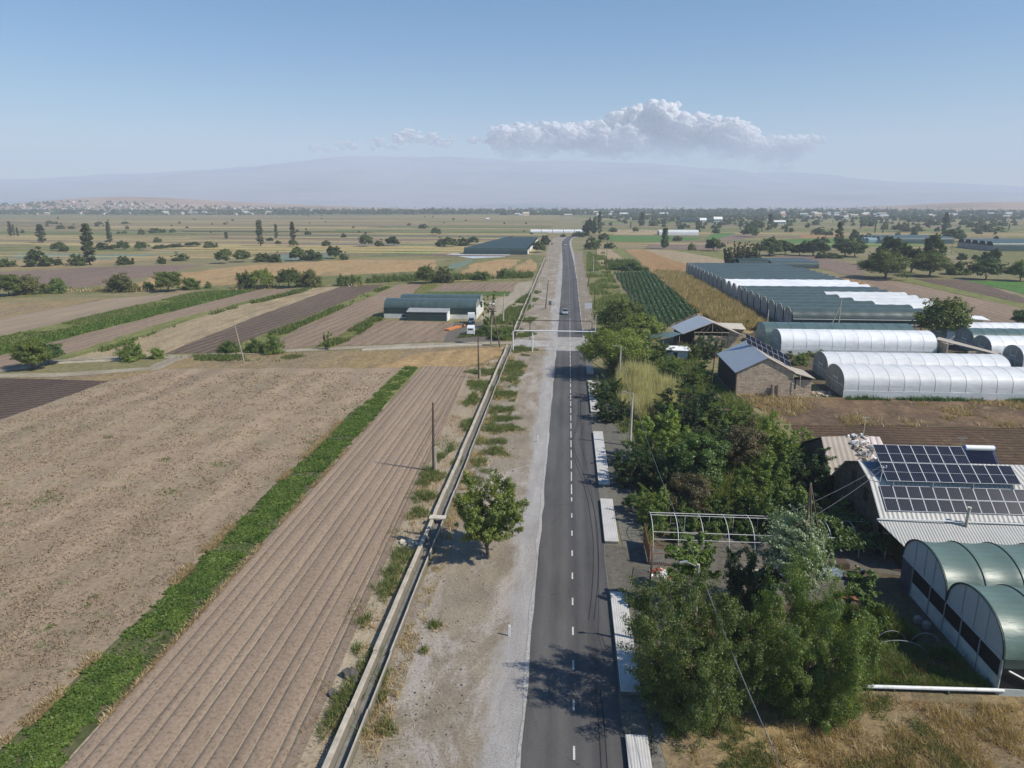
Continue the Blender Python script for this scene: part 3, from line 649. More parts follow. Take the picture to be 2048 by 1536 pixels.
# ------------------------------------------------------------------ foliage
def leaves(C, N, size, rng, aspect=.55, jit=.3):
    """diamond leaves at C with normals N"""
    n = len(C); N = N/(np.linalg.norm(N, axis=1, keepdims=True)+1e-9)
    a = rng.normal(size=(n, 3)); a -= (a*N).sum(1, keepdims=True)*N; a /= np.linalg.norm(a, axis=1, keepdims=True)+1e-9
    b = np.cross(N, a); s = size*(1+jit*rng.normal(size=(n, 1)).clip(-1.5, 1.5))
    V = np.stack([C-a*s*.5, C+b*s*aspect*.5, C+a*s*.5, C-b*s*aspect*.5], 1).reshape(-1, 3)
    return V, np.arange(4*n).reshape(n, 4)
def blades(C, h, w, rng, lean=.35):
    n = len(C); th = rng.uniform(0, 2*np.pi, n); dx = np.cos(th); dy = np.sin(th); hh = h*rng.uniform(.5, 1.2, n)
    L = lean*hh*rng.normal(size=n); M_ = lean*hh*rng.normal(size=n)
    wv = np.broadcast_to(w, (n,))
    A = C+np.stack([-dx*wv/2, -dy*wv/2, 0*dx], 1); B = C+np.stack([dx*wv/2, dy*wv/2, 0*dx], 1); T = C+np.stack([L, M_, hh], 1)
    return np.stack([A, B, T], 1).reshape(-1, 3), np.arange(3*n).reshape(n, 3)
def rdir(rng, n):
    d = rng.normal(size=(n, 3)); return d/np.linalg.norm(d, axis=1, keepdims=True)
def crown_clusters(kind, h, w, rng, nc):
    lift = .26 if kind == 'lifted' else 0.; kind = 'multi' if kind == 'lifted' else kind
    """cluster centres, radii and outward directions of a crown of height h and width w"""
    ph = rng.uniform(0, 6.28, 12); am = rng.uniform(.4, 1., 6)
    def lump(d):
        th = np.arctan2(d[:, 1], d[:, 0]); z = d[:, 2]
        return 1+.16*(am[0]*np.cos(2*th+ph[0]+2*z)+am[1]*np.cos(3*th+ph[1]-3*z)+am[2]*np.cos(5*th+ph[2]+4*z)+am[3]*np.cos(4*z+ph[3]))
    if kind == 'multi':                           # several ascending leaders, ragged top
        ns = 13; c = []; cr = []; out = []
        for k in range(ns):
            th = k*2.4+rng.uniform(-.4, .4); rr = (.12+.38*math.sqrt((k+.5)/ns))*w; tx, ty = rr*math.cos(th), rr*math.sin(th); top = h*(1.02-.42*(rr/(w*.5))**1.6)*rng.uniform(.86, 1.04)
            for j in range(nc//ns):
                t = rng.uniform(.04, 1)**.8; q = rdir(rng, 1)[0]; sp = w*(.17*(1-t)**.6+.035)*rng.uniform(.3, 1.)
                f = min(1, .55+.6*t); c.append((tx*f+q[0]*sp, ty*f+q[1]*sp, max(.05*h, top*t+q[2]*sp*.7))); cr.append(w*rng.uniform(.025, .06)*(1.3-.7*t)); out.append((q[0]+.5*math.cos(th), q[1]+.5*math.sin(th), q[2]+.5))
        c = np.array(c); cr = np.array(cr); out = np.array(out)
        if lift: c[:, 2] = lift*h+c[:, 2]*(1-lift); c[:, :2] *= np.sqrt(np.clip((c[:, 2:]/h-lift*.8)*6, .15, 1))
    if kind in ('round', 'open', 'orchard', 'full'):
        z0 = {'round': .16, 'open': .03, 'orchard': .04, 'full': -.02}[kind]*h; d = rdir(rng, nc); d[:, 2] = np.where(d[:, 2] < -.55, -d[:, 2], d[:, 2])
        r = rng.uniform(.35 if kind != 'open' else .25, 1, nc)**.55*lump(d)
        cr = w*rng.uniform(.06, .135, nc) if kind != 'open' else w*rng.uniform(.045, .095, nc)
        a = np.array((w/2*.86, w/2*.86, (h-z0)/2*.9)); c = d*r[:, None]*a+np.array((0, 0, (h+z0)/2)); out = d
    elif kind == 'bush':
        d = rdir(rng, nc); d[:, 2] = np.abs(d[:, 2])*1.1-.12; r = rng.uniform(.2, 1, nc)**.5*lump(d); cr = w*rng.uniform(.07, .14, nc)
        c = d*r[:, None]*np.array((w/2*.88, w/2*.88, h*.86))+np.array((0, 0, h*.06)); c[:, 2] = np.maximum(c[:, 2], .04*h); out = d
    elif kind == 'poplar':
        z = rng.uniform(.06, 1, nc)**.85; prof = np.sin(np.pi*np.clip(z, 0, .97)**.75)**.55*.36+.03
        th = rng.uniform(0, 6.28, nc); r = rng.uniform(.2, 1, nc)**.5*prof*w*(1+.10*np.cos(3*th+5*z+ph[0]))
        c = np.stack([r*np.cos(th), r*np.sin(th), z*h], 1); cr = w*rng.uniform(.10, .2, nc); out = np.stack([np.cos(th), np.sin(th), .6+0*th], 1)
    elif kind == 'upright':                       # many steep shoots from low down
        ns = max(6, nc//9); c = []; cr = []; out = []
        for k in range(ns):
            th = rng.uniform(0, 6.28); ro = w*.12; top = rng.uniform(.72, 1.)*h; rt = w*.5*rng.uniform(.2, 1.)
            for j in range(nc//ns):
                t = rng.uniform(.12, 1); rr = ro+(rt-ro)*t**.8; c.append((rr*math.cos(th), rr*math.sin(th), top*t)); cr.append(w*rng.uniform(.05, .09)*(1.25-.5*t)); out.append((math.cos(th), math.sin(th), .8))
        c = np.array(c); cr = np.array(cr); out = np.array(out)
    elif kind == 'swept':                         # silver poplar pushed over by the wind towards -X
        ns = 150; c = []; cr = []; out = []
        for k in range(ns):
            q = rdir(rng, 1)[0]; q[2] = abs(q[2])*1.15-.25 if rng.rand() < .75 else q[2]; u = rng.uniform(.25, .92)
            z = h*.52+q[2]*h*.44*u; wd = w*.5*(1-.45*max(0, (z/h-.5)))*u; s0 = np.array((q[0]*wd, q[1]*wd, z)); d = np.array((q[0]*.8-.55, q[1]*.8, .75+.3*q[2])); d /= np.linalg.norm(d)
            for j in range(7):
                t = j/6.; p = s0+d*w*.24*t+np.array((-.10*w*t*t, 0, -.02*w*t)); c.append((p[0], p[1], max(.05*h, p[2]))); cr.append(w*.052*(1.15-.6*t)); out.append((q[0]-.3, q[1], .35))
        c = np.array(c); cr = np.array(cr); out = np.array(out)
    if kind in ('round', 'open', 'orchard', 'bush', 'full', 'multi'):  # stray shoots break the outline
        k = max(8, nc//7); idx = rng.choice(len(c), k); sh = []; sr = []; so_ = []
        for i in idx:
            d = out[i]*np.array((1, 1, .7))+np.array((0, 0, .5))+.35*rng.normal(size=3); d /= np.linalg.norm(d)
            for t in (.35, .7, 1.0):
                sh.append(c[i]+d*w*.15*t); sr.append(w*.045*(1.25-.5*t)); so_.append(d)
        c = np.concatenate([c, sh]); cr = np.concatenate([cr, sr]); out = np.concatenate([out, so_])
    return c, cr, out
def make_crown(kind, h, w, seed, nc, nl, leaf, mat, up=.35, aspect=.55):
    rng = np.random.RandomState(seed); c, cr, out = crown_clusters(kind, h, w, rng, nc)
    rel = (cr/cr.mean())**2; cnt = np.maximum(4, (nl*rel).astype(int)); idx = np.repeat(np.arange(len(c)), cnt); n = len(idx)
    d = rdir(rng, n); rad = rng.uniform(0, 1, n)**.45
    P = c[idx]+d*(rad*cr[idx])[:, None]*np.array((1.1, 1.1, .85)); N = d*.55+out[idx]*.5+rng.normal(size=(n, 3))*.55+np.array((0, 0, up))
    keep = P[:, 2] > .03*h; P = P[keep]; N = N[keep]
    V, F = leaves(P, N, leaf, rng, aspect)
    return mesh_np('crown', V, F, [mat]), c
def make_trunk(kind, h, w, c, seed, r0, mat, nlimb=9):
    rng = np.random.RandomState(seed+50); mb = MB()
    if kind == 'bush': tops = 3
    th = .18*h if kind not in ('poplar', 'swept') else .75*h
    p = [(0, 0, -.1)]; k = 4
    for i in range(1, k+1): p.append((rng.normal()*.012*h, rng.normal()*.012*h, th*i/k*1.6 if kind != 'poplar' else th*i/k))
    mb.tube(p, [r0*(1.15-.65*i/k) for i in range(k+1)], 8)
    order = rng.permutation(len(c))[:nlimb]
    for i in order:
        q = c[i]; s = np.array(p[min(k, 1+rng.randint(k))], float); m = (s+q)/2+np.array((0, 0, -.05*h if kind != 'poplar' else .03*h))+rng.normal(size=3)*.02*h
        mb.tube([s, m, q], [r0*.42, r0*.25, r0*.06], 5, caps=False)
    return mb.mesh('trunk', mat, True)

LG = {'walnut': leaf_mat('walnut leaves', (.062,.092,.013), (.20,.235,.04)),
      'dark': leaf_mat('dark leaves', (.032,.065,.014), (.10,.15,.035)),
      'mid': leaf_mat('fruit tree leaves', (.058,.108,.016), (.21,.26,.045), .36),
      'bright': leaf_mat('bright leaves', (.05,.10,.016), (.12,.18,.035)),
      'olive': leaf_mat('olive leaves', (.07,.085,.02), (.19,.18,.05)),
      'brown': leaf_mat('browned leaves', (.085,.075,.028), (.17,.135,.06)),
      'silver': leaf_mat('silver leaves', (.075,.12,.028), (.46,.52,.34), .2, .2, .05),
      'willow': leaf_mat('narrow green leaves', (.080,.120,.02), (.28,.32,.07), .36),
      'poplar': leaf_mat('poplar leaves', (.050,.075,.025), (.12,.14,.055)),
      'yellow': leaf_mat('yellow green leaves', (.12,.13,.025), (.25,.24,.06)),
      'vine': leaf_mat('vine leaves', (.06,.11,.015), (.15,.21,.035)),
      'far': leaf_mat('distant leaves', (.050,.075,.024), (.115,.145,.05), .15, .4, 0.)}
PROTO = {}
def proto(key, kind, h, w, nc, nl, leaf, lm, n=2, r0=.16, nlimb=9, aspect=.55, seed=0, trunk=True):
    L = []
    for i in range(n):
        cm, c = make_crown(kind, h, w, 100+seed+17*i+len(PROTO)*31, nc, nl, leaf, LG[lm], aspect=aspect)
        tm = make_trunk(kind, h, w, c, 5+i, r0, M['bark'], nlimb) if trunk else None
        L.append((cm, tm))
    PROTO[key] = (L, h, w)
# near kinds
proto('big_left', 'multi', 10.5, 11, 1150, 62, .17, 'willow', 1, .22, 26, .42)
proto('big_right', 'multi', 10.5, 11, 1350, 62, .165, 'mid', 1, .2, 26, .45, seed=9)
proto('walnut', 'round', 8.0, 8.2, 230, 120, .18, 'walnut', 2, .2, 14)
proto('lone', 'lifted', 7.4, 7.0, 520, 46, .19, 'walnut', 1, .17, 12)
proto('orchard', 'multi', 7., 6.5, 420, 46, .18, 'mid', 3, .14, 10)
proto('orchard_dark', 'multi', 8., 7.5, 480, 48, .19, 'dark', 2, .16, 10)
proto('orchard_brown', 'orchard', 5., 5., 100, 100, .16, 'brown', 1, .1, 8)
proto('orchard_bright', 'orchard', 6., 5., 100, 110, .19, 'bright', 2, .1, 8)
proto('silver', 'swept', 9., 6., 900, 26, .17, 'silver', 1, .16, 10, .6)
proto('sapling', 'open', 4.5, 2.6, 46, 60, .16, 'vine', 2, .05, 8)
proto('shrub', 'bush', 2.6, 3., 60, 70, .15, 'mid', 2, .05, 5)
proto('vine', 'bush', 2.2, 3., 50, 60, .19, 'vine', 2, .04, 5)
# middle distance (120 - 300 m)
proto('mid_walnut', 'full', 8., 9., 150, 70, .34, 'walnut', 3, .2, 8)
proto('mid_dark', 'full', 7., 7., 120, 60, .34, 'dark', 2, .16, 6)
proto('mid_bush', 'bush', 4.5, 6., 80, 50, .30, 'mid', 3, .1, 4)
proto('mid_brown', 'bush', 5., 6., 80, 50, .30, 'olive', 2, .1, 4)
proto('mid_sparse', 'upright', 5.5, 3., 60, 26, .24, 'mid', 2, .08, 6)
proto('mid_yellow', 'bush', 4.5, 6., 80, 50, .30, 'yellow', 1, .1, 4)
# far (300 m +)
proto('far_round', 'full', 8., 9., 80, 30, .75, 'far', 3, .25, 3)
proto('far_bush', 'bush', 5., 7., 50, 22, .7, 'far', 3, .2, 2, trunk=False)
proto('far_poplar', 'poplar', 16., 4., 110, 44, .55, 'poplar', 3, .2, 3)
proto('far_cypress', 'poplar', 13., 3.5, 110, 44, .5, 'dark', 2, .2, 3)
proto('tall_shrub', 'upright', 9., 4.2, 110, 60, .42, 'olive', 3, .12, 6)
TREE_SEED = np.random.RandomState(77)
def tree(key, x, y, h, w, label, group=None, name='tree', cat='tree', rz=None, parts=True):
    L, h0, w0 = PROTO[key]; cm, tm = L[TREE_SEED.randint(len(L))]
    rz = TREE_SEED.uniform(0, 6.28) if rz is None else rz
    s = (w/w0, w/w0, h/h0)
    if parts and tm is not None:
        r = empty(name, (x, y, 0), rz, label, cat, group); r.scale = s
        link('crown', cm, r); link('trunk', tm, r)
    else:
        r = link(name, cm, None, (x, y, 0), rz); r.scale = s; tag(r, label, cat, group)
    return r
def tpx(key, px, pb, pt, wpx, label, group=None, name='tree', cat='tree', **k):
    """tree whose foot shows at (px,pb), whose top reaches row pt and whose crown spans wpx photo pixels"""
    g = G(px, pb); w = wpx/pxm(*g); kk = 1+(.32*w if 'bush' in key or 'brown' in key or 'yellow' in key else 0)/math.hypot(*g)
    g = (g[0]*kk, g[1]*kk); h = max(.5, zat(g, px, pt)); w = wpx/pxm(*g)
    return tree(key, g[0], g[1], h, w*1.16, label, group, name, cat, **k)
ORD = ['first','second','third','fourth','fifth','sixth','seventh','eighth','ninth','tenth','eleventh','twelfth','thirteenth','fourteenth','fifteenth','sixteenth','seventeenth','eighteenth']

# --- near trees
tree('lone', -6.9, 60.2, 8.0, 6.2, 'lone green walnut tree between the concrete channel and the road', rz=.6)
tree('big_left', 8.5, 40.6, 10.4, 8.0, 'big leafy tree at lower right whose shadow covers the road', rz=1.)
tree('big_right', 15.9, 41.0, 10.2, 6.8, 'big dense tree between the roadside tree and the netted greenhouse', rz=2.2)
tree('orchard_dark', 12.9, 45.0, 5.6, 3.6, 'smaller dark tree between the two big lower right trees', rz=4.2)
tree('silver', 18.6, 51.6, 9.6, 5.2, 'silver leaved poplar bent by the wind above the yard', rz=0.)
tree('orchard_dark', 15.2, 52.6, 6.4, 4.4, 'dark rounded bush tree left of the silver poplar')
tree('sapling', 9.6, 52.0, 6.4, 4.2, 'thin bright tree standing inside the iron gate')
tree('sapling', 11.4, 54.5, 5.4, 3.4, 'slender yellow green sapling beside the concrete lamp post')
tree('sapling', 22.6, 50.4, 5.0, 3.6, 'light green sapling right of the silver poplar')
tree('sapling', 21.4, 56.3, 5.2, 3.4, 'young vine covered tree between hoop frame and silver poplar')
for i, a in enumerate([
    ('orchard_dark', 1378, 862, 762, 118, 'tall dark tree at the top of the roadside orchard'),
    ('orchard', 1452, 868, 800, 90, 'dark green tree behind the orchard, nearest the brown dry plot'),
    ('orchard', 1522, 912, 818, 82, 'fruit tree pointing up beside the brown dry plot'),
    ('orchard', 1588, 935, 850, 76, 'orchard tree at the edge of the dark furrowed plot'),
    ('orchard_dark', 1612, 990, 880, 90, 'dark orchard tree leaning against the beige roofed shed'),
    ('orchard', 1325, 930, 800, 100, 'orchard tree behind the tall lamp post'),
    ('orchard_brown', 1482, 955, 852, 92, 'reddish brown fruit tree in the middle of the orchard'),
    ('orchard_bright', 1392, 990, 870, 100, 'bright green tree in the middle of the orchard'),
    ('orchard_dark', 1265, 968, 880, 76, 'dark roadside tree just below the tall lamp post'),
    ('orchard', 1535, 1042, 918, 116, 'wide dark green tree at the lower right of the orchard'),
    ('orchard_brown', 1378, 1040, 955, 92, 'brownish tree just above the bare hoop frame'),
    ('orchard', 1305, 1042, 962, 60, 'narrow green tree above the left end of the hoop frame'),
    ('orchard_bright', 1262, 1022, 990, 32, 'small bright bush at the edge of the grey pavement'),
    ('orchard', 1460, 1045, 985, 66, 'low olive tree above the middle of the hoop frame'),
    ('orchard_dark', 1592, 1050, 965, 84, 'dark tree between the orchard and the silver poplar'),
    ('orchard_dark', 1440, 925, 835, 86, 'dark tree behind the reddish brown fruit tree'),
    ('orchard', 1655, 1050, 985, 70, 'green tree in the shade of the dark house gable'),
    ('orchard', 1560, 975, 880, 80, 'round green tree in the right half of the orchard'),
    ('orchard_dark', 1340, 985, 880, 80, 'dark tree in the left half of the orchard'),
    ]):
    tpx(*a, group='orchard trees beside the road')
for a in [('mid_walnut', 1240, 668, 600, 92, 'round walnut tree right of the white roadside board'),
          ('mid_walnut', 1278, 690, 628, 78, 'walnut tree between the green crop rows and the road'),
          ('walnut', 1222, 752, 660, 118, 'walnut tree hanging over the road beyond the pipe gantry'),
          ('orchard', 1268, 742, 680, 80, 'green tree behind the walnut that hangs over the road'),
          ('orchard', 1318, 752, 700, 74, 'leafy tree below the small white shed'),
          ('orchard', 1372, 768, 716, 84, 'leafy tree left of the stone barn'),
          ('orchard_dark', 1412, 716, 660, 50, 'dark fig like tree in front of the open timber barn'),
          ('orchard', 1385, 720, 682, 40, 'small tree right of the small white shed'),
          ('orchard_brown', 1365, 712, 688, 44, 'low reddish bush beside the small white shed'),
          ('orchard', 1215, 800, 745, 60, 'roadside tree left of the reed bed'),
          ('orchard_dark', 1225, 840, 790, 60, 'dark shrubby tree below the reed bed'),
          ('orchard', 1300, 720, 668, 60, 'green tree under the teal net canopy'),
          ('mid_walnut', 1880, 682, 594, 92, 'large walnut tree at the right end of the greenhouse block'),
          ('mid_dark', 2045, 655, 618, 40, 'dark tree cut off by the right edge above the white tunnels'),
          ('mid_walnut', 66, 738, 682, 66, 'big round tree by the farm track at the left edge'),
          ('mid_dark', 100, 729, 686, 52, 'dark tree right behind the left edge tree'),
          ('mid_bush', 264, 722, 678, 48, 'round green tree where the farm track forks'),
          ('mid_bush', 313, 718, 694, 28, 'small round bush right of the track fork'),
          ('mid_bush', 459, 706, 679, 42, 'dark bush left of the thin wooden pole on the track'),
          ('mid_bush', 512, 706, 676, 36, 'green bush just right of the thin wooden pole'),
          ('mid_bush', 549, 709, 669, 36, 'taller round bush on the track, right of the pole'),
          ('mid_sparse', 656, 699, 658, 28, 'sparse young tree beside the farm track'),
          ('mid_sparse', 977, 655, 578, 34, 'thin dark tree at the right end of the green shed'),
          ('mid_bush', 972, 672, 652, 50, 'bush between the parked van and the nest pole'),
          ('mid_bush', 1000, 680, 655, 44, 'green bush at the foot of the nest pole')]:
    tpx(*a)
# hedge row beyond the brown strips
row = [('mid_walnut',18,592,550,56),('mid_brown',60,589,548,54),('mid_bush',116,587,553,36),('mid_brown',242,585,543,60),('mid_bush',297,582,561,24),('mid_walnut',338,583,544,50),('mid_bush',380,580,554,38),('mid_bush',417,577,562,14),('mid_bush',489,578,541,32),('mid_walnut',524,577,538,46),('mid_walnut',578,575,537,48),('mid_brown',622,575,538,48),('mid_bush',688,572,549,28),('mid_bush',712,571,549,26),('mid_bush',738,566,555,14),('mid_walnut',852,567,531,40),('mid_brown',888,566,532,40),('mid_bush',964,561,541,32),('mid_bush',1008,557,536,26)]
for i, (k, x, b, t, w) in enumerate(row):
    tpx(k, x, b, t, w, ('%s tree from the left in the bushy row beyond the brown strips' % ORD[i]) if i < 18 else 'last small tree of the bushy row, nearest the concrete channel', 'bushy row beyond the brown strips')
row = [('far_bush',79,534,498,48),('far_bush',118,531,516,18),('far_bush',154,532,503,26),('far_bush',14,534,514,30),('far_bush',249,530,509,26),('far_bush',323,528,510,14),('far_bush',359,522,506,30),('far_round',448,527,498,30),('far_round',485,524,500,28),('far_bush',528,524,503,34),('far_bush',554,525,506,24),('far_round',595,522,494,28),('far_bush',625,521,496,40),('far_round',668,517,492,28),('far_bush',689,520,506,16)]
row.sort(key=lambda a: a[1])
for i, (k, x, b, t, w) in enumerate(row):
    tpx(k, x, b, t, w, '%s tree from the left in the sparse row above the orange grass band' % ORD[i], 'sparse tree row above the orange grass', parts=False)
row = [('far_poplar',22,473,443,8),('far_poplar',29,472,449,4),('far_poplar',36,473,455,5),('far_poplar',84,486,449,17),('far_poplar',181,530,449,25),('far_poplar',220,487,444,10),('far_poplar',521,492,441,15),('far_poplar',553,478,448,7),('far_poplar',587,492,444,11),('far_poplar',453,478,464,8)]
names = ['tallest of three thin poplars at the far left','middle of three thin poplars at the far left','shortest of three thin poplars at the far left','broad dark poplar at far left','tallest wide poplar at left, standing alone by the crop strips','slim poplar just right of the tallest wide one','left one of three poplars in the upper left plain','thin middle one of three poplars in the upper left plain','right one of three poplars in the upper left plain','tiny poplar in the upper left plain']
for (k, x, b, t, w), nme in zip(row, names): tpx(k, x, b, t, w, nme, name='poplar', cat='poplar')
NTH = ORD[:12]+['thirteenth','fourteenth','fifteenth','sixteenth','seventeenth','eighteenth','nineteenth','twentieth']+['twenty '+o for o in ORD[:9]]+['thirtieth']+['thirty '+o for o in ORD[:9]]
misc = [(100,448,440,14),(121,458,448,18),(145,458,451,14),(198,449,442,14),(251,448,442,14),(283,469,458,14),(313,466,454,28),(345,465,456,12),(248,467,461,10),(316,485,473,14),(118,502,483,24),(130,503,492,16),(210,500,484,32),(245,500,482,26),(284,500,483,24),(420,496,480,22),(320,497,488,30),(350,495,486,34),(385,493,484,30),(733,493,469,28),(760,493,480,18),(784,492,473,26),(688,475,465,10),(847,457,446,16),(872,470,455,18),(881,493,476,20),(900,494,474,26),(924,492,475,26),(946,489,473,22),(1023,479,471,14),(587,493,479,16),(540,482,474,12),(556,488,480,10),(653,490,480,12),(1078,505,482,26),(1091,490,466,20),(652,492,479,16)]
misc.sort()
for i, (x, b, t, w) in enumerate(misc):
    tpx(['far_bush','far_round'][i % 2 if w > 14 else 0], x, b, t, w, '%s small dark tree from the left among those scattered over the far left plain' % NTH[i], 'trees scattered over the far left plain', parts=False)
tpx('mid_yellow', 128, 503, 488, 20, 'bright yellow green bush at far left', parts=False)
# right of the road, upper part
rr = [('far_poplar',1199,470,424,9,'pale tall poplar beside the far bend of the road'),('far_poplar',1188,468,436,8,'second pale poplar beside the far bend of the road'),('far_round',1180,472,438,26,'dark round tree at the far bend of the road'),('far_bush',1186,499,470,28,'bushy tree on the right verge before the road bend'),('far_round',1207,484,466,22,'tree with leaning pole on the right verge before the bend'),('far_bush',1220,497,483,20,'low bush right of the verge trees before the bend'),
      ('far_cypress',1329,498,456,15,'dark cypress standing alone right of the far road'),('far_bush',1356,482,470,18,'bush right of the dark cypress'),('mid_yellow',1383,501,485,18,'yellowish bush between cypress and greenhouse block'),('far_round',1427,502,476,34,'dark tree left of the tall upright shrubs'),('far_poplar',1284,454,424,12,'pale feathery poplar in the far right belt'),
      ('mid_bush',1262,542,523,44,'dark bush at the far end of the crop rows'),('mid_bush',1232,541,527,30,'bush left of the dark bush behind the crop rows'),
      ('far_round',1539,511,475,50,'wide dark tree beyond the far end of the greenhouse block'),('far_round',1570,509,482,34,'tree right of the wide dark tree beyond the greenhouses'),('far_round',1599,511,488,32,'low wide tree left of the tall lone poplar'),('far_round',1626,512,477,46,'big tree just left of the tall lone poplar'),
      ('far_poplar',1675,502,445,16,'tall lone poplar beyond the greenhouse block'),('far_round',1690,512,474,40,'tree right behind the tall lone poplar'),('far_round',1709,514,482,44,'willow like tree right of the tall lone poplar'),('far_bush',1663,517,504,36,'low bush under the tall lone poplar'),
      ('mid_walnut',1770,557,500,86,'biggest round walnut tree at the upper right'),('far_round',1782,532,474,60,'tall tree behind the biggest walnut at upper right'),('mid_walnut',1859,553,503,74,'second big walnut at the upper right'),('far_round',1862,532,468,36,'tall narrow tree behind the second big walnut'),('far_round',1822,545,494,56,'willow between the two big walnuts'),
      ('mid_dark',1970,559,516,54,'round dark tree at the upper right beside the bright field'),('far_round',1978,535,498,36,'tree behind the round dark tree at upper right'),('mid_walnut',2040,562,520,50,'dark tree cut by the right edge beside the bright field'),('far_bush',1915,550,518,44,'bushy tree between second walnut and round dark tree'),
      ('far_cypress',1889,462,426,13,'tall dark poplar in the far right plain'),('far_round',1906,483,458,42,'round tree left of the far right greenhouse'),('far_bush',1975,464,447,48,'wide bushy tree in the far right plain'),('far_round',1800,463,449,34,'orchard tree above the long far greenhouse'),('far_bush',1828,463,452,34,'bush above the long far greenhouse'),('far_bush',1640,470,456,30,'round bush left of the long far greenhouse'),('far_round',1500,474,452,30,'round dark tree beyond the small bright field'),('far_round',1510,461,441,36,'dark tree standing in front of the white far buildings'),('far_poplar',1539,461,428,12,'pale poplar behind the far fields right of the road'),('far_bush',1723,483,467,20,'small round tree left of the long far greenhouse'),('far_round',1708,482,459,16,'thin tree beside the long far greenhouse')]
for a in rr: tpx(*a, parts=(a[4] > 30))
for i in range(8):
    tpx('tall_shrub', 1455+i*8.3, 532+(i % 2), 488-3*(i % 3), 20, '%s of the tall upright shrubs behind the greenhouse block, from the left' % ORD[i], 'tall upright shrubs behind the greenhouse block', name='shrub', cat='shrub')
for i, (x, b, t, w) in enumerate([(1577,716,702,24),(1600,729,702,30),(1642,714,697,28),(1688,714,703,36),(1737,714,706,24),(1856,716,703,34),(1880,712,696,30),(1935,716,700,40),(2042,732,716,24),(1620,712,702,20)]):
    tpx('shrub', x, b, t, w, '%s shrub from the left in the gap between the long white tunnels' % ORD[i], 'shrubs between the white tunnels', name='shrub', cat='shrub')
for i, (x, b, t, w) in enumerate([(1495,655,640,24),(1518,662,645,26),(1540,668,652,22)]):
    tpx('shrub', x, b, t, w, '%s dark shrub from the left behind the open timber barn' % ORD[i], 'shrubs behind the timber barn', name='shrub', cat='shrub')

# --- far scattered trees and belts (groups where nothing tells them apart)
r = np.random.RandomState(23)
def scatter(n, x0, x1, y0, y1, lab, grp, keys, hr, name='tree', wr=None):
    for _ in range(n):
        px = r.uniform(x0, x1); py = y0+(y1-y0)*r.uniform(0, 1)**1.0; g = G(px, py); k = keys[r.randint(len(keys))]; h = r.uniform(*hr)
        tree(k, g[0], g[1], h*(1.8 if 'poplar' in k else 1), (h*r.uniform(.9, 1.5) if 'poplar' not in k else h*.4), lab, grp, name, 'tree', parts=False)
scatter(90, 1200, 2048, 428, 468, 'small dark tree among the far orchards right of the road', 'trees among the far right orchards', ['far_round','far_bush','far_bush','far_poplar'], (4, 8))
scatter(38, 1600, 2048, 470, 520, 'low tree in the rough ground at the upper right', 'low trees at the upper right', ['far_bush','far_round','far_bush'], (2.5, 5))
scatter(46, 0, 1100, 432, 470, 'tiny bush dotted over the far left plain', 'tiny bushes of the far left plain', ['far_bush'], (2, 4.5))
def belts():
    rng = np.random.RandomState(5); V = []; F = []; off = 0
    def add(px, py, h, w, k=34):
        nonlocal off
        g = G(px, py); c = np.array((g[0], g[1], 0)); d = rdir(rng, k); d[:, 2] = abs(d[:, 2])
        P = c+d*np.array((w/2, w/2, h))*rng.uniform(.5, 1, (k, 1)); v, f = leaves(P, d+.4*rng.normal(size=(k, 3))+np.array((0, 0, .3)), w*.42, rng, .8); V.append(v); F.append(f+off); off += len(v)
    for _ in range(3800):                       # belt across the whole view in front of the hills
        px = rng.uniform(-250, 2300); right = px > 1000
        D = rng.uniform(0, 1)**.8
        py = (421.5+6.5*D) if not right else (420.5+10*D)
        if px < 950 and rng.rand() < .3: py = 426+3*rng.rand()
        h = rng.uniform(6, 13); w = h*rng.uniform(1., 1.9)
        if rng.rand() < .16: h *= 1.9; w = h*.28
        add(px, py, h, w)
    for _ in range(1500):                        # denser groves right of the road
        px = rng.uniform(1190, 2150); py = rng.choice([430, 432, 434, 436, 439, 441, 447, 453], p=[.2,.2,.15,.15,.1,.1,.06,.04])+rng.uniform(-1.0, 1.0)+3*math.sin(px/70.)
        h = rng.uniform(3.5, 7.5); w = h*rng.uniform(.9, 1.8)
        if rng.rand() < .12: h *= 1.9; w = h*.3
        add(px, py, h, w, 44)
    for _ in range(900):                        # gardens among the village houses on the slope
        px = rng.uniform(-60, 620); dd = rng.uniform(1850, 2600); q = G(px, 425); k_ = dd/q[1]; x, y = q[0]*k_, dd; h = rng.uniform(4, 8); w = h*rng.uniform(1, 1.7)
        d = rdir(rng, 26); d[:, 2] = abs(d[:, 2]); P = np.array((x, y, hill_z(x, y)))+d*np.array((w/2, w/2, h))*rng.uniform(.5, 1, (26, 1)); v, f = leaves(P, d+np.array((0, -.4, .3)), w*.5, rng, .8); V.append(v); F.append(f+off); off += len(v)
    m = LG['far']
    return tag(link('tree_belt', mesh_np('tree_belt', np.concatenate(V), np.concatenate(F), [m])), 'far off belt of trees and orchards below the hazy mountain', 'tree belt', None, 'stuff')
belts()

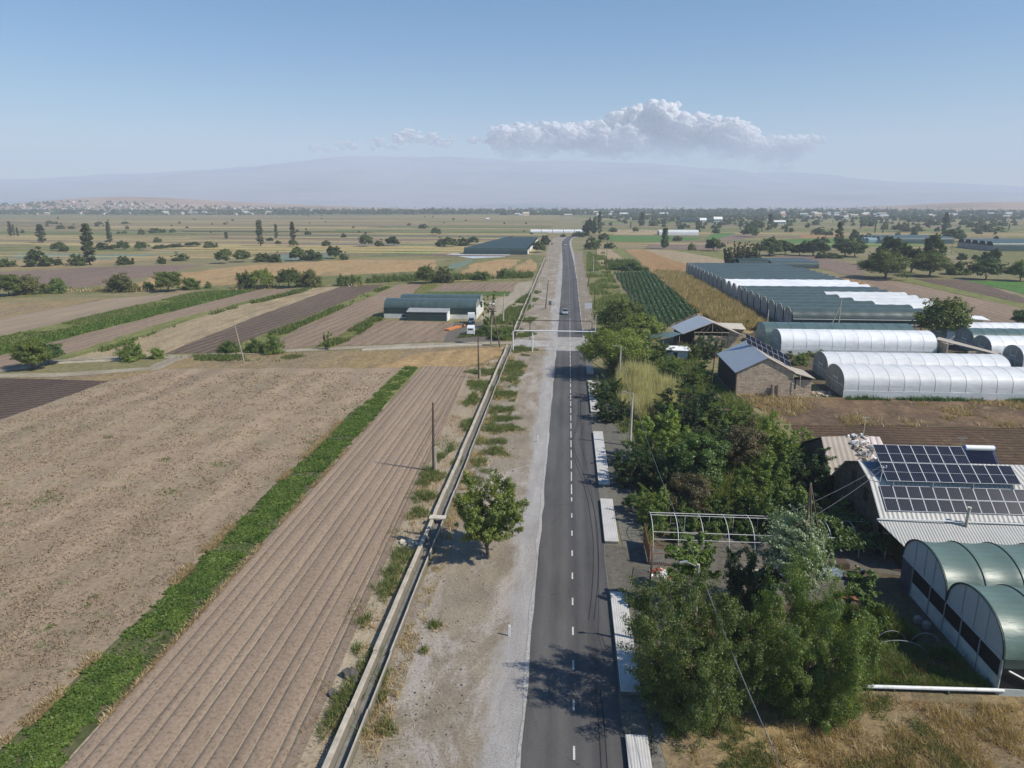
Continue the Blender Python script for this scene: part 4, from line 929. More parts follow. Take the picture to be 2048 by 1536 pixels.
# --- low vegetation: crops, weeds, grass, reeds
def stuff(name, V, F, mats, label, cat, fm=None): return tag(link(name, mesh_np(name, V, F, mats, fm)), label, cat, None, 'stuff')
LGr = {'crop': leaf_mat('low crop leaves', (.05,.10,.016), (.165,.225,.045), .3, .1, .02), 'weed': leaf_mat('weed blades', (.095,.135,.03), (.20,.22,.07), .3, .2, .02),
       'straw': leaf_mat('straw blades', (.30,.21,.10), (.50,.38,.20), .25, .2, .05), 'rust': leaf_mat('rusty dry blades', (.26,.15,.06), (.42,.27,.12), .2, .2, 0),
       'corn': leaf_mat('dry maize leaves', (.30,.22,.09), (.48,.36,.17), .25, .2, .05), 'row': leaf_mat('row crop leaves', (.035,.10,.018), (.085,.17,.04), .25, .1, .05),
       'reed': leaf_mat('reed leaves', (.42,.38,.20), (.70,.62,.38), .3, .1, .02)}
def green_strip():
    rng = np.random.RandomState(2); n = 120000
    x = rng.uniform(-33.5, -28.9, n); y = 24+(108.5-24)*rng.uniform(0, 1, n)**1.25
    e = .22*np.sin(y*1.3)+.18*np.sin(y*3.1+1)+.1*np.sin(y*7); ez = vnoise(y*.9, y*0+3.3, 12, 5, .65); ez2 = vnoise(y*.8, y*0+9.1, 14, 5, .65)
    keep = (x > -33.3+e*.5+ez*2.0) & (x < -29.2+e*.3+ez2*1.3) & (vnoise(x*.7, y*.7, 15, 4, .6)+.14*rng.normal(size=n) > -.32)
    gap = np.zeros(n, bool)
    for c, wd in ((59.6, 1.0), (78.5, .8), (92.5, .7), (43.9, 1.1)): gap |= (abs(y-c-.25*np.sin(x*2)) < wd) & (rng.uniform(0, 1, n) < .9)
    keep &= ~gap; x, y = x[keep], y[keep]; z = rng.uniform(.0, .10, len(x))+.03*vnoise(x*1.4, y*1.4, 8, 4, .6)+.02
    V, F = leaves(np.stack([x, y, z+.03], 1), rng.normal(size=(len(x), 3))*.45+np.array((0, 0, 1)), .17+.0008*(y-30)[:, None], rng, .7)
    stuff('crop_strip', V, F, [LGr['crop']], 'long strip of dense green leafy crop between the ploughed fields', 'crop')
    n = 26000; y = rng.uniform(24, 100, n); s = rng.rand(n) < .8; x = np.where(s, -33.1-abs(rng.normal(size=n))*.45, -29.0+abs(rng.normal(size=n))*.12)
    k = (vnoise(x*.6, y*.35, 3, 3) > .02); V, F = blades(np.stack([x[k], y[k], 0*x[k]+.02], 1), .3, .09, rng, .9)
    stuff('dry_grass', V, F, [LGr['straw']], 'fringe of dry straw along the green crop strip', 'dry grass')
green_strip()
def patch_blades(name, pts, n, h, w, mat, label, cat, seed=1, thr=None, ns=.4, lean=.35, zz=.03, clump=0):
    """blades over a world polygon, thinned by noise so that bare ground shows"""
    rng = np.random.RandomState(seed); P = np.array(pts, float); lo = P.min(0); hi = P.max(0)
    q = rng.uniform(0, 1, (n, 2))*(hi-lo)+lo
    ins = np.zeros(n, bool); j = len(P)-1
    for i in range(len(P)):
        xi, yi = P[i]; xj, yj = P[j]
        c = ((yi > q[:, 1]) != (yj > q[:, 1])) & (q[:, 0] < (xj-xi)*(q[:, 1]-yi)/(yj-yi+1e-9)+xi); ins ^= c; j = i
    q = q[ins]
    if thr is not None: q = q[vnoise(q[:, 0]*ns, q[:, 1]*ns, seed+9, 4, .6)+.06*rng.normal(size=len(q)) > thr]
    if clump: q = np.repeat(q, clump, 0)+rng.normal(size=(len(q)*clump, 2))*w*1.6
    hh = h*np.clip(1+1.1*vnoise(q[:, 0]*1.1/max(.6, h), q[:, 1]*1.1/max(.6, h), seed+3, 4, .6), .35, 1.7)
    V, F = blades(np.concatenate([q, np.full((len(q), 1), zz)], 1), hh, w, rng, lean)
    return stuff(name, V, F, [LGr[mat]], label, cat)
def ellipses(name, L, per, h, w, mat, label, cat, seed=1, lean=.6):
    rng = np.random.RandomState(seed); Q = []; H = []
    for (px, py, rx, ry) in L:
        g = G(px, py); s = pxm(*g); a = rx/s; b = ry/s*2.0; k = int(per*a*b*3)+30; th = rng.uniform(0, 6.28, k); rad = np.sqrt(rng.uniform(0, 1, k))*(1+.35*np.sin(th*3+px)+.2*np.sin(th*7+py))
        Q.append(np.stack([g[0]+a*rad*np.cos(th), g[1]+b*rad*np.sin(th), 0*th+.03], 1))
    Q = np.concatenate(Q); V, F = blades(Q, h, w, rng, lean); return stuff(name, V, F, [LGr[mat]], label, cat)
weeds = [(862,955,26,22),(850,995,24,14),(838,1028,22,14),(805,1115,26,20),(785,1150,22,14),(772,1180,24,18),(728,1245,12,10),(740,1325,16,26),(700,1385,26,30),(668,1440,22,26),(715,1300,10,8),(765,1360,12,16),(766,1395,8,10),(770,1460,22,10),(868,1253,14,9),(846,1304,8,5),(720,1470,6,10),
         (1045,700,22,14),(1030,735,20,14),(1022,760,18,12),(1010,790,20,12),(1000,820,24,12),(1020,858,22,12),(985,860,20,12),(990,905,26,12),(960,925,16,10),(1000,790,14,16),(975,780,14,14),(945,800,14,24),(935,850,12,20),(955,770,20,18),(990,745,16,16),(1012,838,26,8),(915,925,10,10),(900,900,8,14),(880,915,10,12),(960,745,24,12),(1004,885,10,6),
         (1058,668,12,12),(1045,672,14,10),(1040,640,14,18),(1020,660,20,14),(1062,640,8,16),(1055,615,10,14),(1068,600,8,12),(1075,585,6,10)]
ellipses('weeds', weeds, 95, .55, .07, 'weed', 'patches of green weeds along both sides of the concrete channel', 'weeds', 3)
ellipses('weeds', [(a+6, b+4, c*1.3, d*1.2) for a, b, c, d in weeds[:28]], 24, .35, .06, 'straw', 'dry straw tufts among the weeds along the channel', 'dry grass', 4)
patch_blades('dry_grass', [(-16.2, 30), (-13.7, 30), (-13.7, 150), (-18.5, 137), (-17.5, 90)], 12000, .35, .05, 'rust', 'rusty dry grass between the combed beds and the channel', 'dry grass', 7, .08, .35)
patch_blades('weeds', [(-17.2, 40), (-13.8, 40), (-13.7, 150), (-19.5, 138), (-17.8, 90)], 16000, .35, .05, 'weed', 'green weeds between the combed beds and the channel', 'weeds', 8, .2, .3)
patch_blades('dry_grass', [(-12.0, 26), (-10.6, 26), (-10.6, 150), (-12.0, 158)], 16000, .35, .06, 'straw', 'dry grass along the road side of the channel', 'dry grass', 9, .06, .4)
patch_blades('dry_grass', [(7.5, 26), (8, 38), (10.5, 41.5), (20, 42.3), (45, 42.3), (45, 22), (8, 22)], 90000, .42, .045, 'straw', 'clumps of tall dry straw at the lower right corner', 'dry grass', 10, .12, .3, .5, clump=2)
patch_blades('dry_grass', [(7.5, 26), (8, 38), (10.5, 41.5), (20, 42.3), (45, 42.3), (45, 22), (8, 22)], 60000, .25, .04, 'rust', 'short rusty grass between the straw clumps at lower right', 'dry grass', 12, .02, .25, .7)
patch_blades('weeds', [(6.5, 28), (6.5, 40), (14, 42.5), (22.5, 42.6), (24, 36), (14, 28)], 40000, .4, .05, 'weed', 'green weeds below the two big trees', 'weeds', 13, .1, .28, .5)
patch_blades('vegetables', [(20, 43.5), (20.5, 48), (28.2, 48.2), (29.0, 43.6)], 36000, .45, .08, 'weed', 'low tangled vegetables beside the white pipe', 'vegetables', 14, -.06, .5, .7)
patch_blades('vegetables', [(20, 48.5), (20.5, 53), (24.5, 52.2), (26.8, 49)], 30000, 1.1, .12, 'weed', 'tall bright green plants under the hoops in the shaded plot', 'vegetables', 15, -.1, .6, .25)
patch_blades('reeds', [(8.6, 112), (9.6, 128), (15.5, 130), (18.6, 116), (16, 105), (10.5, 103)], 30000, 3.2, .14, 'reed', 'dense stand of pale feathery reeds right of the road', 'reeds', 16, None, .4, .13)
patch_blades('undergrowth', [(8.2, 62), (7.8, 110), (8.4, 155), (27, 155), (28, 122), (31, 104), (29.5, 74), (11, 71)], 60000, 1.0, .16, 'weed', 'tangled green undergrowth between the orchard trees', 'undergrowth', 17, -.08, .25, .5)
patch_blades('dry_grass', [(29, 120), (33, 103), (60, 104), (110, 107), (110, 119), (44, 118.5)], 26000, .6, .09, 'straw', 'dry straw tufts in the brown plot before the long white tunnel', 'dry grass', 18, .14, .16, .6, clump=2)
patch_blades('vegetables', [(47, 118.2), (110, 119.3), (110, 120.6), (47.2, 119.6)], 9000, .6, .14, 'row', 'row of dark green plants along the foot of the white tunnel', 'vegetables', 19, -.1, .5, .5)
patch_blades('weeds', [(8.2, 168), (8.8, 330), (13, 480), (24, 480), (20, 340), (21, 205), (19, 170)], 60000, 1.2, .28, 'weed', 'rank green weeds on the right verge beyond the gantry', 'weeds', 20, .02, .1, .4)
patch_blades('weeds', [(-26.5, 168), (-20, 172), (-12.6, 168), (-12.2, 260), (-15.5, 250), (-20, 200)], 24000, .8, .22, 'weed', 'green weeds around the nest pole beside the channel', 'weeds', 21, -.05, .12, .4)
patch_blades('weeds', [G(300,712), G(440,710), G(600,704), G(620,712), G(560,724), G(400,722)], 9000, .5, .16, 'weed', 'green tufts below the bushes on the farm track', 'weeds', 22, .0, .12, .5)
patch_blades('hedge_plants', [G(745,566), G(1065,556), G(1068,548), G(745,558)], 14000, 1.8, .5, 'weed', 'reedy green growth along the far edge of the brown plots', 'reeds', 23, -.2, .05, .3)
patch_blades('hedge_plants', [G(20,590), G(720,574), G(720,570), G(20,584)], 14000, 1.3, .5, 'straw', 'dry growth under the bushy row beyond the brown strips', 'dry grass', 24, .0, .05, .3)
patch_blades('weeds', [(20, 355), (26, 355), (39, 345), (36, 395), (20, 395)], 9000, 2.0, .5, 'weed', 'rough green growth behind the crop rows', 'weeds', 25, -.1, .05, .3)
def rows():
    rng = np.random.RandomState(6); a = np.array(G(1294, 650)); b = np.array(G(1229, 546)); c = np.array(G(1297, 543)); d = np.array(G(1396, 627)); e = np.array(G(1338, 653))
    P = np.array([a, b, c, d, e]); n = 150000; lo = P.min(0); hi = P.max(0); q = rng.uniform(0, 1, (n, 2))*(hi-lo)+lo
    ins = np.zeros(n, bool); j = 4
    for i in range(5):
        xi, yi = P[i]; xj, yj = P[j]; ins ^= ((yi > q[:, 1]) != (yj > q[:, 1])) & (q[:, 0] < (xj-xi)*(q[:, 1]-yi)/(yj-yi+1e-9)+xi); j = i
    q = q[ins]; ph = (q[:, 0]-.055*q[:, 1])/1.7; near = abs(ph-np.round(ph)) < .24; q = q[near]
    V, F = leaves(np.concatenate([q, rng.uniform(.1, .9, (len(q), 1))], 1), rng.normal(size=(len(q), 3))*.6+np.array((0, 0, .8)), .42, rng, .6)
    stuff('crop_rows', V, F, [LGr['row']], 'dark green crop growing in straight rows right of the road', 'crop')
rows()
patch_blades('maize', [G(1299,542), G(1357,546), G(1440,590), G(1530,651), G(1500,664), G(1440,652), G(1398,628)], 60000, 1.7, .24, 'corn', 'dry straw coloured maize standing between the green rows and the greenhouse block', 'maize', 26, -.3, .1, .25)
patch_blades('weeds', [G(150,716), G(290,672), G(437,622), G(608,578), G(640,577), G(452,622), G(300,672), G(180,716)], 12000, .9, .35, 'weed', 'ragged weeds on the band crossing the mid left fields', 'weeds', 27, -.05, .05, .4)
patch_blades('weeds', [G(470,694), G(600,645), G(753,580), G(790,571), G(704,610), G(600,655), G(520,700)], 12000, .9, .32, 'weed', 'ragged weeds on the band beside the dark brown strip', 'weeds', 28, -.1, .06, .4)
patch_blades('weeds', [G(635,694), G(750,634), G(764,640), G(700,682), G(670,692)], 7000, .8, .26, 'weed', 'weeds on the yellow strip beside the green shed', 'weeds', 29, -.05, .1, .4)

def vines():
    rng = np.random.RandomState(31)
    # vine leaves climbing over the right half of the hoop frame
    n = 14000; x = rng.uniform(20, 31, n); y = rng.uniform(61.5, 69.5, n); z = 2.35*np.sqrt(np.clip(1-((y-65.0)/4.2)**2, 0, 1))+rng.normal(size=n)*.18
    k = vnoise(x*.5, y*.5, 44, 4, .6) > -.12+.10*(24.5-x)/4.; P = np.stack([x, y, z], 1)[k]
    V, F = leaves(P, rng.normal(size=(len(P), 3))*.6+np.array((0, -.2, 1)), .23, rng, .8)
    tag(link('vine', mesh_np('vine', V, F, [LG['vine']])), 'grape vine sprawling over the right end of the hoop frame', 'vine', None, 'stuff')
    for i, (x, y, h) in enumerate([(9.6,66.5,2.2),(11.2,64.5,1.8),(13.0,67.2,2.3),(14.5,65.0,2.0),(16.2,67.0,2.2),(17.8,65.3,2.0),(12.0,69.0,2.4),(15.3,69.2,2.4),(18.7,68.6,2.4),(10.3,69.6,2.2),(20.6,66.8,2.3)]):
        tree('vine', x, y, h, 2.2, '%s young vine from the left inside the bare hoop frame' % ORD[i], 'vines inside the hoop frame', 'vine', 'vine')
vines()

for (pts, lb, sd) in (([G(-60,690), G(0,676), G(386,586), G(448,581), G(0,693), G(-60,706)], 'loose light green crop on the long strip at mid left', 41), ([G(-60,707), G(0,695), G(450,582), G(511,581), G(0,709), G(-60,722)], 'denser dark green crop on the long strip at mid left', 42)):
    patch_blades('crop', pts, 42000, .45, .38, 'weed' if sd == 41 else 'crop', lb, 'crop', sd, -.14 if sd == 41 else -.4, .12, .5)
def clods():
    rng = np.random.RandomState(51); n = 150000; y = 26+110*rng.uniform(0, 1, n)**1.7; x = -33.6-rng.uniform(0, 1, n)*(8+y*.72)
    k = (vnoise(x*.5, y*.5, 52, 4, .6)+.15*rng.normal(size=n) > -.05) & ~((x < -84.5) & (y > 96)) & (y < 132-(-33-x)*.08); x, y = x[k], y[k]; n = len(x)
    V, F = leaves(np.stack([x, y, rng.uniform(.03, .10, n)], 1), rng.normal(size=(n, 3))*.9+np.array((0, 0, .6)), (.10+.0011*y)[:, None], rng, .8)
    tag(link('clods', mesh_np('clods', V, F, [M['soil_rough']])), 'crumbly clods covering the large ploughed field', 'clods', None, 'stuff')
clods()
ellipses('weeds', [(190,1195,9,5),(176,1212,8,4),(100,1255,9,6),(14,1010,9,5),(340,985,22,9),(440,930,26,9),(90,1000,24,12),(330,920,16,7),(620,885,14,5),(215,875,10,4),(100,985,10,5)], 26, .16, .10, 'weed', 'faint green weeds sprouting on the large ploughed field', 'weeds', 53)

patch_blades('dry_grass', [(20, 43.5), (20.5, 47), (28.2, 47.2), (29.0, 43.6)], 9000, .35, .07, 'rust', 'rusty wilted plants among the vegetables beside the white pipe', 'dry grass', 61, .04, .6, .6)
for i, (x, y) in enumerate([(20.6, 49.6), (21.6, 50.6), (22.7, 49.8), (23.8, 50.4), (24.8, 49.4), (21.2, 51.8)]):
    tree('shrub', x, y, 1.5, 1.3, '%s bright green plant from the left in the shaded plot' % ORD[i], 'tall green plants in the shaded plot', 'plant', 'plant')

patch_blades('weeds', [(-12, 72), (-8.6, 74), (-8.2, 118), (-7.6, 150), (-12, 152)], 34000, .35, .07, 'weed', 'loose green weeds on the road side of the channel', 'weeds', 71, .13, .28, .5)
patch_blades('crop', [(-33.0, 106), (-32.2, 137), (-29.4, 137), (-29.2, 106)], 9000, .28, .13, 'crop', 'patchy green plants at the far end of the crop strip', 'crop', 72, .0, .45, .6)
for i, (px, py, h) in enumerate([(1150,473,4.5),(1157,472,5.5),(1165,474,5),(1126,474,3.5),(1172,471,6)]):
    g = G(px, py); tree('far_bush', g[0], g[1], h, h*1.5, '%s bush from the left at the far bend of the road' % ORD[i], 'bushes at the far road bend', 'shrub', 'shrub', parts=False)

# ------------------------------------------------------------------ greenhouses
def film_mat(name, c, rough, trans=.25, grid=0., var=.12, spec=.4):
    if name in MATS: return MATS[name]
    t = NT(name); x, y, z = t.sep()
    n = t.noise(.35, 6, .7, t.mapping((.5, 1, 1.5))); col = t.mix(tuple(v*(1-var) for v in c), tuple(min(1, v*(1+var)) for v in c), t.ramp(n, [(.3, 0.), (.7, 1.)]))
    col = t.mix(col, t.ramp(t.noise(2.2, 5, .8, t.mapping((.25, 1, 1))), [(.3, .9), (.7, 1.06)]), 1., 'MULTIPLY')
    if grid: # lengthwise folds of the net
        w = t.math('SINE', t.math('MULTIPLY', t.math('ADD', y, z), 9.)); col = t.mix(col, t.ramp(t.math('MULTIPLY_ADD', w, .5, .5), [(0, 1-grid), (1, 1+grid*.5)]), 1., 'MULTIPLY')
    t.bump(t.noise(1.2, 4, .6, t.mapping((.3, 1, 1))), .05)
    t.b.inputs['Specular IOR Level'].default_value = spec
    m = t.out(col, rough)
    if trans:
        tl = t.n.new('ShaderNodeBsdfTranslucent'); t.l.new(col, tl.inputs[0]); mx = t.n.new('ShaderNodeMixShader'); mx.inputs[0].default_value = trans
        t.l.new(t.b.outputs[0], mx.inputs[1]); t.l.new(tl.outputs[0], mx.inputs[2]); t.l.new(mx.outputs[0], t.n['Material Output'].inputs['Surface'])
    MATS[name] = m; return m
M['film_white'] = film_mat('white film', (.88,.89,.90), .35, .12)
M['film_grey'] = film_mat('dull white film', (.74,.75,.75), .45, .12, var=.1)
M['film_blue'] = film_mat('bluish film', (.28,.40,.42), .35, .2)
M['film_dirty'] = film_mat('dirty end film', (.33,.35,.33), .5, .25, var=.35)
M['net'] = film_mat('dark green shade net', (.060,.088,.080), .42, .0, .12, .2, .5)
M['net_dark'] = film_mat('black green shade net', (.03,.055,.052), .5, .0, .1, .2, .3)
M['net_grey'] = film_mat('grey green shade net', (.085,.135,.125), .38, .0, .1, .15, .6)
M['lean_wall'] = film_mat('whitish block wall', (.62,.62,.58), .8, 0., var=.2)

def arch_skin(x0, x1, y0, y1, hs, ht, hoop, sag=.07, nt=14, per=4, foot=0., lean=0., pw=.75):
    """scalloped cover of a tunnel whose axis runs along X. hs: height where the arch springs, ht: top"""
    nh = max(1, int(round((x1-x0)/hoop))); nx = nh*per; V = []; yc = (y0+y1)/2; a = (y1-y0)/2
    prof = []
    if hs > foot: prof += [(y0, foot, 0), (y0, hs, .3)]
    for i in range(0 if hs <= foot else 1, nt):
        t = math.pi*i/nt; prof.append((yc-a*math.cos(t), hs+(ht-hs)*math.sin(t)**pw, 1.))
    prof += [(y1, hs, .3)] + ([(y1, foot, 0)] if hs > foot else [])
    if hs <= foot: prof[-1] = (y1, hs, 0)
    for i in range(nx+1):
        s = i/per; sg = sag*abs(math.sin(math.pi*s)); 
        for (y, z, k) in prof:
            dy = (y-yc)/a; V.append((x0+(x1-x0)*i/nx, y-dy*sg*k, z-sg*k*max(0, 1-.6*abs(dy))))
    m = len(prof); F = [(i*m+j, (i+1)*m+j, (i+1)*m+j+1, i*m+j+1) for i in range(nx) for j in range(m-1)]
    return V, F, prof
def end_wall(mb, x, prof, th=.04, m=0):
    pts = [(x, y, z) for y, z, k in prof]; n = len(pts); b = len(mb.v)
    mb.add(pts+[(x+th, p[1], p[2]) for p in pts], [tuple(range(n))[::-1], tuple(range(n, 2*n))]+[(i, (i+1) % n, (i+1) % n+n, i+n) for i in range(n)], m)
def tunnel(x0, x1, y0, y1, hs, ht, hoop, cov, endm, label, group=None, cat='greenhouse', sag=.025, hoops=True, skirt=None, door=True, hoopm=None, pw=.75, xd=0.):
    r = empty('greenhouse', (x0, y0, 0), 0, label, cat, group); ox, oy = x0, y0
    V, F, prof = arch_skin(0, x1-x0, 0, y1-y0, hs, ht, hoop, sag, 20, 6, pw=pw)
    link('cover', mesh_np('cover', V, F, [cov], smooth=True), r)
    for xx in (.05, x1-x0-.09):
        mb = MB(); end_wall(mb, xx, [(y, z-.03 if k else z, k) for y, z, k in prof], .04); w = mb.build('end_wall', endm, r)
        if door and xx < 1:
            w_ = y1-y0; d = MB()
            for a_ in (.36, .64): d.box(xx-.07, xx-.01, w_*a_-.04, w_*a_+.04, 0, hs+(ht-hs)*.72)
            d.box(xx-.07, xx-.01, w_*.36, w_*.64, hs+(ht-hs)*.2, hs+(ht-hs)*.28); d.box(xx-.06, xx-.01, .1, w_-.1, hs-.04, hs+.04)
            d.build('door_frame', M['steel_white'], w)
    if hoops:
        nh = int(round((x1-x0)/hoop))
        hm = None
        for i in range(nh+1):
            if hm is None:
                mb = MB(); mb.tube([(0, (y-(y1-y0)/2)*1.004+(y1-y0)/2, z+.02) for y, z, k in prof], .022, 5); hm = mb.mesh('hoop', hoopm or M['film_white'])
            link('hoop', hm, r, (min(max(i*(x1-x0)/nh, .04), x1-x0-.04), 0, 0))
    if skirt:
        mb = MB(); mb.box(0, x1-x0, -.06, -.01, 0, skirt); mb.build('skirt', M['film_grey'], r)
    return r
tunnel(46.9, 84, 120.0, 128.4, 1.9, 4.7, 2.45, M['film_grey'], M['film_dirty'], 'long dull white tunnel in front, behind the brown dry plot', 'film tunnels right of the barn', skirt=1.2)
tunnel(48.2, 80.5, 131.6, 139.6, 1.7, 4.6, 2.4, M['film_grey'], M['film_dirty'], 'dull white tunnel directly behind the front long white tunnel', 'film tunnels right of the barn')
tunnel(46.4, 78.8, 154.9, 163.2, 1.9, 4.9, 2.6, M['film_white'], M['film_blue'], 'bright white tunnel with a bluish net left end', 'film tunnels right of the barn', skirt=1.3)
tunnel(45.9, 79.5, 166.0, 174.2, 1.9, 4.6, 3.0, M['net_grey'], M['film_blue'], 'green netted tunnel behind the bright white one', 'film tunnels right of the barn', hoopm=M['net_dark'])
tunnel(88.0, 112, 169.5, 177.5, 1.6, 4.6, 2.6, M['film_white'], M['film_dirty'], 'rearmost white tunnel of the group at the right edge', 'tunnels at the right edge')
tunnel(89.3, 112, 160.8, 168.6, 1.6, 4.7, 2.6, M['net_grey'], M['film_dirty'], 'green netted tunnel of the group at the right edge', 'tunnels at the right edge', hoopm=M['net_dark'])
tunnel(88.6, 112, 152.6, 160.2, 1.4, 4.5, 2.6, M['film_white'], M['film_dirty'], 'white tunnel below the green one at the right edge', 'tunnels at the right edge')
tunnel(90.5, 112, 145.0, 152.0, 1.2, 4.0, 2.6, M['film_grey'], M['film_dirty'], 'lowest white tunnel of the group at the right edge', 'tunnels at the right edge')
def block():
    r = empty('greenhouse', (59, 190, 0), 0, 'huge greenhouse block of many green netted arches with three bright white spans', 'greenhouse')
    N = 21; w = (343.5-190.6)/N; ms = [M['net'], M['film_white'], M['film_grey']]
    wm = {}
    for i in range(N):
        y0 = 190.6+i*w; xl = 59.4-(y0-190.6)*.0235
        xr = 101.5 if i > 8 else (102.5 if i > 5 else 103.5)
        if i < 2: xr = 93.5-i*.0
        if i > 17: xr = 99.
        segs = [(xl, xr, 0)]
        if 8 <= i <= 10: segs = [(xl, xr, 1)]
        elif 2 <= i <= 5: xs = {2: 86.5, 3: 83.5, 4: 82.0, 5: 80.5}[i]; segs = [(xl, xs, 0), (xs+.02, xr+1.5, 2)]
        for a, b, m in segs:
            V, F, prof = arch_skin(a-59, b-59, y0-190, y0-190+w, 2.2, 4.9, 4.3, .13, 10, 3, .0, pw=.8)
            link('roof_span', mesh_np('roof_span', V, F, [ms[m]]), r)
        for xx, nm in ((xl-59-.25, 'end_wall'),):
            V, F, prof = arch_skin(0, 1, .55, w-.55, 1.9, 4.95, 4.3, .0, 10, 3, pw=.62)
            if 'e' not in wm:
                mb = MB(); end_wall(mb, 0, prof, .05); wm['e'] = mb.mesh('end_wall', M['film_endgh'])
                mb = MB(); mb.tube([(0, y, z) for y, z, k in prof], .08, 5); mb.tube([(0, w/2, 0), (0, w/2, 4.9)], .04, 4); wm['f'] = mb.mesh('end_frame', M['steel_white'])
            e = link('end_wall', wm['e'], r, (xx, y0-190, 0)); link('end_frame', wm['f'], e)
        mb = MB(); end_wall(mb, xr-59-.1, [(y+y0-190-.5+.5, z*.98, k) for y, z, k in arch_skin(0, 1, 0, w, 2.2, 4.9, 4.3, 0, 10, 3, pw=.8)[2]], .05); mb.build('end_wall', M['net_dark'], r)
    mb = MB(); mb.box(.1, 34, .45, .55, 0, 2.2); mb.build('side_wall', M['net_dark'], r)
    mb = MB(); mb.tube([(.5, .3, 2.3), (34, .3, 2.3)], .07, 6); mb.build('gutter', M['steel_white'], r)
M['film_endgh'] = film_mat('weathered end film', (.40,.41,.38), .5, .3, var=.3)
block()
# netted twin greenhouse at lower right
def netgh():
    r = empty('greenhouse', (29.2, 43.3, 0), 0, 'green netted twin arch greenhouse with whitish gables at lower right', 'greenhouse')
    w = 7.3
    for k, (hs, ht) in enumerate(((2.75, 5.5), (2.55, 5.3))):
        y0 = k*w
        V, F, prof = arch_skin(.05, 17, y0, y0+w, hs, ht, 2.75, .16, 22, 6, hs, pw=.9)
        link('roof', mesh_np('roof', V, F, [M['net_front']], smooth=True), r)
        mb = MB()
        for i in range(7): mb = MB(); mb.tube([(.05+i*2.75*17/16.5, y, z+.03) for y, z, kk in prof], .035, 5); mb.build('rib', M['net_dark'], r)
        mb = MB(); end_wall(mb, .03, [(y, z-.03, kk) for y, z, kk in prof], .04); g = mb.build('gable', M['gable_film'], r)
        mb = MB()
        for f in (.3, .5, .72): mb.box(-.01, .02, y0+w*f-.025, y0+w*f+.025, hs, hs+(ht-hs)*math.sin(math.acos(1-2*f))**.9-.05)
        mb.build('gable_post', M['steel_grey'], g)
        rim = MB(); pp = [(-.03, y, z+.02) for y, z, kk in prof]; rim.tube(pp, .07, 6); rim.build('gable_rim', M['net_dark'], g)
    mb = MB(); mb.box(0, .06, 0, 12.6, 0, 1.25); mb.box(0, .06, 0, .25, 1.25, 2.75); mb.build('wall', M['lower_film'], r)
    mb = MB(); mb.box(.06, .1, .25, 12.6, 1.25, 2.72); mb.build('side_net', M['black_net_opening'], r)
    mb = MB(); mb.box(-.03, .07, 0, 2*w, 2.55, 2.75); mb.build('beam', M['gable_film'], r)
    for y in (.1, 2.6, 5., w, 9.6, 12.5): mb = MB(); mb.tube([(-.03, y, 0), (-.03, y, 2.7)], .05, 6); mb.build('post', M['steel_grey'], r)
    mb = MB(); mb.box(.06, .1, 12.6, 2*w, 0, 2.5); mb.build('door', M['film_darkblue'], r)
    mb = MB(); mb.box(.1, 17, -.03, .03, 2.1, 2.8); mb.build('side_flap', M['net'], r)
    mb = MB(); mb.box(.1, 17, .0, .04, .55, 2.1); mb.build('opening_shade', M['black_net_opening'], r)  # black sheet standing in for the shade of the open front
    mb = MB(); mb.box(.1, 17, -.05, .06, 0, .55); mb.build('plinth', M['lower_film'], r)
    mb = MB(); mb.tube([(.4, -.12, 2.0), (3.2, -.12, .5)], .06, 6); mb.build('brace', M['white'], r)
M['net_front'] = film_mat('glossy green net', (.11,.165,.14), .42, .0, .05, .08, .5)
M['gable_film'] = film_mat('grey white gable film', (.47,.50,.52), .5, .08, var=.06)
M['lower_film'] = film_mat('pale lower film', (.55,.58,.56), .55, .05, var=.2)
M['steel_grey'] = plain('grey steel', (.30,.31,.32), .5, .2, 5)
M['black_net_opening'] = plain('black net and opening', (.018,.017,.017), .8, .3, 5)
M['film_darkblue'] = plain('dark blue door sheet', (.06,.075,.10), .6, .3, 2)
netgh()
# green shed left
def greenshed():
    r = empty('greenhouse', (-52, 198, 0), 0, 'long green netted shed left of the road with a whitish base wall', 'greenhouse')
    L = 26.5
    for k in range(2):
        V, F, prof = arch_skin(0 if k == 0 else 2.6, L, k*8.6, k*8.6+8.6, 3.0, 5.2+.15*k, 2.2, .1, 16, 4, 3.0, pw=.85)
        link('roof', mesh_np('roof', V, F, [M['net_shed']]), r)
        mb = MB(); end_wall(mb, .05+2.6*k, [(y, z-.04, kk) for y, z, kk in prof], .05); end_wall(mb, L-.1, [(y, z-.04, kk) for y, z, kk in prof], .05); mb.build('gable', M['film_dirty'], r)
    mb = MB(); mb.box(0, L, -.06, .0, 1.25, 3.05); mb.build('side_net', M['net_dark'], r)
    mb = MB(); mb.box(0, L, -.05, .12, 0, 1.25); mb.box(-.05, .05, 0, 8.6, 0, 3.0); mb.box(L, L+.1, 0, 17, 0, 3.0); w = mb.build('wall', M['lean_wall'], r)
    mb = MB(); mb.box(5.2, 10.0, -.09, -.06, .45, 1.1); mb.build('window', M['black_net_opening'], w)
    a = empty('lean_to', (0, 0, 0)); a.parent = r
    mb = MB(); mb.slab([(7.4, -4.3, 2.5), (19.2, -4.3, 2.5), (19.2, 0, 3.0), (7.4, 0, 3.05)], .08); mb.build('roof_sheet', M['slate_grey'], a)
    mb = MB(); mb.box(7.3, 18.8, -4.15, -4.1, 0, 2.45); mb.box(7.3, 7.35, -4.1, 0, 0, 2.5); mb.build('net_wall', M['net_dark'], a)
    mb = MB(); mb.box(18.8, 19.0, -4.2, 0, 0, 2.45); mb.build('side_wall', M['white'], a)
M['net_shed'] = film_mat('blue green shed net', (.058,.092,.088), .4, .0, .12, .25, .5)
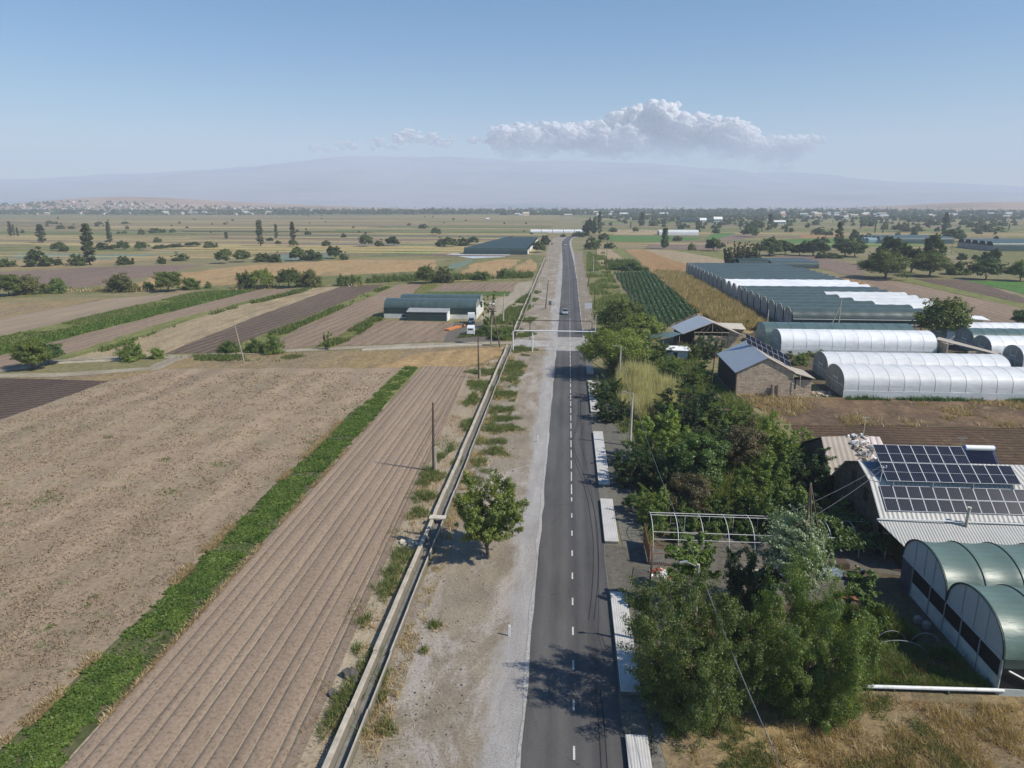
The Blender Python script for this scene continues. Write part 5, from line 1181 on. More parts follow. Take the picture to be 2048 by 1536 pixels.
M['slate_grey'] = plain('faded grey sheet', (.30,.31,.31), .6, .2, 1.5)
M['tin_grey'] = plain('grey sheet metal', (.42,.43,.44), .4, .15, 1.5)
greenshed()
# far greenhouses
def fargh(px, depth_m, n, cov, label, ht=4.5, xr=None, side=None, skew=0.):
    a = G(*px[0]); b = G(*px[1]); x0, x1 = a[0], b[0]; y = (a[1]+b[1])/2; r = empty('greenhouse', (x0, y, 0), 0, label, 'greenhouse'); w = depth_m/n
    for i in range(n):
        V, F, prof = arch_skin(skew*i/n, x1-x0, i*w, (i+1)*w, ht*.5, ht, 6, .1, 8, 2); link('roof', mesh_np('roof', V, F, [cov]), r)
    [MB().box(p, p+.2, .2, depth_m-.2, 0, ht*.57).build('side_wall', side or M['film_dirty'], r) for p in ((.1, x1-x0-.1) if not skew else (x1-x0-.1,))]
    return r
fargh(((925,510),(1056,508)), 150, 15, M['net_dark'], 'large dark green greenhouse far left of the road', 4.3, side=M['lean_wall'], skew=15.)
fargh(((1320,471),(1395,470)), 16, 2, M['film_grey'], 'white greenhouse beyond the green field right of the far road', 5)
for i in range(5): fargh(((1061+i*22.2, 465.2), (1061+i*22.2+21, 465.2)), 9, 1, M['film_white'], '%s bright white tunnel from the left in the row beyond the road bend' % ORD[i], 3.2)['group'] = 'white tunnels beyond the road bend'
fargh(((1765,488),(1900,487)), 40, 5, M['net_shed'], 'long blue grey greenhouse among the trees at upper right', 5.5)
fargh(((1737,487),(1762,487)), 16, 2, M['film_blue'], 'small bluish greenhouse left of the long blue grey one', 4.5)
fargh(((1988,503),(2140,503)), 45, 5, M['net_shed'], 'dark netted greenhouse cut off by the right edge of the far plain', 6.5)
fargh(((1478,538),(1536,538)), 30, 3, M['net_dark'], 'dark green greenhouse hidden behind the tall upright shrubs', 4.8)
fargh(((1540,536),(1640,538)), 28, 3, M['net'], 'low green netted tunnels right behind the greenhouse block', 3.6)
fargh(((1360,445),(1440,445)), 40, 4, M['net_dark'], 'dark far greenhouse in front of the white far buildings', 7)

# ------------------------------------------------------------------ houses
def brick_mat(name, c1, c2, cm, sc_=1., axis='XZ'):
    t = NT(name); br = t.n.new('ShaderNodeTexBrick'); s = t.sep(); cb = t.n.new('ShaderNodeCombineXYZ')
    t.l.new(t.math('ADD', s[0], s[1]), cb.inputs[0]); t.l.new(s[2], cb.inputs[1]); t.l.new(cb.outputs[0], br.inputs[0])
    br.inputs['Scale'].default_value = sc_; br.inputs['Color1'].default_value = (*c1, 1); br.inputs['Color2'].default_value = (*c2, 1); br.inputs['Mortar'].default_value = (*cm, 1)
    br.inputs['Mortar Size'].default_value = .028; br.inputs['Brick Width'].default_value = .62; br.inputs['Row Height'].default_value = .27; br.inputs['Bias'].default_value = 0
    c = t.mix(br.outputs[0], t.ramp(t.noise(1.1, 6, .7), [(.3, .62), (.5, 1.), (.7, 1.3)]), 1., 'MULTIPLY'); t.bump(t.math('ADD', t.math('MULTIPLY', br.outputs[1], -1.), t.noise(4, 4, .7)), .03)
    return t.out(c, .95)
M['tuff'] = brick_mat('tuff block wall', (.66,.51,.37), (.50,.385,.285), (.34,.27,.20), 1.)
M['tuff_shaded'] = brick_mat('shaded stone wall', (.15,.11,.085), (.10,.075,.06), (.07,.055,.045), 1.)  # darker copy of the tuff, with the gable's shade put into its colour
def ribs_mat(name, c, per=.2, axis=0, amt=.25, rough=.5, stain=.2, bump=.03):
    t = NT(name); x = t.sep()[axis]; w = t.math('SINE', t.math('MULTIPLY', x, 2*math.pi/per))
    col = t.mix(tuple(v*(1-stain) for v in c), tuple(min(1, v*(1+stain*.5)) for v in c), t.ramp(t.noise(.6, 6, .7), [(.3, 0.), (.7, 1.)]))
    col = t.mix(col, t.ramp(t.math('MULTIPLY_ADD', w, .5, .5), [(0, 1-amt), (.35, 1.), (1, 1.03)]), 1., 'MULTIPLY'); t.bump(w, bump)
    return t.out(col, rough)
M['tin_blue'] = ribs_mat('blue grey roof sheet', (.33,.37,.41), 1.1, 1, .08, .4, .08, .01)
M['slate_sheet'] = ribs_mat('beige asbestos sheet', (.44,.39,.33), .28, 1, .18, .85, .18)
M['roof_pale'] = ribs_mat('pale ribbed roof', (.50,.485,.45), .42, 0, .16, .6, .12)
M['roof_corr'] = ribs_mat('grey corrugated roof', (.42,.42,.40), .26, 0, .17, .6, .1, .02)
M['slab_ribbed'] = ribs_mat('ribbed pale slab', (.50,.485,.46), .17, 0, .12, .8, .2, .006)
M['slate_blue_shade'] = plain('shaded blue grey sheet', (.15,.175,.21), .5, .2, 1.2)  # blue grey sheet, darkened in colour for the shadow of the panels
def solar_mat():
    t = NT('solar cells'); u = t.n.new('ShaderNodeUVMap'); s = t.n.new('ShaderNodeSeparateXYZ'); t.l.new(u.outputs[0], s.inputs[0])
    def line(v, k, w): 
        f = t.math('FRACT', t.math('MULTIPLY', v, k)); return t.math('LESS_THAN', f, w)
    g = t.math('MAXIMUM', line(s.outputs[0], 6., .10), t.math('MULTIPLY', line(s.outputs[1], 12., .08), .6))
    c = t.mix(t.mix((.008,.009,.018), (.014,.016,.030), t.ramp(t.noise(1.3, 3, .5), [(.3, 0.), (.7, 1.)])), (.075,.085,.11), g); t.b.inputs['Specular IOR Level'].default_value = .3
    return t.out(c, .25)
M['solar'] = solar_mat()
def panel(parent, o, u, v, half=True, rows_=1):
    """one framed panel spanning vectors u (width) and v (length) from corner o"""
    o, u, v = map(lambda q: np.array(q, float), (o, u, v)); n = np.cross(u, v); n /= np.linalg.norm(n)
    if n[2] < 0: n = -n
    lu, lv = np.linalg.norm(u), np.linalg.norm(v); eu, ev = u/lu, v/lv
    me = bpy.data.meshes.new('solar_panel'); P = [o, o+u, o+u+v, o+v]; Q = [p-n*.035 for p in P]
    me.from_pydata([tuple(p) for p in P+Q], [], [(0,1,2,3), (7,6,5,4), (0,4,5,1), (1,5,6,2), (2,6,7,3), (3,7,4,0)]); uv = me.uv_layers.new(name='UVMap')
    for i, c in enumerate([(0,0),(1,0),(1,1),(0,1)]): uv.data[i].uv = c
    me.materials.append(M['solar']); p = link('solar_panel', me, parent)
    mb = MB(); w = .019
    for a, b, e in ((o, o+u, ev), (o+v, o+u+v, -ev), (o, o+v, eu), (o+u, o+u+v, -eu)):
        m_ = (a+b)/2+e*w*.6+n*.012; mb.obox(m_, (b-a)/2, e*w, n*.02)
    if half: mb.obox(o+v*.5+u*.5+n*.006, u/2, ev*.012, n*.008)
    mb.build('panel_frame', M['alu'], p)
M['alu'] = plain('aluminium frame', (.50,.51,.52), .4, .1, 5, metal=.0)
def wall_poly(mb, pts, t, m=0):
    """extruded wall polygon; t = extrusion vector"""
    n = len(pts); q = [tuple(np.array(p, float)+np.array(t, float)) for p in pts]
    mb.add(list(pts)+q, [tuple(range(n)), tuple(range(2*n-1, n-1, -1))]+[(i, i+n, (i+1) % n+n, (i+1) % n) for i in range(n)], m)

# solar house at the right
def solarhouse():
    X0 = 29.0; X1 = 48.0; r = empty('house', (X0, 62.7, 0), 0, 'stone house at right with a pale ribbed roof carrying solar panels', 'house'); oy = 62.7
    def P(x, y, z): return (x-X0, y-oy, z)
    prof = [(62.7, 4.15), (65.5, 6.35), (68.6, 7.25), (71.6, 6.15), (74.9, 3.2)]
    mb = MB(); wall_poly(mb, [P(X0+.3, 62.9, 0)]+[P(X0+.3, min(max(y, 62.9), 74.7), z-.12) for y, z in prof]+[P(X0+.3, 74.7, 0)], (.35, 0, 0)); 
    w = mb.build('wall', M['tuff_shaded'], r)
    for y0, y1, z0, z1 in ((66.1, 66.9, 4.0, 5.2), (69.2, 70.0, 4.6, 5.8), (68.9, 69.9, .6, 2.6)):
        m2 = MB(); m2.box(.22, .30, y0-oy, y1-oy, z0, z1); o = m2.build('window', M['black'], w)
        m3 = MB(); m3.box(.2, .29, y0-oy-.07, y0-oy, z0-.07, z1+.07); m3.box(.2, .29, y1-oy, y1-oy+.07, z0-.07, z1+.07); m3.box(.2, .29, y0-oy, y1-oy, z1, z1+.07); m3.box(.2, .29, y0-oy, y1-oy, z0-.07, z0); m3.build('frame', M['wood_dark'], o)
    [MB().box(.3, X1-X0, p, p+.3, 0, q).build('wall', M['tuff_shaded'], r) for p, q in ((.2, 4.05), (11.7, 3.1))]
    def plane(a, b, mat, nm, x0=X0, x1=X1, t=.07):
        mb = MB(); mb.slab([P(x0, a[0], a[1]), P(x1, a[0], a[1]), P(x1, b[0], b[1]), P(x0, b[0], b[1])], t); return mb.build(nm, mat, r)
    plane((62.45, 3.96), (65.5, 6.35), M['roof_pale'], 'roof'); plane((65.5, 6.36), (68.6, 7.26), M['roof_pale'], 'roof', x0=X0)
    plane((68.6, 7.25), (71.6, 6.15), M['slate_blue_shade'], 'roof'); plane((71.6, 6.14), (74.9, 3.2), M['roof_pale'], 'roof')
    mb = MB(); mb.slab([P(X0+.5, 66.2, 6.62), P(X0+4, 66.2, 6.62), P(X0+4, 68.4, 7.23), P(X0+.5, 68.4, 7.23)], .03); mb.build('ridge_sheet', M['slate_blue_shade'], r)
    # porch roof
    mb = MB(); a = [(30.15, 59.6, 2.55), (48, 59.0, 2.45), (48, 62.4, 3.75), (28.7, 62.45, 3.85)]; mb.slab([P(*q) for q in a], .06); mb.build('porch_roof', M['roof_corr'], r)
    mb = MB(); mb.tube([P(28.7, 62.3, 3.93), P(34, 62.2, 4.0), P(40, 62.3, 3.9), P(48, 62.2, 3.9)], .07, 6); mb.build('gutter', M['steel_white'], r)
    for x, y in ((30.4, 59.9), (35, 59.7), (40, 59.5)): mb = MB(); mb.box(x-X0-.08, x-X0+.08, y-oy-.08, y-oy+.08, 0, 2.5); mb.build('post', M['wood_dark'], r)
    # stove pipe
    mb = MB(); mb.tube([P(36.35, 62.0, 3.3), P(36.4, 62.0, 5.4)], .14, 10); c = mb.build('chimney', M['concrete'], r); mb = MB(); mb.tube([P(36.4, 62.0, 5.38), P(36.4, 62.0, 5.5)], .19, 10); mb.build('chimney_cap', M['concrete'], c)
    # bracket with insulators
    mb = MB(); mb.tube([P(29.9, 65.4, 6.4), P(30.0, 65.3, 8.0)], .04, 6); mb.tube([P(29.75, 65.3, 7.85), P(30.3, 65.3, 7.85)], .035, 6)
    for x in (29.8, 30.25): mb.tube([P(x, 65.3, 7.85), P(x, 65.3, 8.05)], .06, 6)
    mb.build('wire_bracket', M['steel_white'], r)
    # lower panel array: two rows on the roof plane
    ar = empty('solar_array', (0, 0, 0), 0, 'lower solar array of two long rows lying on the pale roof', 'solar array')
    a = np.array((29.75, 62.98, 4.48)); v = np.array((0, 2.8-.6, 2.2*.785)); v = v/np.linalg.norm(v)*1.32; u = np.array((1.19, 0, 0))
    for j in range(2):
        for i in range(13): panel(ar, a+u*i+v*j*1.02+np.array((.012*i, 0, 0)), u*.985, v*.985, half=False)
    mb = MB(); [mb.tube([tuple(a+v*f-np.array((.1, 0, .06))), tuple(a+v*f+u*13+np.array((.2, 0, -.06)))], .03, 4) for f in (.3, 1.7)]; mb.build('rail', M['alu'], ar)
    # upper tilted array
    ar = empty('solar_array', (0, 0, 0), 0, 'upper tilted solar array standing on a rack above the roof', 'solar array')
    a = np.array((30.35, 65.0, 6.62)); v = np.array((0, 4.25, 2.35)); v = v/np.linalg.norm(v)*2.30; u = np.array((1.205, 0, 0))
    for j, n in ((0, 10), (1, 7)):
        for i in range(n): panel(ar, a+u*i+v*j*1.01, u*.985, v*.985)
    for i in (0, 3, 6, 9):
        mb = MB(); q = a+u*(i+.5); mb.tube([tuple(q-np.array((0, 0, .5))), tuple(q+np.array((0, 0, -.05)))], .035, 5)
        k = 1.95 if i < 7 else .95; t = q+v*k; zr = np.interp(t[1], [p[0] for p in prof], [p[1] for p in prof]); mb.tube([(t[0], t[1], zr), tuple(t-np.array((0, 0, .05)))], .035, 5); mb.tube([tuple(q-np.array((0, 0, .06))), tuple(t-np.array((0, 0, .06)))], .035, 5); mb.build('rack_leg', M['alu'], ar)
    # solar water heater
    h = empty('solar_water_heater', (39.8, 68.8, 6.6), 0, 'solar water heater with a white tank above a panel of dark tubes', 'water heater'); h.scale = (.93, .93, .8)
    mb = MB(); mb.tube([(.1, 1.75, 2.1), (3.1, 1.75, 2.1)], .34, 18); t_ = mb.build('tank', M['white'], h, smooth=False)
    for x in (.08, 3.06): mb = MB(); mb.tube([(x, 1.75, 2.1), (x+.06, 1.75, 2.1)], .345, 18); mb.build('tank_end', M['blue_paint'], t_)
    mb = MB()
    for i in range(24): x = .25+i*.118; mb.tube([(x, .0, .15), (x, 1.62, 1.85)], .045, 6)
    mb.build('tubes', M['glass_tube'], h)
    mb = MB(); mb.quad((.15, .05, .1), (3.05, .05, .1), (3.05, 1.7, 1.8), (.15, 1.7, 1.8)); mb.build('reflector', M['reflector'], h)
    mb = MB()
    for x in (.12, 3.08): mb.tube([(x, 0, -.1), (x, 0, .15), (x, 1.7, 1.8)], .03, 5); mb.tube([(x, 1.75, 1.9), (x, 1.9, -.6)], .03, 5)
    mb.tube([(.1, 0, .1), (3.1, 0, .1)], .05, 6); mb.build('stand', M['blue_paint'], h)
    # antenna
    mb = MB(); mb.tube([(39.3, 70.2, 6.6), (39.3, 70.2, 9.4)], .025, 5); mb.tube([(38.9, 70.2, 9.35), (39.9, 70.2, 9.35)], .02, 4)
    for i in range(5): mb.tube([(39+.2*i, 69.9, 9.35), (39+.2*i, 70.5, 9.35)], .012, 4)
    tag(mb.build('antenna', M['steel_grey']), 'thin television antenna behind the upper solar array', 'antenna')
    # neighbouring shed, beige sheets
    r2 = empty('shed', (29.0, 74.9, 0), 0, 'old shed with beige corrugated roof weighed down by rubble', 'shed'); oy2 = 74.9
    def Q(x, y, z): return (x-X0, y-oy2, z)
    mb = MB(); mb.slab([Q(29.0, 74.95, 3.22), Q(33.6, 74.95, 3.25), Q(33.6, 79.3, 6.4), Q(29.0, 78.9, 6.3)], .06); mb.build('roof', M['slate_sheet2'], r2)
    mb = MB(); mb.slab([Q(29.0, 78.95, 6.3), Q(33.6, 79.35, 6.4), Q(33.0, 86.6, 2.9), Q(29.0, 87.3, 2.6)], .06); rf = mb.build('roof', M['slate_sheet2'], r2)
    mb = MB(); wall_poly(mb, [Q(29.35, 75.1, 0), Q(29.35, 75.1, 3.1), Q(29.35, 78.9, 6.1), Q(29.35, 87, 2.6), Q(29.35, 87, 0)], (.3, 0, 0)); mb.box(.35, 4.4, .2, .5, 0, 3.1); mb.box(.35, 4.4, 11.6, 11.9, 0, 2.5); mb.build('wall', M['tuff_shaded'], r2)
    mb = MB(); wall_poly(mb, [Q(33.2, 75.1, 0), Q(33.2, 75.1, 3.1), Q(33.2, 79.2, 6.2), Q(33.2, 86.4, 2.8), Q(33.2, 86.4, 0)], (.2, 0, 0)); mb.build('wall', M['tuff_shaded'], r2)
    # rubble along the ridge and down to the solar house
    g = np.random.RandomState(8); mb = MB()
    for k in range(95):
        t = g.uniform(0, 1); x = 32.0+g.uniform(0, 2.4); y = 79.2-t*4.2+g.normal()*.2; z = 6.5-t*3.15+.08; s = g.uniform(.08, .26)
        q = rdir(g, 1)[0]; a = np.cross(q, (0, 0, 1)); a /= np.linalg.norm(a); b = np.cross(q, a); mb.obox(Q(x, y, z), a*s, b*s*.7, q*s*.35, int(g.randint(3)))
    mb.build('rubble', [M['white'], M['concrete'], M['wood_pale']], rf)
    mb = MB(); mb.slab([Q(33.62, 74.95, 3.3), Q(36.2, 75.1, 3.35), Q(35.6, 79.4, 6.3), Q(33.62, 79.35, 6.38)], .05); mb.build('roof_patch', M['redwhite'], r2)
    mb = MB(); mb.tube([(33.9, 79.6, 6.3), (33.9, 79.6, 8.6)], .02, 4); mb.tube([(33.5, 79.6, 8.5), (34.3, 79.6, 8.5)], .02, 4); tag(mb.build('antenna', M['steel_white']), 'tiny antenna on the ridge of the beige roofed shed', 'antenna')
M['blue_paint'] = plain('blue painted steel', (.10,.22,.45), .5, .2, 4)
M['glass_tube'] = plain('dark glass tubes', (.02,.025,.06), .12, .2, 4)
M['reflector'] = plain('dull reflector', (.16,.18,.24), .35, .2, 3)
M['slate_sheet2'] = ribs_mat('beige sheet roof', (.40,.345,.29), .6, 0, .10, .85, .15, .02)
M['redwhite'] = ribs_mat('red and white sheets', (.62,.52,.50), .7, 0, .45, .7, .2, .02)
solarhouse()

# stone barn (front) with its own panels
def barn():
    yaw = R(0); x0, x1, y0, y1 = 29.0, 38.4, 119.8, 134.8
    r = empty('barn', (x0, y0, 0), 0, 'stone barn with blue grey metal roof and panels on its right slope', 'barn')
    W = x1-x0; L = y1-y0; e = 4.25; rd = 6.75; rx = 4.9
    mb = MB(); wall_poly(mb, [(0, 0, 0), (W, 0, 0), (W, 0, e), (rx, 0, rd-.1), (0, 0, e-.05)], (0, .35, 0)); w = mb.build('wall', M['tuff'], r)
    mb = MB(); wall_poly(mb, [(0, L-.35, 0), (W, L-.35, 0), (W, L-.35, e), (rx, L-.35, rd-.1), (0, L-.35, e-.05)], (0, .35, 0)); mb.build('wall', M['tuff'], r)
    mb = MB(); mb.box(0, .3, .35, L-.35, 0, e-.05); mb.build('side_wall', M['tin_dark'], r)
    mb = MB(); mb.box(W-.3, W, .35, L-.35, 0, e-.05); mb.build('side_wall', M['tuff'], r)
    mb = MB(); mb.slab([(-.35, -.3, e-.15), (rx, -.3, rd+.02), (rx, L+.2, rd+.02), (-.35, L+.2, e-.15)], .06); mb.build('roof', M['tin_blue'], r)
    mb = MB(); mb.slab([(rx, -.25, rd+.02), (W+.2, -.25, e+.02), (W+.2, L+.2, e+.02), (rx, L+.2, rd+.02)], .06); mb.build('roof', M['slate_sheet'], r)
    mb = MB(); mb.tube([(0.02, -.03, 0), (.02, -.03, e)], .07, 6); mb.build('drainpipe', M['rust'], r)
    # lean-to at the right
    a = empty('lean_to', (0, 0, 0)); a.parent = r
    mb = MB(); mb.slab([(W+.1, -.3, e-.05), (W+3.5, -.5, 3.3), (W+3.5, 6, 3.3), (W+.1, 6, e-.05)], .08); mb.build('roof_sheet', M['slate_sheet'], a)
    mb = MB(); mb.box(W, W+3.0, 0, .3, 0, 3.0); mb.box(W+2.9, W+3.2, .3, 6, 0, 3.0); mb.build('stone_wall', M['tuff'], a)
    mb = MB(); mb.box(W+.1, W+3., -.03, .0, 3.0, 3.45); mb.box(W+.35, W+.5, -.04, .0, 1.4, 3.0); mb.build('opening', M['black'], a)
    mb = MB(); mb.tube([(W+1.0, -.4, 3.9), (W+1.1, -.4, 1.6)], .05, 5); mb.tube([(W+1.1, -.4, 1.6), (W+.5, -.4, 1.2)], .05, 5); mb.build('pole', M['concrete'], a)
    # scraps by the wall
    s = empty('board_stack', (x0+5.9, y0-.5, 0), 0, 'weathered boards leaning upright against the barn wall', 'boards'); 
    for i in range(6): mb = MB(); x = i*.3; mb.obox((x, .15, 1.05-.05*(i % 2)), (.12, 0, 0), (0, .03, 0), (0, .18, 1.0-.06*(i % 3))); mb.build('board', M['wood_pale'] if i in (1, 4, 5) else M['wood_dark'], s)
    mb = MB(); g = np.random.RandomState(3)
    for k in range(60): x, z = g.uniform(-1.4, 1.2), 0; mb.tube([(x, g.uniform(-.5, .3), g.uniform(0, .2)), (x*.6+g.normal()*.4, g.uniform(-.3, .3), g.uniform(.3, 1.0)*(1-abs(x)/2)), (x*.2+g.normal()*.8, g.uniform(-.4, .3), .1)], .03, 4)
    tag(mb.build('brushwood', M['wood_dark'], None, (x0+4.1, y0-.8, 0)), 'heap of dry brushwood against the barn wall', 'brushwood')
    ar = empty('solar_array', (0, 0, 0), 0, 'slanting solar array of two rows on the barn roof', 'solar array')
    n_ = np.array((rx-W-.2, 0, rd-e)); sl = -n_/np.linalg.norm(n_)     # down the slope
    a0 = np.array((x0+rx+.25, y0+8.6, rd+.5)); v = np.array((0, 1.9, .62))
    dirx = np.array((1.02, -.92, -.53)); dirx = np.array((.86, -.36, -.42)); dirx = dirx/np.linalg.norm(dirx)*1.12
    a0 = np.array((33.1, 130.9, 7.0)); u = np.array((.66, -1.2, -.28))
    for j in range(2):
        for i in range(8): panel(ar, a0+u*i*1.0+np.array((.1, 1.4, .70))*j, u*.97, np.array((.1, 1.4, .70))*.97, half=False)
    mb = MB(); [mb.tube([tuple(a0+u*i*1.0+np.array((0, 0, -.05))), tuple(np.array(((a0+u*i)[0], (a0+u*i)[1], 3.9 if i > 4 else 4.6)))], .04, 5) for i in (1, 3, 5, 7)]; mb.build('rack_leg', M['alu'], ar)
M['tin_dark'] = ribs_mat('dark board wall', (.045,.04,.035), .25, 1, .3, .8, .3, .02)
barn()
def timberbarn():
    # open gable barn behind; ridge runs away from the road
    r = empty('barn', (26.2, 159.1, 0), 0, 'open timber barn with grey metal roof and gaping dark gable', 'barn'); ox, oy = 26.2, 159.1
    a, b, c, d = np.array((26.0, 159.5, 3.5)), np.array((24.4, 170.0, 3.5)), np.array((31.6, 176.5, 5.6)), np.array((33.0, 165.2, 5.6))
    f = lambda p: tuple(np.array(p)-np.array((ox, oy, 0)))
    g1 = np.array((39.6, 160.2, 3.1)); g2 = np.array((38.6, 172.2, 3.1)); d = np.array((33.0, 162.0, 5.75)); c = np.array((31.8, 173.0, 5.75)); b = np.array((24.6, 168.6, 3.5))
    mb = MB(); mb.slab([f(a), f(d), f(c), f(b)], .07); mb.build('roof', M['tin_blue'], r)
    mb = MB(); mb.slab([f(d), f(g1), f(g2), f(c)], .07); mb.build('roof', M['slate_sheet'], r)
    mb = MB()
    for p, q in ((a, d), (d, g1)): mb.tube([f(p-np.array((0, -.1, .12))), f(q-np.array((0, -.1, .12)))], .1, 5)
    mb.tube([f((28.8, 160.9, 3.6)), f((36.6, 161.0, 3.6))], .1, 6); mb.tube([f((33, 162, 5.6)), f((33, 162, 3.6))], .08, 5)
    for x in (29, 31, 35, 36.5): mb.tube([f((x, 161.2, 0)), f((x, 161.2, 3.6))], .1, 6)
    for x in (30.4, 31.7, 34.3, 35.6): mb.tube([f((x, 162, 3.6)), f((33+(x-33)*.3, 162, 5.2))], .05, 4)
    mb.build('timber_frame', M['wood_pale'], r)
    mb = MB(); mb.box(3., 12.2, 2.4, 2.7, 0, 2.7); mb.build('stone_wall', M['tuff'], r)
    mb = MB(); mb.box(-.6, 12.2, 10.0, 10.2, 0, 3.3); mb.box(-.7, -.5, 1.5, 10, 0, 3.2); mb.build('back_wall', M['tin_dark'], r)
    mb = MB(); wall_poly(mb, [f((26.8, 168.2, 3.2)), f((32.3, 172.3, 5.5)), f((38.4, 170., 3.0))], (0, .1, 0)); mb.build('gable', M['tin_dark'], r)
    r2 = empty('shed', (36.2, 171.5, 0), 0, 'flat roofed stone shed right behind the open timber barn', 'shed')
    mb = MB(); mb.slab([(.1, -.8, 3.0), (6.4, -1.2, 2.8), (6.6, 4.5, 3.3), (-.2, 5, 3.4)], .12); mb.build('roof', M['concrete'], r2)
    mb = MB(); mb.box(.5, 6.0, -.3, 4, 0, 2.85); mb.build('wall', M['tuff'], r2)
    # teal canopy and small white hut
    r3 = empty('canopy', (20.3, 157, 0), 0, 'teal net canopy on thin posts beside the timber barn', 'canopy')
    mb = MB(); mb.slab([(-2.6, 0, 2.9), (3.0, -.5, 3.3), (5.6, 2.2, 3.6), (4., 5, 3.5), (-1.5, 4.5, 3.0)], .05); mb.build('net_sheet', M['net_grey'], r3)
    for x, y in ((-2.4, .2), (1.2, -.1), (5, 2)): mb = MB(); mb.tube([(x, y, 0), (x, y, 3.)], .05, 5); mb.build('post', M['steel_white'], r3)
    r4 = empty('hut', (20.6, 146.5, 0), 0, 'small whitish hut with a flat pale roof among the trees', 'hut')
    mb = MB(); mb.box(0, 4.6, 0, 3, 0, 2.3); mb.build('wall', M['lean_wall'], r4); mb = MB(); mb.slab([(-.4, -.4, 2.45), (5.2, -.4, 2.35), (5.2, 3.3, 2.6), (-.4, 3.3, 2.7)], .1); mb.build('roof', M['white'], r4)
    mb = MB(); mb.box(1.7, 2.5, -.03, 0, 0, 1.9); mb.build('door', M['black'], r4)
timberbarn()
def shed_right():
    r = empty('shed', (79.8, 150, 0), 0, 'low shed with a slanting beige roof right of the bright white tunnel', 'shed')
    mb = MB(); mb.slab([(-.8, 6.5, 3.6), (8.4, -1.5, 1.9), (9.5, .5, 1.9), (1., 8.8, 3.7)], .08); mb.build('roof', M['slate_sheet'], r)
    mb = MB(); mb.box(3.5, 7.6, 1.2, 1.5, 0, 2.1); mb.box(0, .25, 3, 8, 0, 3.2); mb.build('wall', M['tuff'], r)
    r = empty('hut', (*G(1870, 655), 0), 0, 'small white roofed hut behind the large walnut tree', 'hut')
    mb = MB(); mb.slab([(1.5, 0, 2.9), (12.5, -2, 2.4), (12.8, 2.5, 2.8), (2, 5, 3.2)], .1); mb.build('roof', M['white'], r); mb = MB(); mb.box(2, 12, 0, 4, 0, 2.4); mb.build('wall', M['lean_wall'], r)
    r = empty('wall', (90.5-11, 184.5, 0), 0, 'pale terrace wall below the right end of the greenhouse block', 'wall'); mb = MB(); mb.box(0, 11, 0, .4, 0, 1.9); mb.build('stone_wall', M['tuff'], r); mb = MB(); mb.box(-.2, 11.2, -.15, .55, 1.9, 2.05); mb.build('coping', M['concrete'], r)
shed_right()
# far houses: villages under the hills, all alike at this distance
def villages():
    g = np.random.RandomState(12); wm = [M['lean_wall'], M['concrete'], M['tuff']]; rm = [M['tin_grey'], M['tin_grey'], M['concrete'], M['roof_red'], M['slate_sheet']]; protos = []
    for k in range(6):
        W, L, h = g.uniform(8, 15), g.uniform(6, 10), g.uniform(3, 6); mb = MB(); mb.box(-W/2, W/2, -L/2, L/2, 0, h, 0)
        wall_poly(mb, [(-W/2, -L/2, h), (-W/2, L/2, h), (-W/2, 0, h+1.8)], (W, 0, 0), 0)
        mb.slab([(-W/2-.5, -L/2-.5, h-.2), (W/2+.5, -L/2-.5, h-.2), (W/2+.5, 0, h+2.1), (-W/2-.5, 0, h+2.1)], .2, 1); mb.slab([(-W/2-.5, 0, h+2.1), (W/2+.5, 0, h+2.1), (W/2+.5, L/2+.5, h-.2), (-W/2-.5, L/2+.5, h-.2)], .2, 1)
        for x in (-W*.25, W*.2): mb.box(x, x+1.2, -L/2-.03, -L/2, 1.2, 2.8, 2)
        protos.append(mb.mesh('house', [wm[k % 3], rm[k % 5], M['black']]))
    def put(n, x0, x1, d0, d1, lab, grp, sc0=.85):
        for _ in range(n):
            px = g.uniform(x0, x1); dd = g.uniform(d0, d1); q = G(px, 425); k = dd/q[1]; x, y = q[0]*k, dd; o = link('house', protos[g.randint(6)], None, (x, y, hill_z(x, y)-.3), g.uniform(-.5, .5)); o.scale = [g.uniform(sc0, sc0*1.5)]*3; tag(o, lab, 'house', grp)
    put(150, 20, 540, 1880, 2560, 'pale house of the village below the brown hills at far left', 'houses of the far left village', .8)
    put(50, 1560, 1770, 1500, 2200, 'pale house of the distant village right of the road', 'houses of the far right village')
    put(24, 1000, 1300, 1700, 2300, 'pale roof among the far trees beyond the road', 'houses beyond the road end')
    put(16, 1800, 2048, 1600, 2300, 'tiny pale house in the far belt at the right edge', 'houses at the far right')
    for px0, px1, py, h, lab in [(1240,1258,431.5,6,'long white roofed hall in the far belt beyond the road'),(1320,1336,431,6,'bright white hall in the far belt right of the road'),(1428,1444,448,9,'white two storey building with dark windows far right of the road'),(1549,1571,449,5,'long white roofed barn in the far fields at right'),(1400,1412,449,8,'grey blue hall left of the white far building'),(973,978,441,4,'tiny white hut on the far left plain')]:
        a = G(px0, py); b = G(px1, py); W = b[0]-a[0]; r = empty('building', (a[0], a[1], 0), 0, lab, 'building'); mb = MB(); mb.box(0, W, 0, W*.4, 0, h*.8); mb.build('wall', M['lean_wall'], r)
        mb = MB(); mb.slab([(-.5, -.5, h*.8), (W+.5, -.5, h*.8), (W+.5, W*.4+.5, h*1.2), (-.5, W*.4+.5, h*1.2)], .3); mb.build('roof', M['white'], r)
        for fl in range(2 if h > 8 else 1):
            for i in range(6): mb = MB(); mb.box(W*(.06+i*.16), W*(.06+i*.16)+W*.08, -.05, 0, 1.2+fl*3.5, 3+fl*3.5); mb.build('window', M['black'], r)
M['roof_red'] = plain('reddish roof', (.30,.15,.10), .8, .2, 1)
villages()

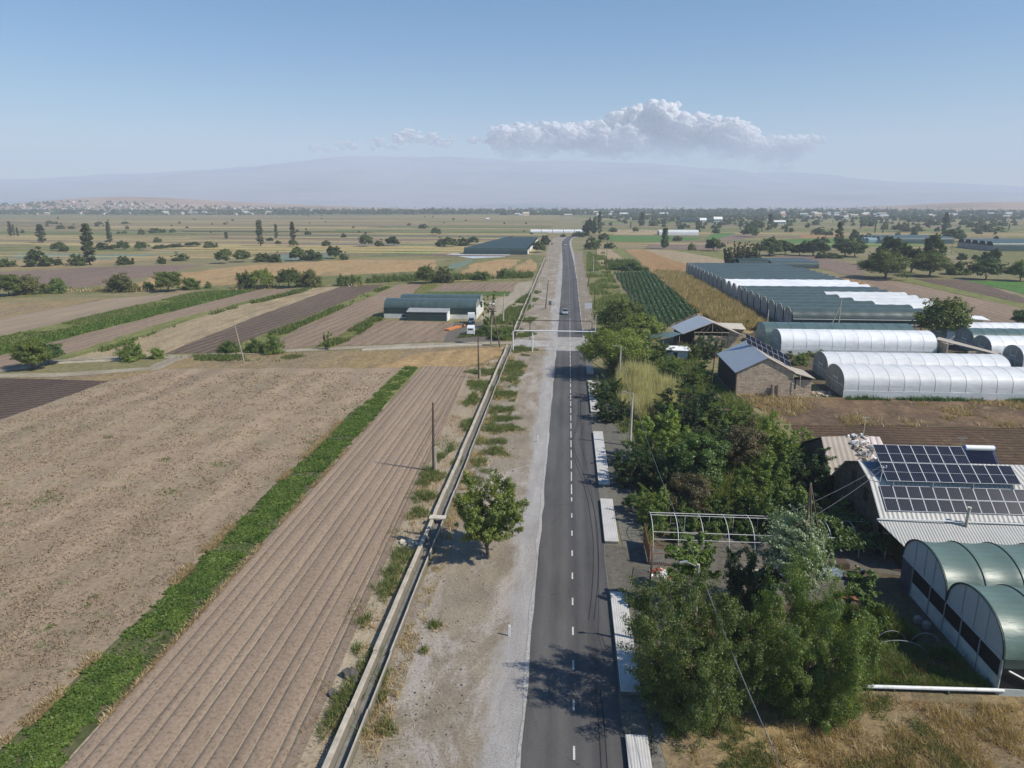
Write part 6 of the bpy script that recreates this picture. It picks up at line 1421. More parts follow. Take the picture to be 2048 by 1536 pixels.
# ------------------------------------------------------------------ channel, slabs, posts, poles
def channel():
    r = empty('irrigation_channel', (0, 0, 0), 0, 'long raised concrete irrigation channel running beside the dirt verge', 'channel')
    def run(y0, y1, nm):
        ys = np.arange(y0, y1+.1, 6.)
        for i in range(len(ys)-1):
            a, b = ys[i]+.02, ys[i+1]-.02; g = np.random.RandomState(int(a)); j = g.normal()*.03; x = -13.4+j
            zt = .68+g.normal()*.02
            mb = MB(); V = []
            prof = [(-.06, -.05), (-.06, zt), (.24, zt), (.26, zt-.04), (.34, .12), (1.02, .12), (1.14, zt-.1), (1.19, zt-.02), (1.27, zt-.02), (1.27, -.05)]
            mb.add([(x+p, a, z) for p, z in prof]+[(x+p, b, z) for p, z in prof], [(k, k+1, k+11, k+10) for k in range(9)]+[tuple(range(10))[::-1], tuple(range(10, 20))])
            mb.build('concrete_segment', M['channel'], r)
    run(14, 160, 'a'); run(171, 420, 'b')
    mb = MB(); mb.box(-13.62, -11.95, 65.9, 66.7, .70, .82); mb.build('cover_slab', M['concrete'], r)
    mb = MB(); mb.box(-12.95, -12.5, 14, 160, .125, .17); mb.build('floor_strip', M['concrete_dark'], r)  # dark strip along the channel floor
    a = np.array(G(724, 701)); b = np.array(G(966, 690)); d = (b-a); 
    r = empty('irrigation_ditch', (a[0], a[1], 0), math.atan2(d[1], d[0]), 'thin white concrete ditch along the orange grass patch', 'ditch'); mb = MB(); L = np.linalg.norm(d); mb.box(0, L, -.35, -.15, 0, .35); mb.box(0, L, .15, .35, 0, .35); mb.box(0, L, -.15, .15, 0, .1); mb.build('concrete_trough', M['concrete'], r)
    a = np.array(G(118, 727)); b = np.array(G(262, 720)); d = (b-a); r = empty('irrigation_ditch', (a[0], a[1], 0), math.atan2(d[1], d[0]), 'short white ditch beside the track at far left', 'ditch'); mb = MB(); L = np.linalg.norm(d); mb.box(0, L, -.3, -.12, 0, .3); mb.box(0, L, .12, .3, 0, .3); mb.build('concrete_trough', M['concrete'], r)
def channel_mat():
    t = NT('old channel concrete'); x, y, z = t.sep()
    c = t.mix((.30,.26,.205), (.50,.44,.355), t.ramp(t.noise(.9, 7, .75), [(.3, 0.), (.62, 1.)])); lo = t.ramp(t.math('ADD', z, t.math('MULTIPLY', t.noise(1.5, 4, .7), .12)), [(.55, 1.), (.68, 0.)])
    c = t.mix(c, (.135,.125,.10), t.math('MULTIPLY', lo, .85)); t.bump(t.noise(5, 6, .7), .02); return t.out(c, .9)  # lower faces darkened, putting the channel's shade into the concrete colour
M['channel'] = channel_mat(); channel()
labs = ['nearest ribbed pale slab at the bottom edge of the photo','long ribbed slab in the shadow of the big roadside tree','ribbed slab just before the iron gate','longest ribbed slab beside the orchard, below the tall lamp post','ribbed slab beside the reed bed','short ribbed slab under the overhanging walnut','small pale slab before the gravel entrance']
for (a, b), lb in zip([(24, 37.4), (41.4, 54), (63.2, 73.4), (77.6, 97.3), (107.2, 127.4), (132.5, 139), (149, 154.5)], labs):
    r = empty('drain_cover', (4.12, a, 0), 0, lb, 'drain cover', 'ribbed slabs along the right road edge')
    w = 1.28 if b < 150 else 2.4
    mb = MB(); mb.box(0.02, w, 0, b-a, .0, .27); mb.build('base', M['concrete_dark'], r); n = max(1, int((b-a)/3.1))
    for i in range(n): mb = MB(); L = (b-a)/n; mb.box(-.03, w+.04, i*L+.004, (i+1)*L-.004, .272, .33); mb.build('cover_slab', M['slab_ribbed'], r)
def post_delin(x, y, lab, grp='white marker posts'):
    r = empty('marker_post', (x, y, 0), 0, lab, 'marker post', grp)
    if 'dp' not in MATS:
        mb = MB(); mb.box(-.08, .08, -.05, .05, 0, .85); mb.add([(-.07,-.04,.85),(.07,-.04,.85),(.07,.04,.85),(-.07,.04,.85),(-.07,-.04,.95),(.07,-.04,.92),(.07,.04,.92),(-.07,.04,.95)], [(4,5,6,7),(0,1,5,4),(1,2,6,5),(2,3,7,6),(3,0,4,7)]); MATS['dp'] = mb.mesh('post', M['white'])
        mb = MB(); mb.box(-.074, .074, -.045, .045, .52, .62); MATS['db'] = mb.mesh('black_band', M['black'])
    p = link('post', MATS['dp'], r); link('black_band', MATS['db'], p)
for (x, y, z), lb in zip([(1019,1272,0),(1076,884,0),(1095,738,0),(1110,618,0),(1105,664,0),(1094,664,0),(1171,643,0),(1164,560,0),(1113,560,0),(1168,585,0)],
     ['nearest white marker post on the gravel, with a black band','second marker post left of the road, below the lamp shadow','marker post left of the road just before the pipe gantry','marker post beside the sign posts left of the road','right one of two white posts behind the gantry, left verge','left one of two white posts behind the gantry, left verge','marker post right of the road behind the gantry','far marker post on the right verge','far marker post on the left verge','marker post on the right verge behind the white board']):
    q = G(x, y); post_delin(q[0], q[1], lb)
# gas pipe gantries
def gantry(y, x0, x1, z, rad, legs, mat, lab):
    r = empty('pipe_gantry', (0, y, 0), 0, lab, 'pipe gantry'); mb = MB(); mb.tube([(x0, 0, z-.35), (x0+.3, 0, z), (x1-.4, 0, z), (x1, 0, z-.35)], rad, 8); mb.build('pipe', mat, r)
    for x in legs: mb = MB(); mb.tube([(x, .12, 0), (x, .12, z-.05)], rad*1.05, 8); mb.build('leg', mat, r)
    for x in (x0, x1): mb = MB(); mb.tube([(x, 0, z-.35), (x, 0, 0)], rad, 8); mb.build('downpipe', mat, r)
gantry(154., -11.7, 6.9, 4.65, .15, (-7.4, 5.6), M['steel_white'], 'white pipe gantry bridging the road')
gantry(168., -12.6, 6.1, 4.7, .09, (-8.7,), M['steel_dark'], 'thin dark pipe gantry just behind the white one')
# poles
M['wood_old'] = plain('old tarred timber', (.10,.07,.055), .85, .4, 4)
def pole(x, y, h, mat, lab, r0=.13, lean=(0, 0), stub=None, arm=None, cross=False, grp=None, name='utility_pole'):
    r = empty(name, (x, y, 0), 0, lab, 'pole' if name != 'street_lamp' else 'street lamp', grp); mb = MB(); mb.tube([(0, 0, 0), (lean[0]*.5, lean[1]*.5, h*.5), (lean[0], lean[1], h)], [r0*1.2, r0, r0*.65], 8); mb.build('pole_shaft', mat, r)
    if stub: mb = MB(); mb.box(.14, .36, -.12, .12, 0, stub); mb.build('stub', M['concrete'], r)
    if cross:
        mb = MB(); mb.box(lean[0]-.6, lean[0]+.6, lean[1]-.05, lean[1]+.05, h-.45, h-.35); c = mb.build('cross_arm', M['wood_dark'], r)
        for xx in (-.5, -.2, .2, .5): mb = MB(); mb.tube([(lean[0]+xx, lean[1], h-.35), (lean[0]+xx, lean[1], h-.15)], .04, 6); mb.build('insulator', M['white'], c)
    if arm:
        mb = MB(); mb.tube([(lean[0], lean[1], h-.25), (lean[0]+arm*.6, lean[1], h+.05), (lean[0]+arm, lean[1], h+.15)], .04, 6); a = mb.build('arm', M['steel_grey'], r)
        mb = MB(); mb.obox((lean[0]+arm*1.15, lean[1], h+.13), (.28, 0, .05), (0, .1, 0), (0, 0, .05)); mb.build('lamp_head', M['steel_grey'], a)
    return r
pole(-15.9, 80.8, 8.8, M['wood_old'], 'dark leaning wooden pole on a concrete stub in the combed field', .15, (.15, 0), 3.2)
pole(-16.2, 128.5, 8.5, M['wood_old'], 'dark wooden pole on a short stub beside the orange grass', .13, (-.05, 0), 1.6)
g = G(489, 727); pole(g[0], g[1], zat(g, 475, 638), M['wood_pale'], 'thin leaning wooden pole by the farm track at left', .12, (-1.6, .2))
pole(8.9, 92.3, 7.4, M['concrete'], 'tall concrete lamp post above the roadside slabs', .16, (.1, 0), None, -1.0, name='street_lamp')
pole(9.6, 124, 7.4, M['concrete'], 'farther concrete lamp post among the roadside walnut trees', .15, (.05, 0), None, -1.0, name='street_lamp')
pole(9.6, 46.2, 7.3, M['concrete'], 'concrete lamp post rising out of the big roadside tree', .17, (0, 0), None, -.9, name='street_lamp')
pole(25.8, 124.5, 7.6, M['wood_old'], 'dark wooden pole at the left corner of the stone barn', .11, (.4, 0))
pole(6.9, 171, 5.8, M['concrete'], 'pale post at the right end of the pipe gantry', .13, (.2, 0))
for i, (px, pb, pt, mt) in enumerate([(1063,616,569,0),(1077.6,586,550,0),(1083,560,530,0),(1093,543,524,0),(1096.5,531,514,0),(1101.5,520,504,0),(1105,512,498,0),(1109,505,490,0)]):
    q = G(px, pb); pole(q[0], q[1], zat(q, px, pt), M['concrete'], '%s pale concrete pole from the front in the row along the channel' % ORD[i], .13, (0, 0), None, .8 if i > 4 else None, grp='concrete poles along the channel')
for px, pb, tx, pt, lb in [(1091,617,1096,560,'dark leaning pole on the left verge beyond the sign posts'),(1175,573,1181,541,'dark leaning pole on the right verge'),(1189,616,1189,575,'thin dark pole right of the white roadside board'),(1192,520,1192,487,'thin pole in the small tan plot'),(1213,530,1213,500,'second thin pole in the small tan plot')]:
    q = G(px, pb); z = zat(q, tx, pt); pole(q[0], q[1], z, M['wood_old'], lb, .13, ((tx-px)/pxm(*q), 0))
q = G(1186.5, 546); pole(q[0], q[1], zat(q, 1187, 513), M['concrete'], 'pale concrete pole on the weedy right verge', .16)
q = G(1006, 645); pole(q[0], q[1], zat(q, 1010, 588), M['concrete'], 'thick pale concrete pole behind the nest pole', .17, (.35, 0))
q = G(1403, 656); pole(49.5, 178, 6.5, M['concrete'], 'pale post in front of the greenhouse block ends', .14)
q = G(1605, 655); pole(68.6, 183.5, 9.0, M['concrete'], 'concrete pole with a brace and a meter box before the greenhouse block', .15, cross=True)
mb = MB(); mb.tube([(66.2, 183.5, 0), (68.4, 183.5, 6.6)], .12, 7); tag(mb.build('pole_brace', M['concrete']), 'slanting brace of the pole before the greenhouse block', 'brace')
mb = MB(); mb.box(67.6, 68.3, 183.0, 183.3, .9, 1.9); mb.box(67.55, 68.35, 182.95, 183.35, 1.9, 1.95); tag(mb.build('meter_box', M['white']), 'pinkish white meter box on the braced pole', 'box')
q = G(1906, 483); pole(q[0]*.75, q[1]*.75, 11, M['wood_pale'], 'pale wooden pole among the big walnut trees at upper right', .16)
def nestpole():
    a = np.array(G(982, 690)); b = np.array(G(1000, 695)); top = np.array(G(986, 690)); z = zat(tuple(a), 985, 620)
    r = empty('utility_pole', (a[0], a[1], 0), 0, 'two legged wooden pole carrying a big stork nest', 'pole'); t = np.array((.25, 0, z))
    mb = MB(); mb.tube([(0, 0, 0), tuple(t)], [.17, .12], 8); mb.build('leg', M['wood_pale'], r); mb = MB(); mb.tube([(b[0]-a[0], b[1]-a[1], 0), tuple(t+np.array((.3, 0, 0)))], [.17, .12], 8); mb.build('leg', M['wood_old'], r)
    mb = MB(); mb.box(.25-.9, .25+1.1, -.06, .06, z-.4, z-.25); mb.build('cross_arm', M['wood_old'], r)
    g = np.random.RandomState(2); mb = MB()
    for k in range(220):
        th = g.uniform(0, 6.28); rr = .85+g.normal()*.12; zz = g.uniform(0, .8); th2 = th+g.uniform(.5, 1.1); rr *= .8+.3*zz
        mb.tube([(rr*math.cos(th), rr*math.sin(th), zz+g.normal()*.04), (rr*math.cos(th2), rr*math.sin(th2), zz+g.normal()*.06)], .03, 4)
    mb.tube([(0, 0, .05), (0, 0, .62)], [.6, .85], 12)
    nx, ny = a[0]+.35, a[1]; tag(mb.build('nest', M['wood_pale'], None, (nx, ny, z)), 'big stick nest on top of the two legged pole', 'nest')
    def stork(x, y, zz, rz, lab):
        r = empty('stork', (x, y, zz), rz, lab, 'stork', 'storks on the nest')
        mb = MB(); mb.tube([(-.42, 0, .60), (-.28, 0, .66), (-.05, 0, .74), (.15, 0, .80), (.24, 0, .90), (.30, 0, 1.05), (.33, 0, 1.16), (.42, 0, 1.19)], [.03, .11, .17, .14, .07, .045, .06, .03], 10); mb.build('body', M['white'], r, smooth=True)
        mb = MB(); mb.tube([(-.50, 0, .55), (-.30, 0, .66), (-.12, 0, .76)], [.03, .12, .1], 8); mb.build('wing_tips', M['black'], r)
        mb = MB(); mb.tube([(.42, 0, 1.19), (.66, 0, 1.12)], [.028, .005], 6); mb.build('beak', M['red'], r)
        for s in (-.06, .06): mb = MB(); mb.tube([(0, s, .66), (-.03, s, .35), (0, s, 0)], .014, 5); mb.tube([(0, s, .01), (.1, s, .01)], .012, 4); mb.build('leg', M['red'], r)
    stork(nx+.25, ny, z+.62, .4, 'white stork standing upright on the nest, right of the other'); stork(nx-.45, ny+.2, z+.62, 2.4, 'white stork at the left rim of the nest')
nestpole()

# ------------------------------------------------------------------ hoop frame, gate, wires, vehicles, small things
def hoopframe():
    r = empty('hoop_frame', (8.6, 62.2, 0), 0, 'bare white hoop frame without cover over the vines', 'frame'); L = 21.2; w = 5.6
    pr = [(w*.5-w*.5*math.cos(math.pi*i/14), 2.35*math.sin(math.pi*i/14)**.8) for i in range(15)]
    mb = MB(); mb.tube([(0, y, z) for y, z in pr], .032, 6); hm = mb.mesh('hoop', M['steel_white'])
    for i in range(10): link('hoop', hm, r, (i*L/9., 0, 0))
    for k in (3, 7, 8, 11): mb = MB(); mb.tube([(0, pr[k][0], pr[k][1]+.05), (L, pr[k][0], pr[k][1]+.05)], .028, 6); mb.build('rail', M['steel_white'], r)
    mb = MB(); mb.tube([(0, .02, 1.2), (L, .02, 1.2)], .025, 6); mb.build('rail', M['steel_white'], r)
    for i in range(9): mb = MB(); mb.tube([((i+.5)*L/9., w*.72, 0), ((i+.5)*L/9., w*.72, 1.9)], .025, 6); mb.build('post', M['steel_white'], r)
    mb = MB(); mb.slab([(13.6, 3.2, 2.5), (14.3, 3.2, 2.5), (14.6, 4.6, 1.9), (13.9, 4.6, 1.9)], .05); mb.build('loose_panel', M['film_white'], r)
hoopframe()
def gate():
    for nm, x, y0, y1, lab in (('gate', 7.9, 59.5, 63.5, 'rusty sheet metal gate leaf at the left end of the hoop frame'),):
        r = empty('gate', (x, y0, 0), 0, lab, 'gate'); 
        for y in (0, y1-y0): mb = MB(); mb.box(-.07, .07, y-.07, y+.07, 0, 2.1); mb.build('gate_post', M['rust'], r)
        mb = MB(); mb.box(-.02, .02, .07, y1-y0-.07, .15, 1.8); mb.build('sheet', M['rust'], r)
    r = empty('gate', (8.1, 59.3, 0), 0, 'iron bar gate standing open across the paved entrance', 'gate')
    mb = MB(); [mb.tube([(.15+i*.17, 0, .1), (.15+i*.17, 0, 1.85)], .022, 5) for i in range(15)]; mb.build('bars', M['steel_grey'], r)
    mb = MB(); [mb.tube([(0, 0, z), (2.7, 0, z)], .03, 5) for z in (.15, 1.25, 1.85)]; mb.tube([(0, 0, 0), (0, 0, 2.1)], .05, 6); mb.tube([(2.7, 0, 0), (2.7, 0, 2.0)], .05, 6); mb.build('gate_frame', M['rust'], r)
    r = empty('gate', (7.6, 55.6, 0), R(80), 'second iron gate leaf with red and white scraps behind it', 'gate')
    mb = MB(); [mb.tube([(.15+i*.17, 0, .1), (.15+i*.17, 0, 1.75)], .02, 5) for i in range(15)]; mb.build('bars', M['steel_dark'], r)
    mb = MB(); [mb.tube([(0, 0, z), (2.7, 0, z)], .03, 5) for z in (.15, 1.75)]; mb.tube([(0, 0, 0), (0, 0, 2.1)], .05, 6); mb.build('gate_frame', M['steel_dark'], r)
gate()
M['stone_mid'] = plain('grey gravel stone', (.26,.235,.21), .9, .3, 3)
def rock_pile(name, x, y, n, rad, smin, smax, mats, lab, cat, seed, z=0., flat=.6):
    g = np.random.RandomState(seed); mb = MB()
    for k in range(n):
        s = g.uniform(smin, smax); q = rdir(g, 1)[0]; a = np.cross(q, rdir(g, 1)[0]); a /= np.linalg.norm(a); b = np.cross(q, a)
        rr = rad*g.uniform(0, 1)**.6; th = g.uniform(0, 6.28); mb.obox((rr*math.cos(th)*1.3, rr*math.sin(th), s*.3+z+(rad-rr)*.3*g.rand()*flat), a*s, b*s*.75, q*s*.6, int(g.randint(len(mats))))
    return tag(mb.build(name, mats, None, (x, y, 0)), lab, cat)
rock_pile('rubble', 8.8, 57.6, 26, .9, .1, .28, [M['red'], M['white'], M['concrete']], 'heap of red and white scraps behind the iron gate', 'rubble', 4)
rock_pile('rubble', -14.6, 61.8, 16, .7, .10, .26, [M['stone_mid'], M['concrete']], 'pile of pale broken concrete left of the channel', 'rubble', 5)
rock_pile('rubble', 43.8, 121.6, 60, 1.5, .1, .3, [M['concrete'], M['wood_pale'], M['tuff']], 'scattered rubble between the stone barn and the white tunnel', 'rubble', 6)
M['stone_dark'] = plain('dark basalt', (.11,.10,.095), .9, .35, 3, .03)
for i, (px, py, s) in enumerate([(699,1352,.42),(666,1390,.36),(713,1366,.25)]):
    q = G(px, py); rock_pile('boulder', q[0], q[1], 4, .18, s*.6, s, [M['stone_dark']], ['large dark boulder left of the channel near the bottom','dark boulder between the combed beds and the large one','small dark stone right of the large boulder'][i], 'boulder', 30+i)
def stones():
    g = np.random.RandomState(9); mb = MB()
    for k in range(1100):
        y = 26+g.uniform(0, 1)**1.6*70; x = g.uniform(-11.9, -6.2) if g.rand() < .8 else g.uniform(-16, -13.9); s = g.uniform(.015, .05)*(1+.01*y)
        if y > 42 and g.rand() < .5: continue
        q = rdir(g, 1)[0]; a = np.cross(q, rdir(g, 1)[0]); a /= np.linalg.norm(a); b = np.cross(q, a); mb.obox((x, y, .02+s*.3), a*s, b*s*.8, q*s*.6, int(g.randint(3)))
    tag(mb.build('loose_stones', [M['stone_mid'], M['stone_dark'], M['wood_pale']]), 'loose stones and rubble strewn over the dusty verge', 'stones', None, 'stuff')
stones()
mb = MB(); mb.tube([(20.6, 43.1, .35), (29.6, 43.3, .42)], .13, 10); o = empty('water_pipe', (0, 0, 0), 0, 'thick white pipe along the edge of the vegetable plot', 'pipe'); mb.build('pipe', M['white'], o)
for x in (22.5, 26): mb = MB(); mb.box(x-.04, x+.04, 43.05, 43.3, 0, .33); mb.build('support', M['concrete_dark'], o)
def hoops_small():
    for i, (x0, y, w) in enumerate([(21.0, 48.4, 2.3), (23.4, 48.5, 2.3), (25.8, 48.4, 2.2), (22.4, 47.3, 4.2)]):
        mb = MB(); mb.tube([(x0+w/2-w/2*math.cos(math.pi*k/12), y, 1.25*math.sin(math.pi*k/12)) for k in range(13)], .025, 5); tag(mb.build('plant_hoop', M['steel_grey']), ['leftmost small wire hoop over the vegetable plot','middle small wire hoop over the vegetable plot','rightmost small wire hoop over the vegetable plot','wide low wire hoop in front of the small ones'][i], 'hoop')
hoops_small()
def cable(a, b, sag, rad, lab, n=18, extra=()):
    a, b = np.array(a, float), np.array(b, float); P = [tuple(a+(b-a)*t-np.array((0, 0, sag*4*t*(1-t)))) for t in np.linspace(0, 1, n)]
    mb = MB(); mb.tube(P, rad, 5); return tag(mb.build('power_cable', M['cable']), lab, 'cable')
M['cable'] = plain('grey cable', (.17,.17,.18), .5, .1, 5)
cable((8.95, 92.3, 7.3), (9.6, 46.2, 7.2), .9, .017, 'overhead cable from the tall lamp post to the foreground lamp post')
cable((9.6, 46.2, 7.2), (11.0, 12, 7.6), .8, .017, 'overhead cable leaving the foreground lamp post towards the viewer')
cable((9.65, 46.2, 7.0), (11.35, 12, 7.3), 1.0, .017, 'second overhead cable hanging beside the one towards the viewer')
cable((8.95, 92.3, 7.2), (9.65, 124, 7.2), .7, .016, 'overhead cable between the two farther lamp posts')
cable((29.8, 65.3, 8.0), (20.5, 62, 4.4), .3, .018, 'upper supply cable running to the solar house bracket')
cable((30.2, 65.3, 7.9), (21.2, 60.5, 4.0), .3, .02, 'lower supply cable running to the solar house bracket')
mb = MB(); mb.tube([(1.5*0+19.9, 61.6, 0), (20.4, 61.8, 4.5)], .06, 6); tag(mb.build('utility_pole', M['wood_old']), 'short post holding the house supply cables among the trees', 'pole')
# vehicles
M['paint_silver'] = plain('silver car paint', (.42,.47,.50), .25, .05, 2); M['paint_silver'].node_tree.nodes['Principled BSDF'].inputs['Metallic'].default_value = .4
M['paint_white'] = plain('white car paint', (.80,.80,.79), .3, .03, 2)
M['glass'] = plain('dark car glass', (.012,.016,.02), .06, .1, 2)
M['lamp_red'] = plain('red lamp glass', (.35,.02,.02), .2, .1, 2); M['lamp_clear'] = plain('clear lamp glass', (.7,.7,.68), .15, .05, 2)
def loft(mb, secs, m=0):
    """sections: (y, [(x,z)...]) joined into a skin"""
    b = len(mb.v); k = len(secs[0][1])
    for y, p in secs: mb.v.extend([(x, y, z) for x, z in p])
    for i in range(len(secs)-1):
        for j in range(k): mb.f.append((b+i*k+j, b+i*k+(j+1) % k, b+(i+1)*k+(j+1) % k, b+(i+1)*k+j)); mb.m.append(m)
    mb.f.append(tuple(b+j for j in range(k))); mb.m.append(m); mb.f.append(tuple(b+(len(secs)-1)*k+j for j in range(k))[::-1]); mb.m.append(m)
def wheels(r, ws, rad=.32, w=.2):
    for x, y in ws:
        s = 1 if x > 0 else -1; mb = MB(); mb.tube([(x-w/2, y, rad), (x+w/2, y, rad)], rad, 16); o = mb.build('wheel', M['black'], r); mb = MB(); mb.tube([(x+s*(w/2+.002), y, rad), (x+s*(w/2+.012), y, rad)], rad*.62, 12); mb.build('rim', M['alu'], o)
def car():
    r = empty('car', (-.45, 209.5, .04), math.pi, 'silver sedan driving towards the camera on the left lane', 'car')
    mb = MB()
    def sec(w, z0, z1, y): return (y, [(-w, z0), (w, z0), (w*1.02, (z0+z1)/2), (w*.92, z1), (-w*.92, z1), (-w*1.02, (z0+z1)/2)])
    loft(mb, [sec(.72, .32, .62, -2.2), sec(.84, .22, .78, -2.05), sec(.88, .2, .88, -1.2), sec(.88, .2, .92, 0), sec(.88, .2, .92, 1.0), sec(.86, .2, .84, 1.7), sec(.8, .24, .68, 2.15), sec(.7, .34, .6, 2.25)]); mb.build('body', M['paint_silver'], r)
    mb = MB(); loft(mb, [(-1.75, [(-.76, .9), (.76, .9), (.70, .93), (-.70, .93)]), (-1.1, [(-.78, .9), (.78, .9), (.60, 1.38), (-.60, 1.38)]), (.25, [(-.78, .9), (.78, .9), (.60, 1.40), (-.60, 1.40)]), (1.05, [(-.76, .9), (.76, .9), (.72, .93), (-.72, .93)])]); mb.build('windows', M['glass'], r)
    mb = MB(); mb.slab([(-.58, -1.05, 1.42), (.58, -1.05, 1.42), (.58, .22, 1.44), (-.58, .22, 1.44)], .05); mb.build('roof', M['paint_silver'], r)
    wheels(r, [(-.8, 1.35), (.8, 1.35), (-.8, -1.35), (.8, -1.35)])
    for x in (-.62, .62): mb = MB(); mb.box(x-.16, x+.16, 2.12, 2.2, .52, .66); mb.build('headlight', M['lamp_clear'], r)
    mb = MB(); mb.box(-.35, .35, 2.2, 2.27, .36, .5); mb.build('grille', M['black'], r); mb = MB(); mb.box(-.26, .26, 2.27, 2.285, .28, .38); mb.build('number_plate', M['white'], r)
    for x in (-.95, .95): mb = MB(); mb.box(x-.09, x+.09, .72, .84, .92, 1.03); mb.build('mirror', M['paint_silver'], r)
    # small far car
    o = empty('car', (-.2-1.6, 560, .04), 0, 'tiny white car near the far bend of the road', 'car'); mb = MB(); mb.box(-.85, .85, -2, 2, .3, .9); mb.build('body', M['paint_white'], o); mb = MB(); mb.add([(-.75,-1.5,.9),(.75,-1.5,.9),(.75,1.1,.9),(-.75,1.1,.9),(-.6,-1.1,1.4),(.6,-1.1,1.4),(.6,.4,1.4),(-.6,.4,1.4)], [(4,5,6,7),(0,1,5,4),(1,2,6,5),(2,3,7,6),(3,0,4,7)]); mb.build('windows', M['glass'], o); wheels(o, [(-.8, 1.3), (.8, 1.3), (-.8, -1.3), (.8, -1.3)])
car()
def van():
    q = G(940, 672); r = empty('van', (q[0], q[1]+2.2, .04), R(4), 'white panel van parked on the dark yard, rear towards the camera', 'van'); mb = MB()
    def s(y, w, z1, zt=None): return (y, [(-w, .28), (w, .28), (w, 1.1), (w*.9, z1), (-w*.9, z1), (-w, 1.1)])
    loft(mb, [s(-2.5, .92, 2.12), s(-2.35, .96, 2.22), s(.9, .96, 2.22), s(1.55, .95, 1.75), s(1.9, .93, 1.15), s(2.5, .88, .95)]); mb.build('body', M['paint_white'], r)
    mb = MB(); mb.box(-.6, .6, -2.53, -2.48, 1.5, 1.85); mb.build('rear_window', M['glass'], r)
    mb = MB(); mb.add([(-.82, .98, 2.15), (.82, .98, 2.15), (.86, 1.85, 1.24), (-.86, 1.85, 1.24)], [(0, 1, 2, 3)]); mb.build('windscreen', M['glass'], r)
    for x in (-.97, .965): mb = MB(); mb.box(x, x+.01, .1, 1.2, 1.25, 1.8); mb.build('side_window', M['glass'], r)
    for x in (-.9, .8): mb = MB(); mb.box(x, x+.1, -2.53, -2.5, .9, 1.4); mb.build('tail_light', M['lamp_red'], r)
    mb = MB(); mb.box(-.9, .9, -2.6, -2.5, .35, .55); mb.build('bumper', M['black'], r); wheels(r, [(-.85, 1.6), (.85, 1.6), (-.85, -1.5), (.85, -1.5)], .34)
    q = G(943, 650); r = empty('truck', (q[0]-.2, q[1]+1.5, .04), R(8), 'small pickup with a white load box parked before the shed', 'truck')
    mb = MB(); mb.box(-.95, .95, 1.0, 3.2, 1.0, 2.7); mb.build('load_box', M['paint_white'], r); mb = MB(); mb.box(-.85, .85, -2.3, 3.1, .5, .8); mb.build('chassis', M['steel_dark'], r)
    mb = MB(); loft(mb, [(-2.3, [(-.8, .6), (.8, .6), (.75, 1.1), (-.75, 1.1)]), (-1.5, [(-.85, .5), (.85, .5), (.8, 1.2), (-.8, 1.2)]), (-1.1, [(-.85, .5), (.85, .5), (.7, 1.75), (-.7, 1.75)]), (.6, [(-.85, .5), (.85, .5), (.7, 1.8), (-.7, 1.8)])]); mb.build('cab', M['blue_paint2'], r)
    mb = MB(); mb.add([(-.7, -1.5, 1.23), (.7, -1.5, 1.23), (.62, -1.12, 1.74), (-.62, -1.12, 1.74)], [(0, 1, 2, 3)]); mb.build('windscreen', M['glass'], r); wheels(r, [(-.8, -1.6), (.8, -1.6), (-.8, 2.2), (.8, 2.2)], .36)
M['blue_paint2'] = plain('grey blue cab paint', (.20,.24,.28), .4, .1, 2); van()
def timber():
    q = G(893, 662); r = empty('timber_stack', (q[0], q[1], 0), R(-22), 'stack of long orange timbers at the yard edge', 'timber')
    for i in range(7): mb = MB(); x = i % 4*.42-.6+(.2 if i > 3 else 0); z = .12+.22*(i//4); mb.box(x, x+.2, 0, 8.5-(i % 3)*.5, z, z+.18); mb.build('beam', M['orange'], r)
timber()
# boards at the road
def sign():
    q = G(1176, 624); r = empty('sign', (q[0], q[1], 0), 0, 'large white board on three posts right of the road', 'sign'); 
    mb = MB(); mb.box(-1.0, 1.2, -.03, .03, 1.0, 2.75); mb.build('panel', M['board'], r)
    for x in (-.9, .1, 1.1): mb = MB(); mb.box(x-.05, x+.05, .03, .12, 0, 2.7); mb.build('post', M['steel_white'], r)
    q = G(1100, 620); r = empty('sign', (q[0], q[1], 0), 0, 'narrow dark green board between two white posts left of the road', 'sign')
    for x in (-.62, .55): mb = MB(); mb.tube([(x, 0, 0), (x, 0, 2.9)], .06, 6); mb.build('post', M['steel_white'], r)
    mb = MB(); mb.box(-.5, .43, -.03, .02, 1.5, 2.8); mb.build('panel', M['green_board'], r)
M['board'] = plain('faded white board', (.66,.65,.66), .6, .12, 1.5); M['green_board'] = plain('faded green board', (.10,.16,.13), .6, .2, 2); sign()
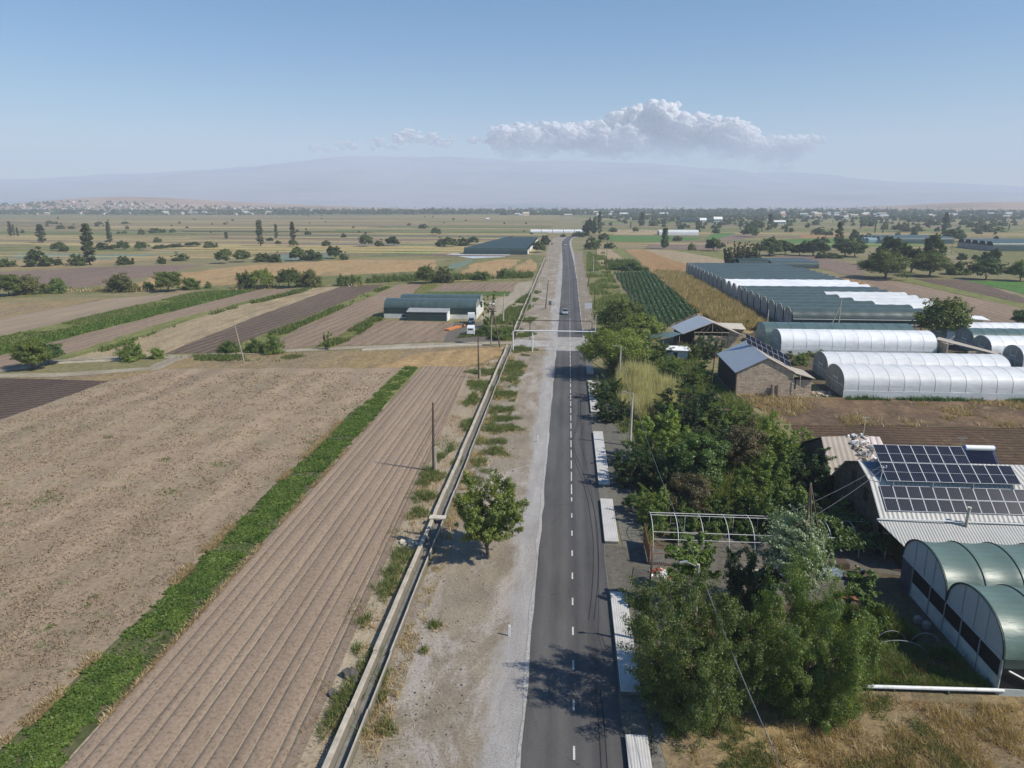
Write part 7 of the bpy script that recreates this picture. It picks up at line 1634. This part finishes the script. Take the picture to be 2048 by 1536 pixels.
# person at work in the yard
def person():
    x, y = 26.05, 57.9; r = empty('person', (x, y, .03), R(160), 'person in white shirt and dark trousers bending over a green barrow', 'person')
    J = {'pel': (0, 0, .92), 'sp1': (.10, 0, 1.08), 'sp2': (.26, 0, 1.20), 'nk': (.42, 0, 1.27), 'hd': (.52, 0, 1.30), 'ht': (.60, 0, 1.31),
         'sl': (.36, .19, 1.22), 'el': (.42, .24, .95), 'wl': (.55, .18, .74), 'hl': (.60, .15, .68), 'sr': (.36, -.19, 1.22), 'er': (.44, -.24, .95), 'wr': (.58, -.18, .76), 'hr': (.63, -.15, .70),
         'll': (-.02, .10, .88), 'kl': (.05, .12, .48), 'al': (-.03, .13, .09), 'tl': (.15, .14, .04), 'lr': (-.02, -.10, .88), 'kr': (.02, -.12, .48), 'ar': (-.12, -.13, .09), 'tr': (.06, -.14, .04)}
    E_ = [('pel','sp1'),('sp1','sp2'),('sp2','nk'),('nk','hd'),('hd','ht'),('sp2','sl'),('sl','el'),('el','wl'),('wl','hl'),('sp2','sr'),('sr','er'),('er','wr'),('wr','hr'),('pel','ll'),('ll','kl'),('kl','al'),('al','tl'),('pel','lr'),('lr','kr'),('kr','ar'),('ar','tr')]
    Rr = {'pel': .15, 'sp1': .14, 'sp2': .15, 'nk': .07, 'hd': .10, 'ht': .08, 'sl': .07, 'el': .05, 'wl': .035, 'hl': .04, 'sr': .07, 'er': .05, 'wr': .035, 'hr': .04, 'll': .10, 'kl': .065, 'al': .045, 'tl': .04, 'lr': .10, 'kr': .065, 'ar': .045, 'tr': .04}
    def skin(nm, keys, grow, mat, par):
        ks = [k for k in J if k in keys]; me = bpy.data.meshes.new(nm); me.from_pydata([J[k] for k in ks], [(ks.index(a), ks.index(b)) for a, b in E_ if a in keys and b in keys], []); o = link(nm, me, par); me.materials.append(mat)
        m = o.modifiers.new('s', 'SKIN'); 
        for i, k in enumerate(ks): me.skin_vertices[0].data[i].radius = (Rr[k]*grow,)*2
        me.skin_vertices[0].data[0].use_root = True; o.modifiers.new('u', 'SUBSURF').render_levels = 1; return o
    b = skin('body', set(J), .96, M['skin'], r)
    skin('shirt', {'pel','sp1','sp2','sl','el','sr','er'}, 1.12, M['shirt'], r); skin('trousers', {'pel','ll','kl','al','lr','kr','ar'}, 1.15, M['trousers'], r)
    mb = MB(); mb.tube([(.50, 0, 1.36), (.56, 0, 1.35), (.64, 0, 1.32)], [.06, .10, .05], 10); mb.build('hair', M['black'], r)
    for s in (-1, 1):
        for k in range(4): mb = MB(); p = np.array((.62, s*(.13+.02*k), .68)); mb.tube([tuple(p), tuple(p+np.array((.04, 0, -.03))), tuple(p+np.array((.05, 0, -.07)))], [.009, .008, .006], 5); mb.build('finger', M['skin'], r)
    b = empty('wheelbarrow', (x-.75, y+.1, .03), R(160), 'green wheelbarrow in front of the bending person', 'wheelbarrow')
    mb = MB(); mb.add([(-.4,-.3,.35),(.35,-.25,.35),(.35,.25,.35),(-.4,.3,.35),(-.6,-.38,.68),(.5,-.33,.68),(.5,.33,.68),(-.6,.38,.68)], [(0,3,2,1),(0,1,5,4),(1,2,6,5),(2,3,7,6),(3,0,4,7)]); mb.build('tray', M['green_paint'], b)
    mb = MB(); [mb.tube([(-.6, s*.25, .3), (.5, s*.28, .33), (1.1, s*.3, .62)], .02, 5) for s in (-1, 1)]; mb.build('handles', M['steel_dark'], b); mb = MB(); mb.tube([(-.62, -.05, .19), (-.62, .05, .19)], .19, 14); mb.build('wheel', M['black'], b)
M['skin'] = plain('skin', (.35,.20,.13), .6, .08, 5); M['shirt'] = plain('white shirt', (.70,.72,.76), .8, .08, 5); M['trousers'] = plain('dark trousers', (.03,.035,.05), .85, .2, 5); M['green_paint'] = plain('green paint', (.04,.14,.07), .5, .2, 4)
person()
mb = MB(); mb.tube([(23.9, 58.6, 0), (23.9, 58.6, .45)], [.75, .9], 20); tag(mb.build('basin', M['blue_paint2']), 'round blue tub left of the bending person', 'tub')
mb = MB(); mb.box(0, 2.6, 0, 1.1, 0, .55); mb.box(.1, 2.5, .1, 1.0, .55, .6); tag(mb.build('crate', M['wood_dark'], None, (23.2, 59.6, 0), .1), 'dark wooden crate behind the blue tub', 'crate')
for i, (x, y) in enumerate([(27.9, 51.6), (28.2, 50.9)]):
    mb = MB(); mb.tube([(0, 0, 0), (0, 0, .15), (0, 0, .55), (0, 0, .7)], [.2, .33, .3, .12], 12); tag(mb.build('sack', M['stone_mid'], None, (x, y, 0)), ['pale sack leaning by the netted greenhouse wall, farther one','pale sack leaning by the netted greenhouse wall, nearer one'][i], 'sack')
mb = MB(); mb.box(-1.2, 1.2, -.5, .5, 0, .25); tag(mb.build('planks', M['rust'], None, (24.2, 54.9, 0), -.3), 'reddish planks lying at the edge of the yard shadow', 'planks')
r = empty('garden_step', (15.8, 57.5, 0), 0, 'low stone step beside the driveway under the trees', 'step'); mb = MB(); mb.box(0, 4.2, 0, 1.0, 0, .35); mb.build('step', M['tuff'], r); mb = MB(); mb.box(-.05, 4.25, -.05, 1.05, .35, .42); mb.build('coping', M['concrete'], r)
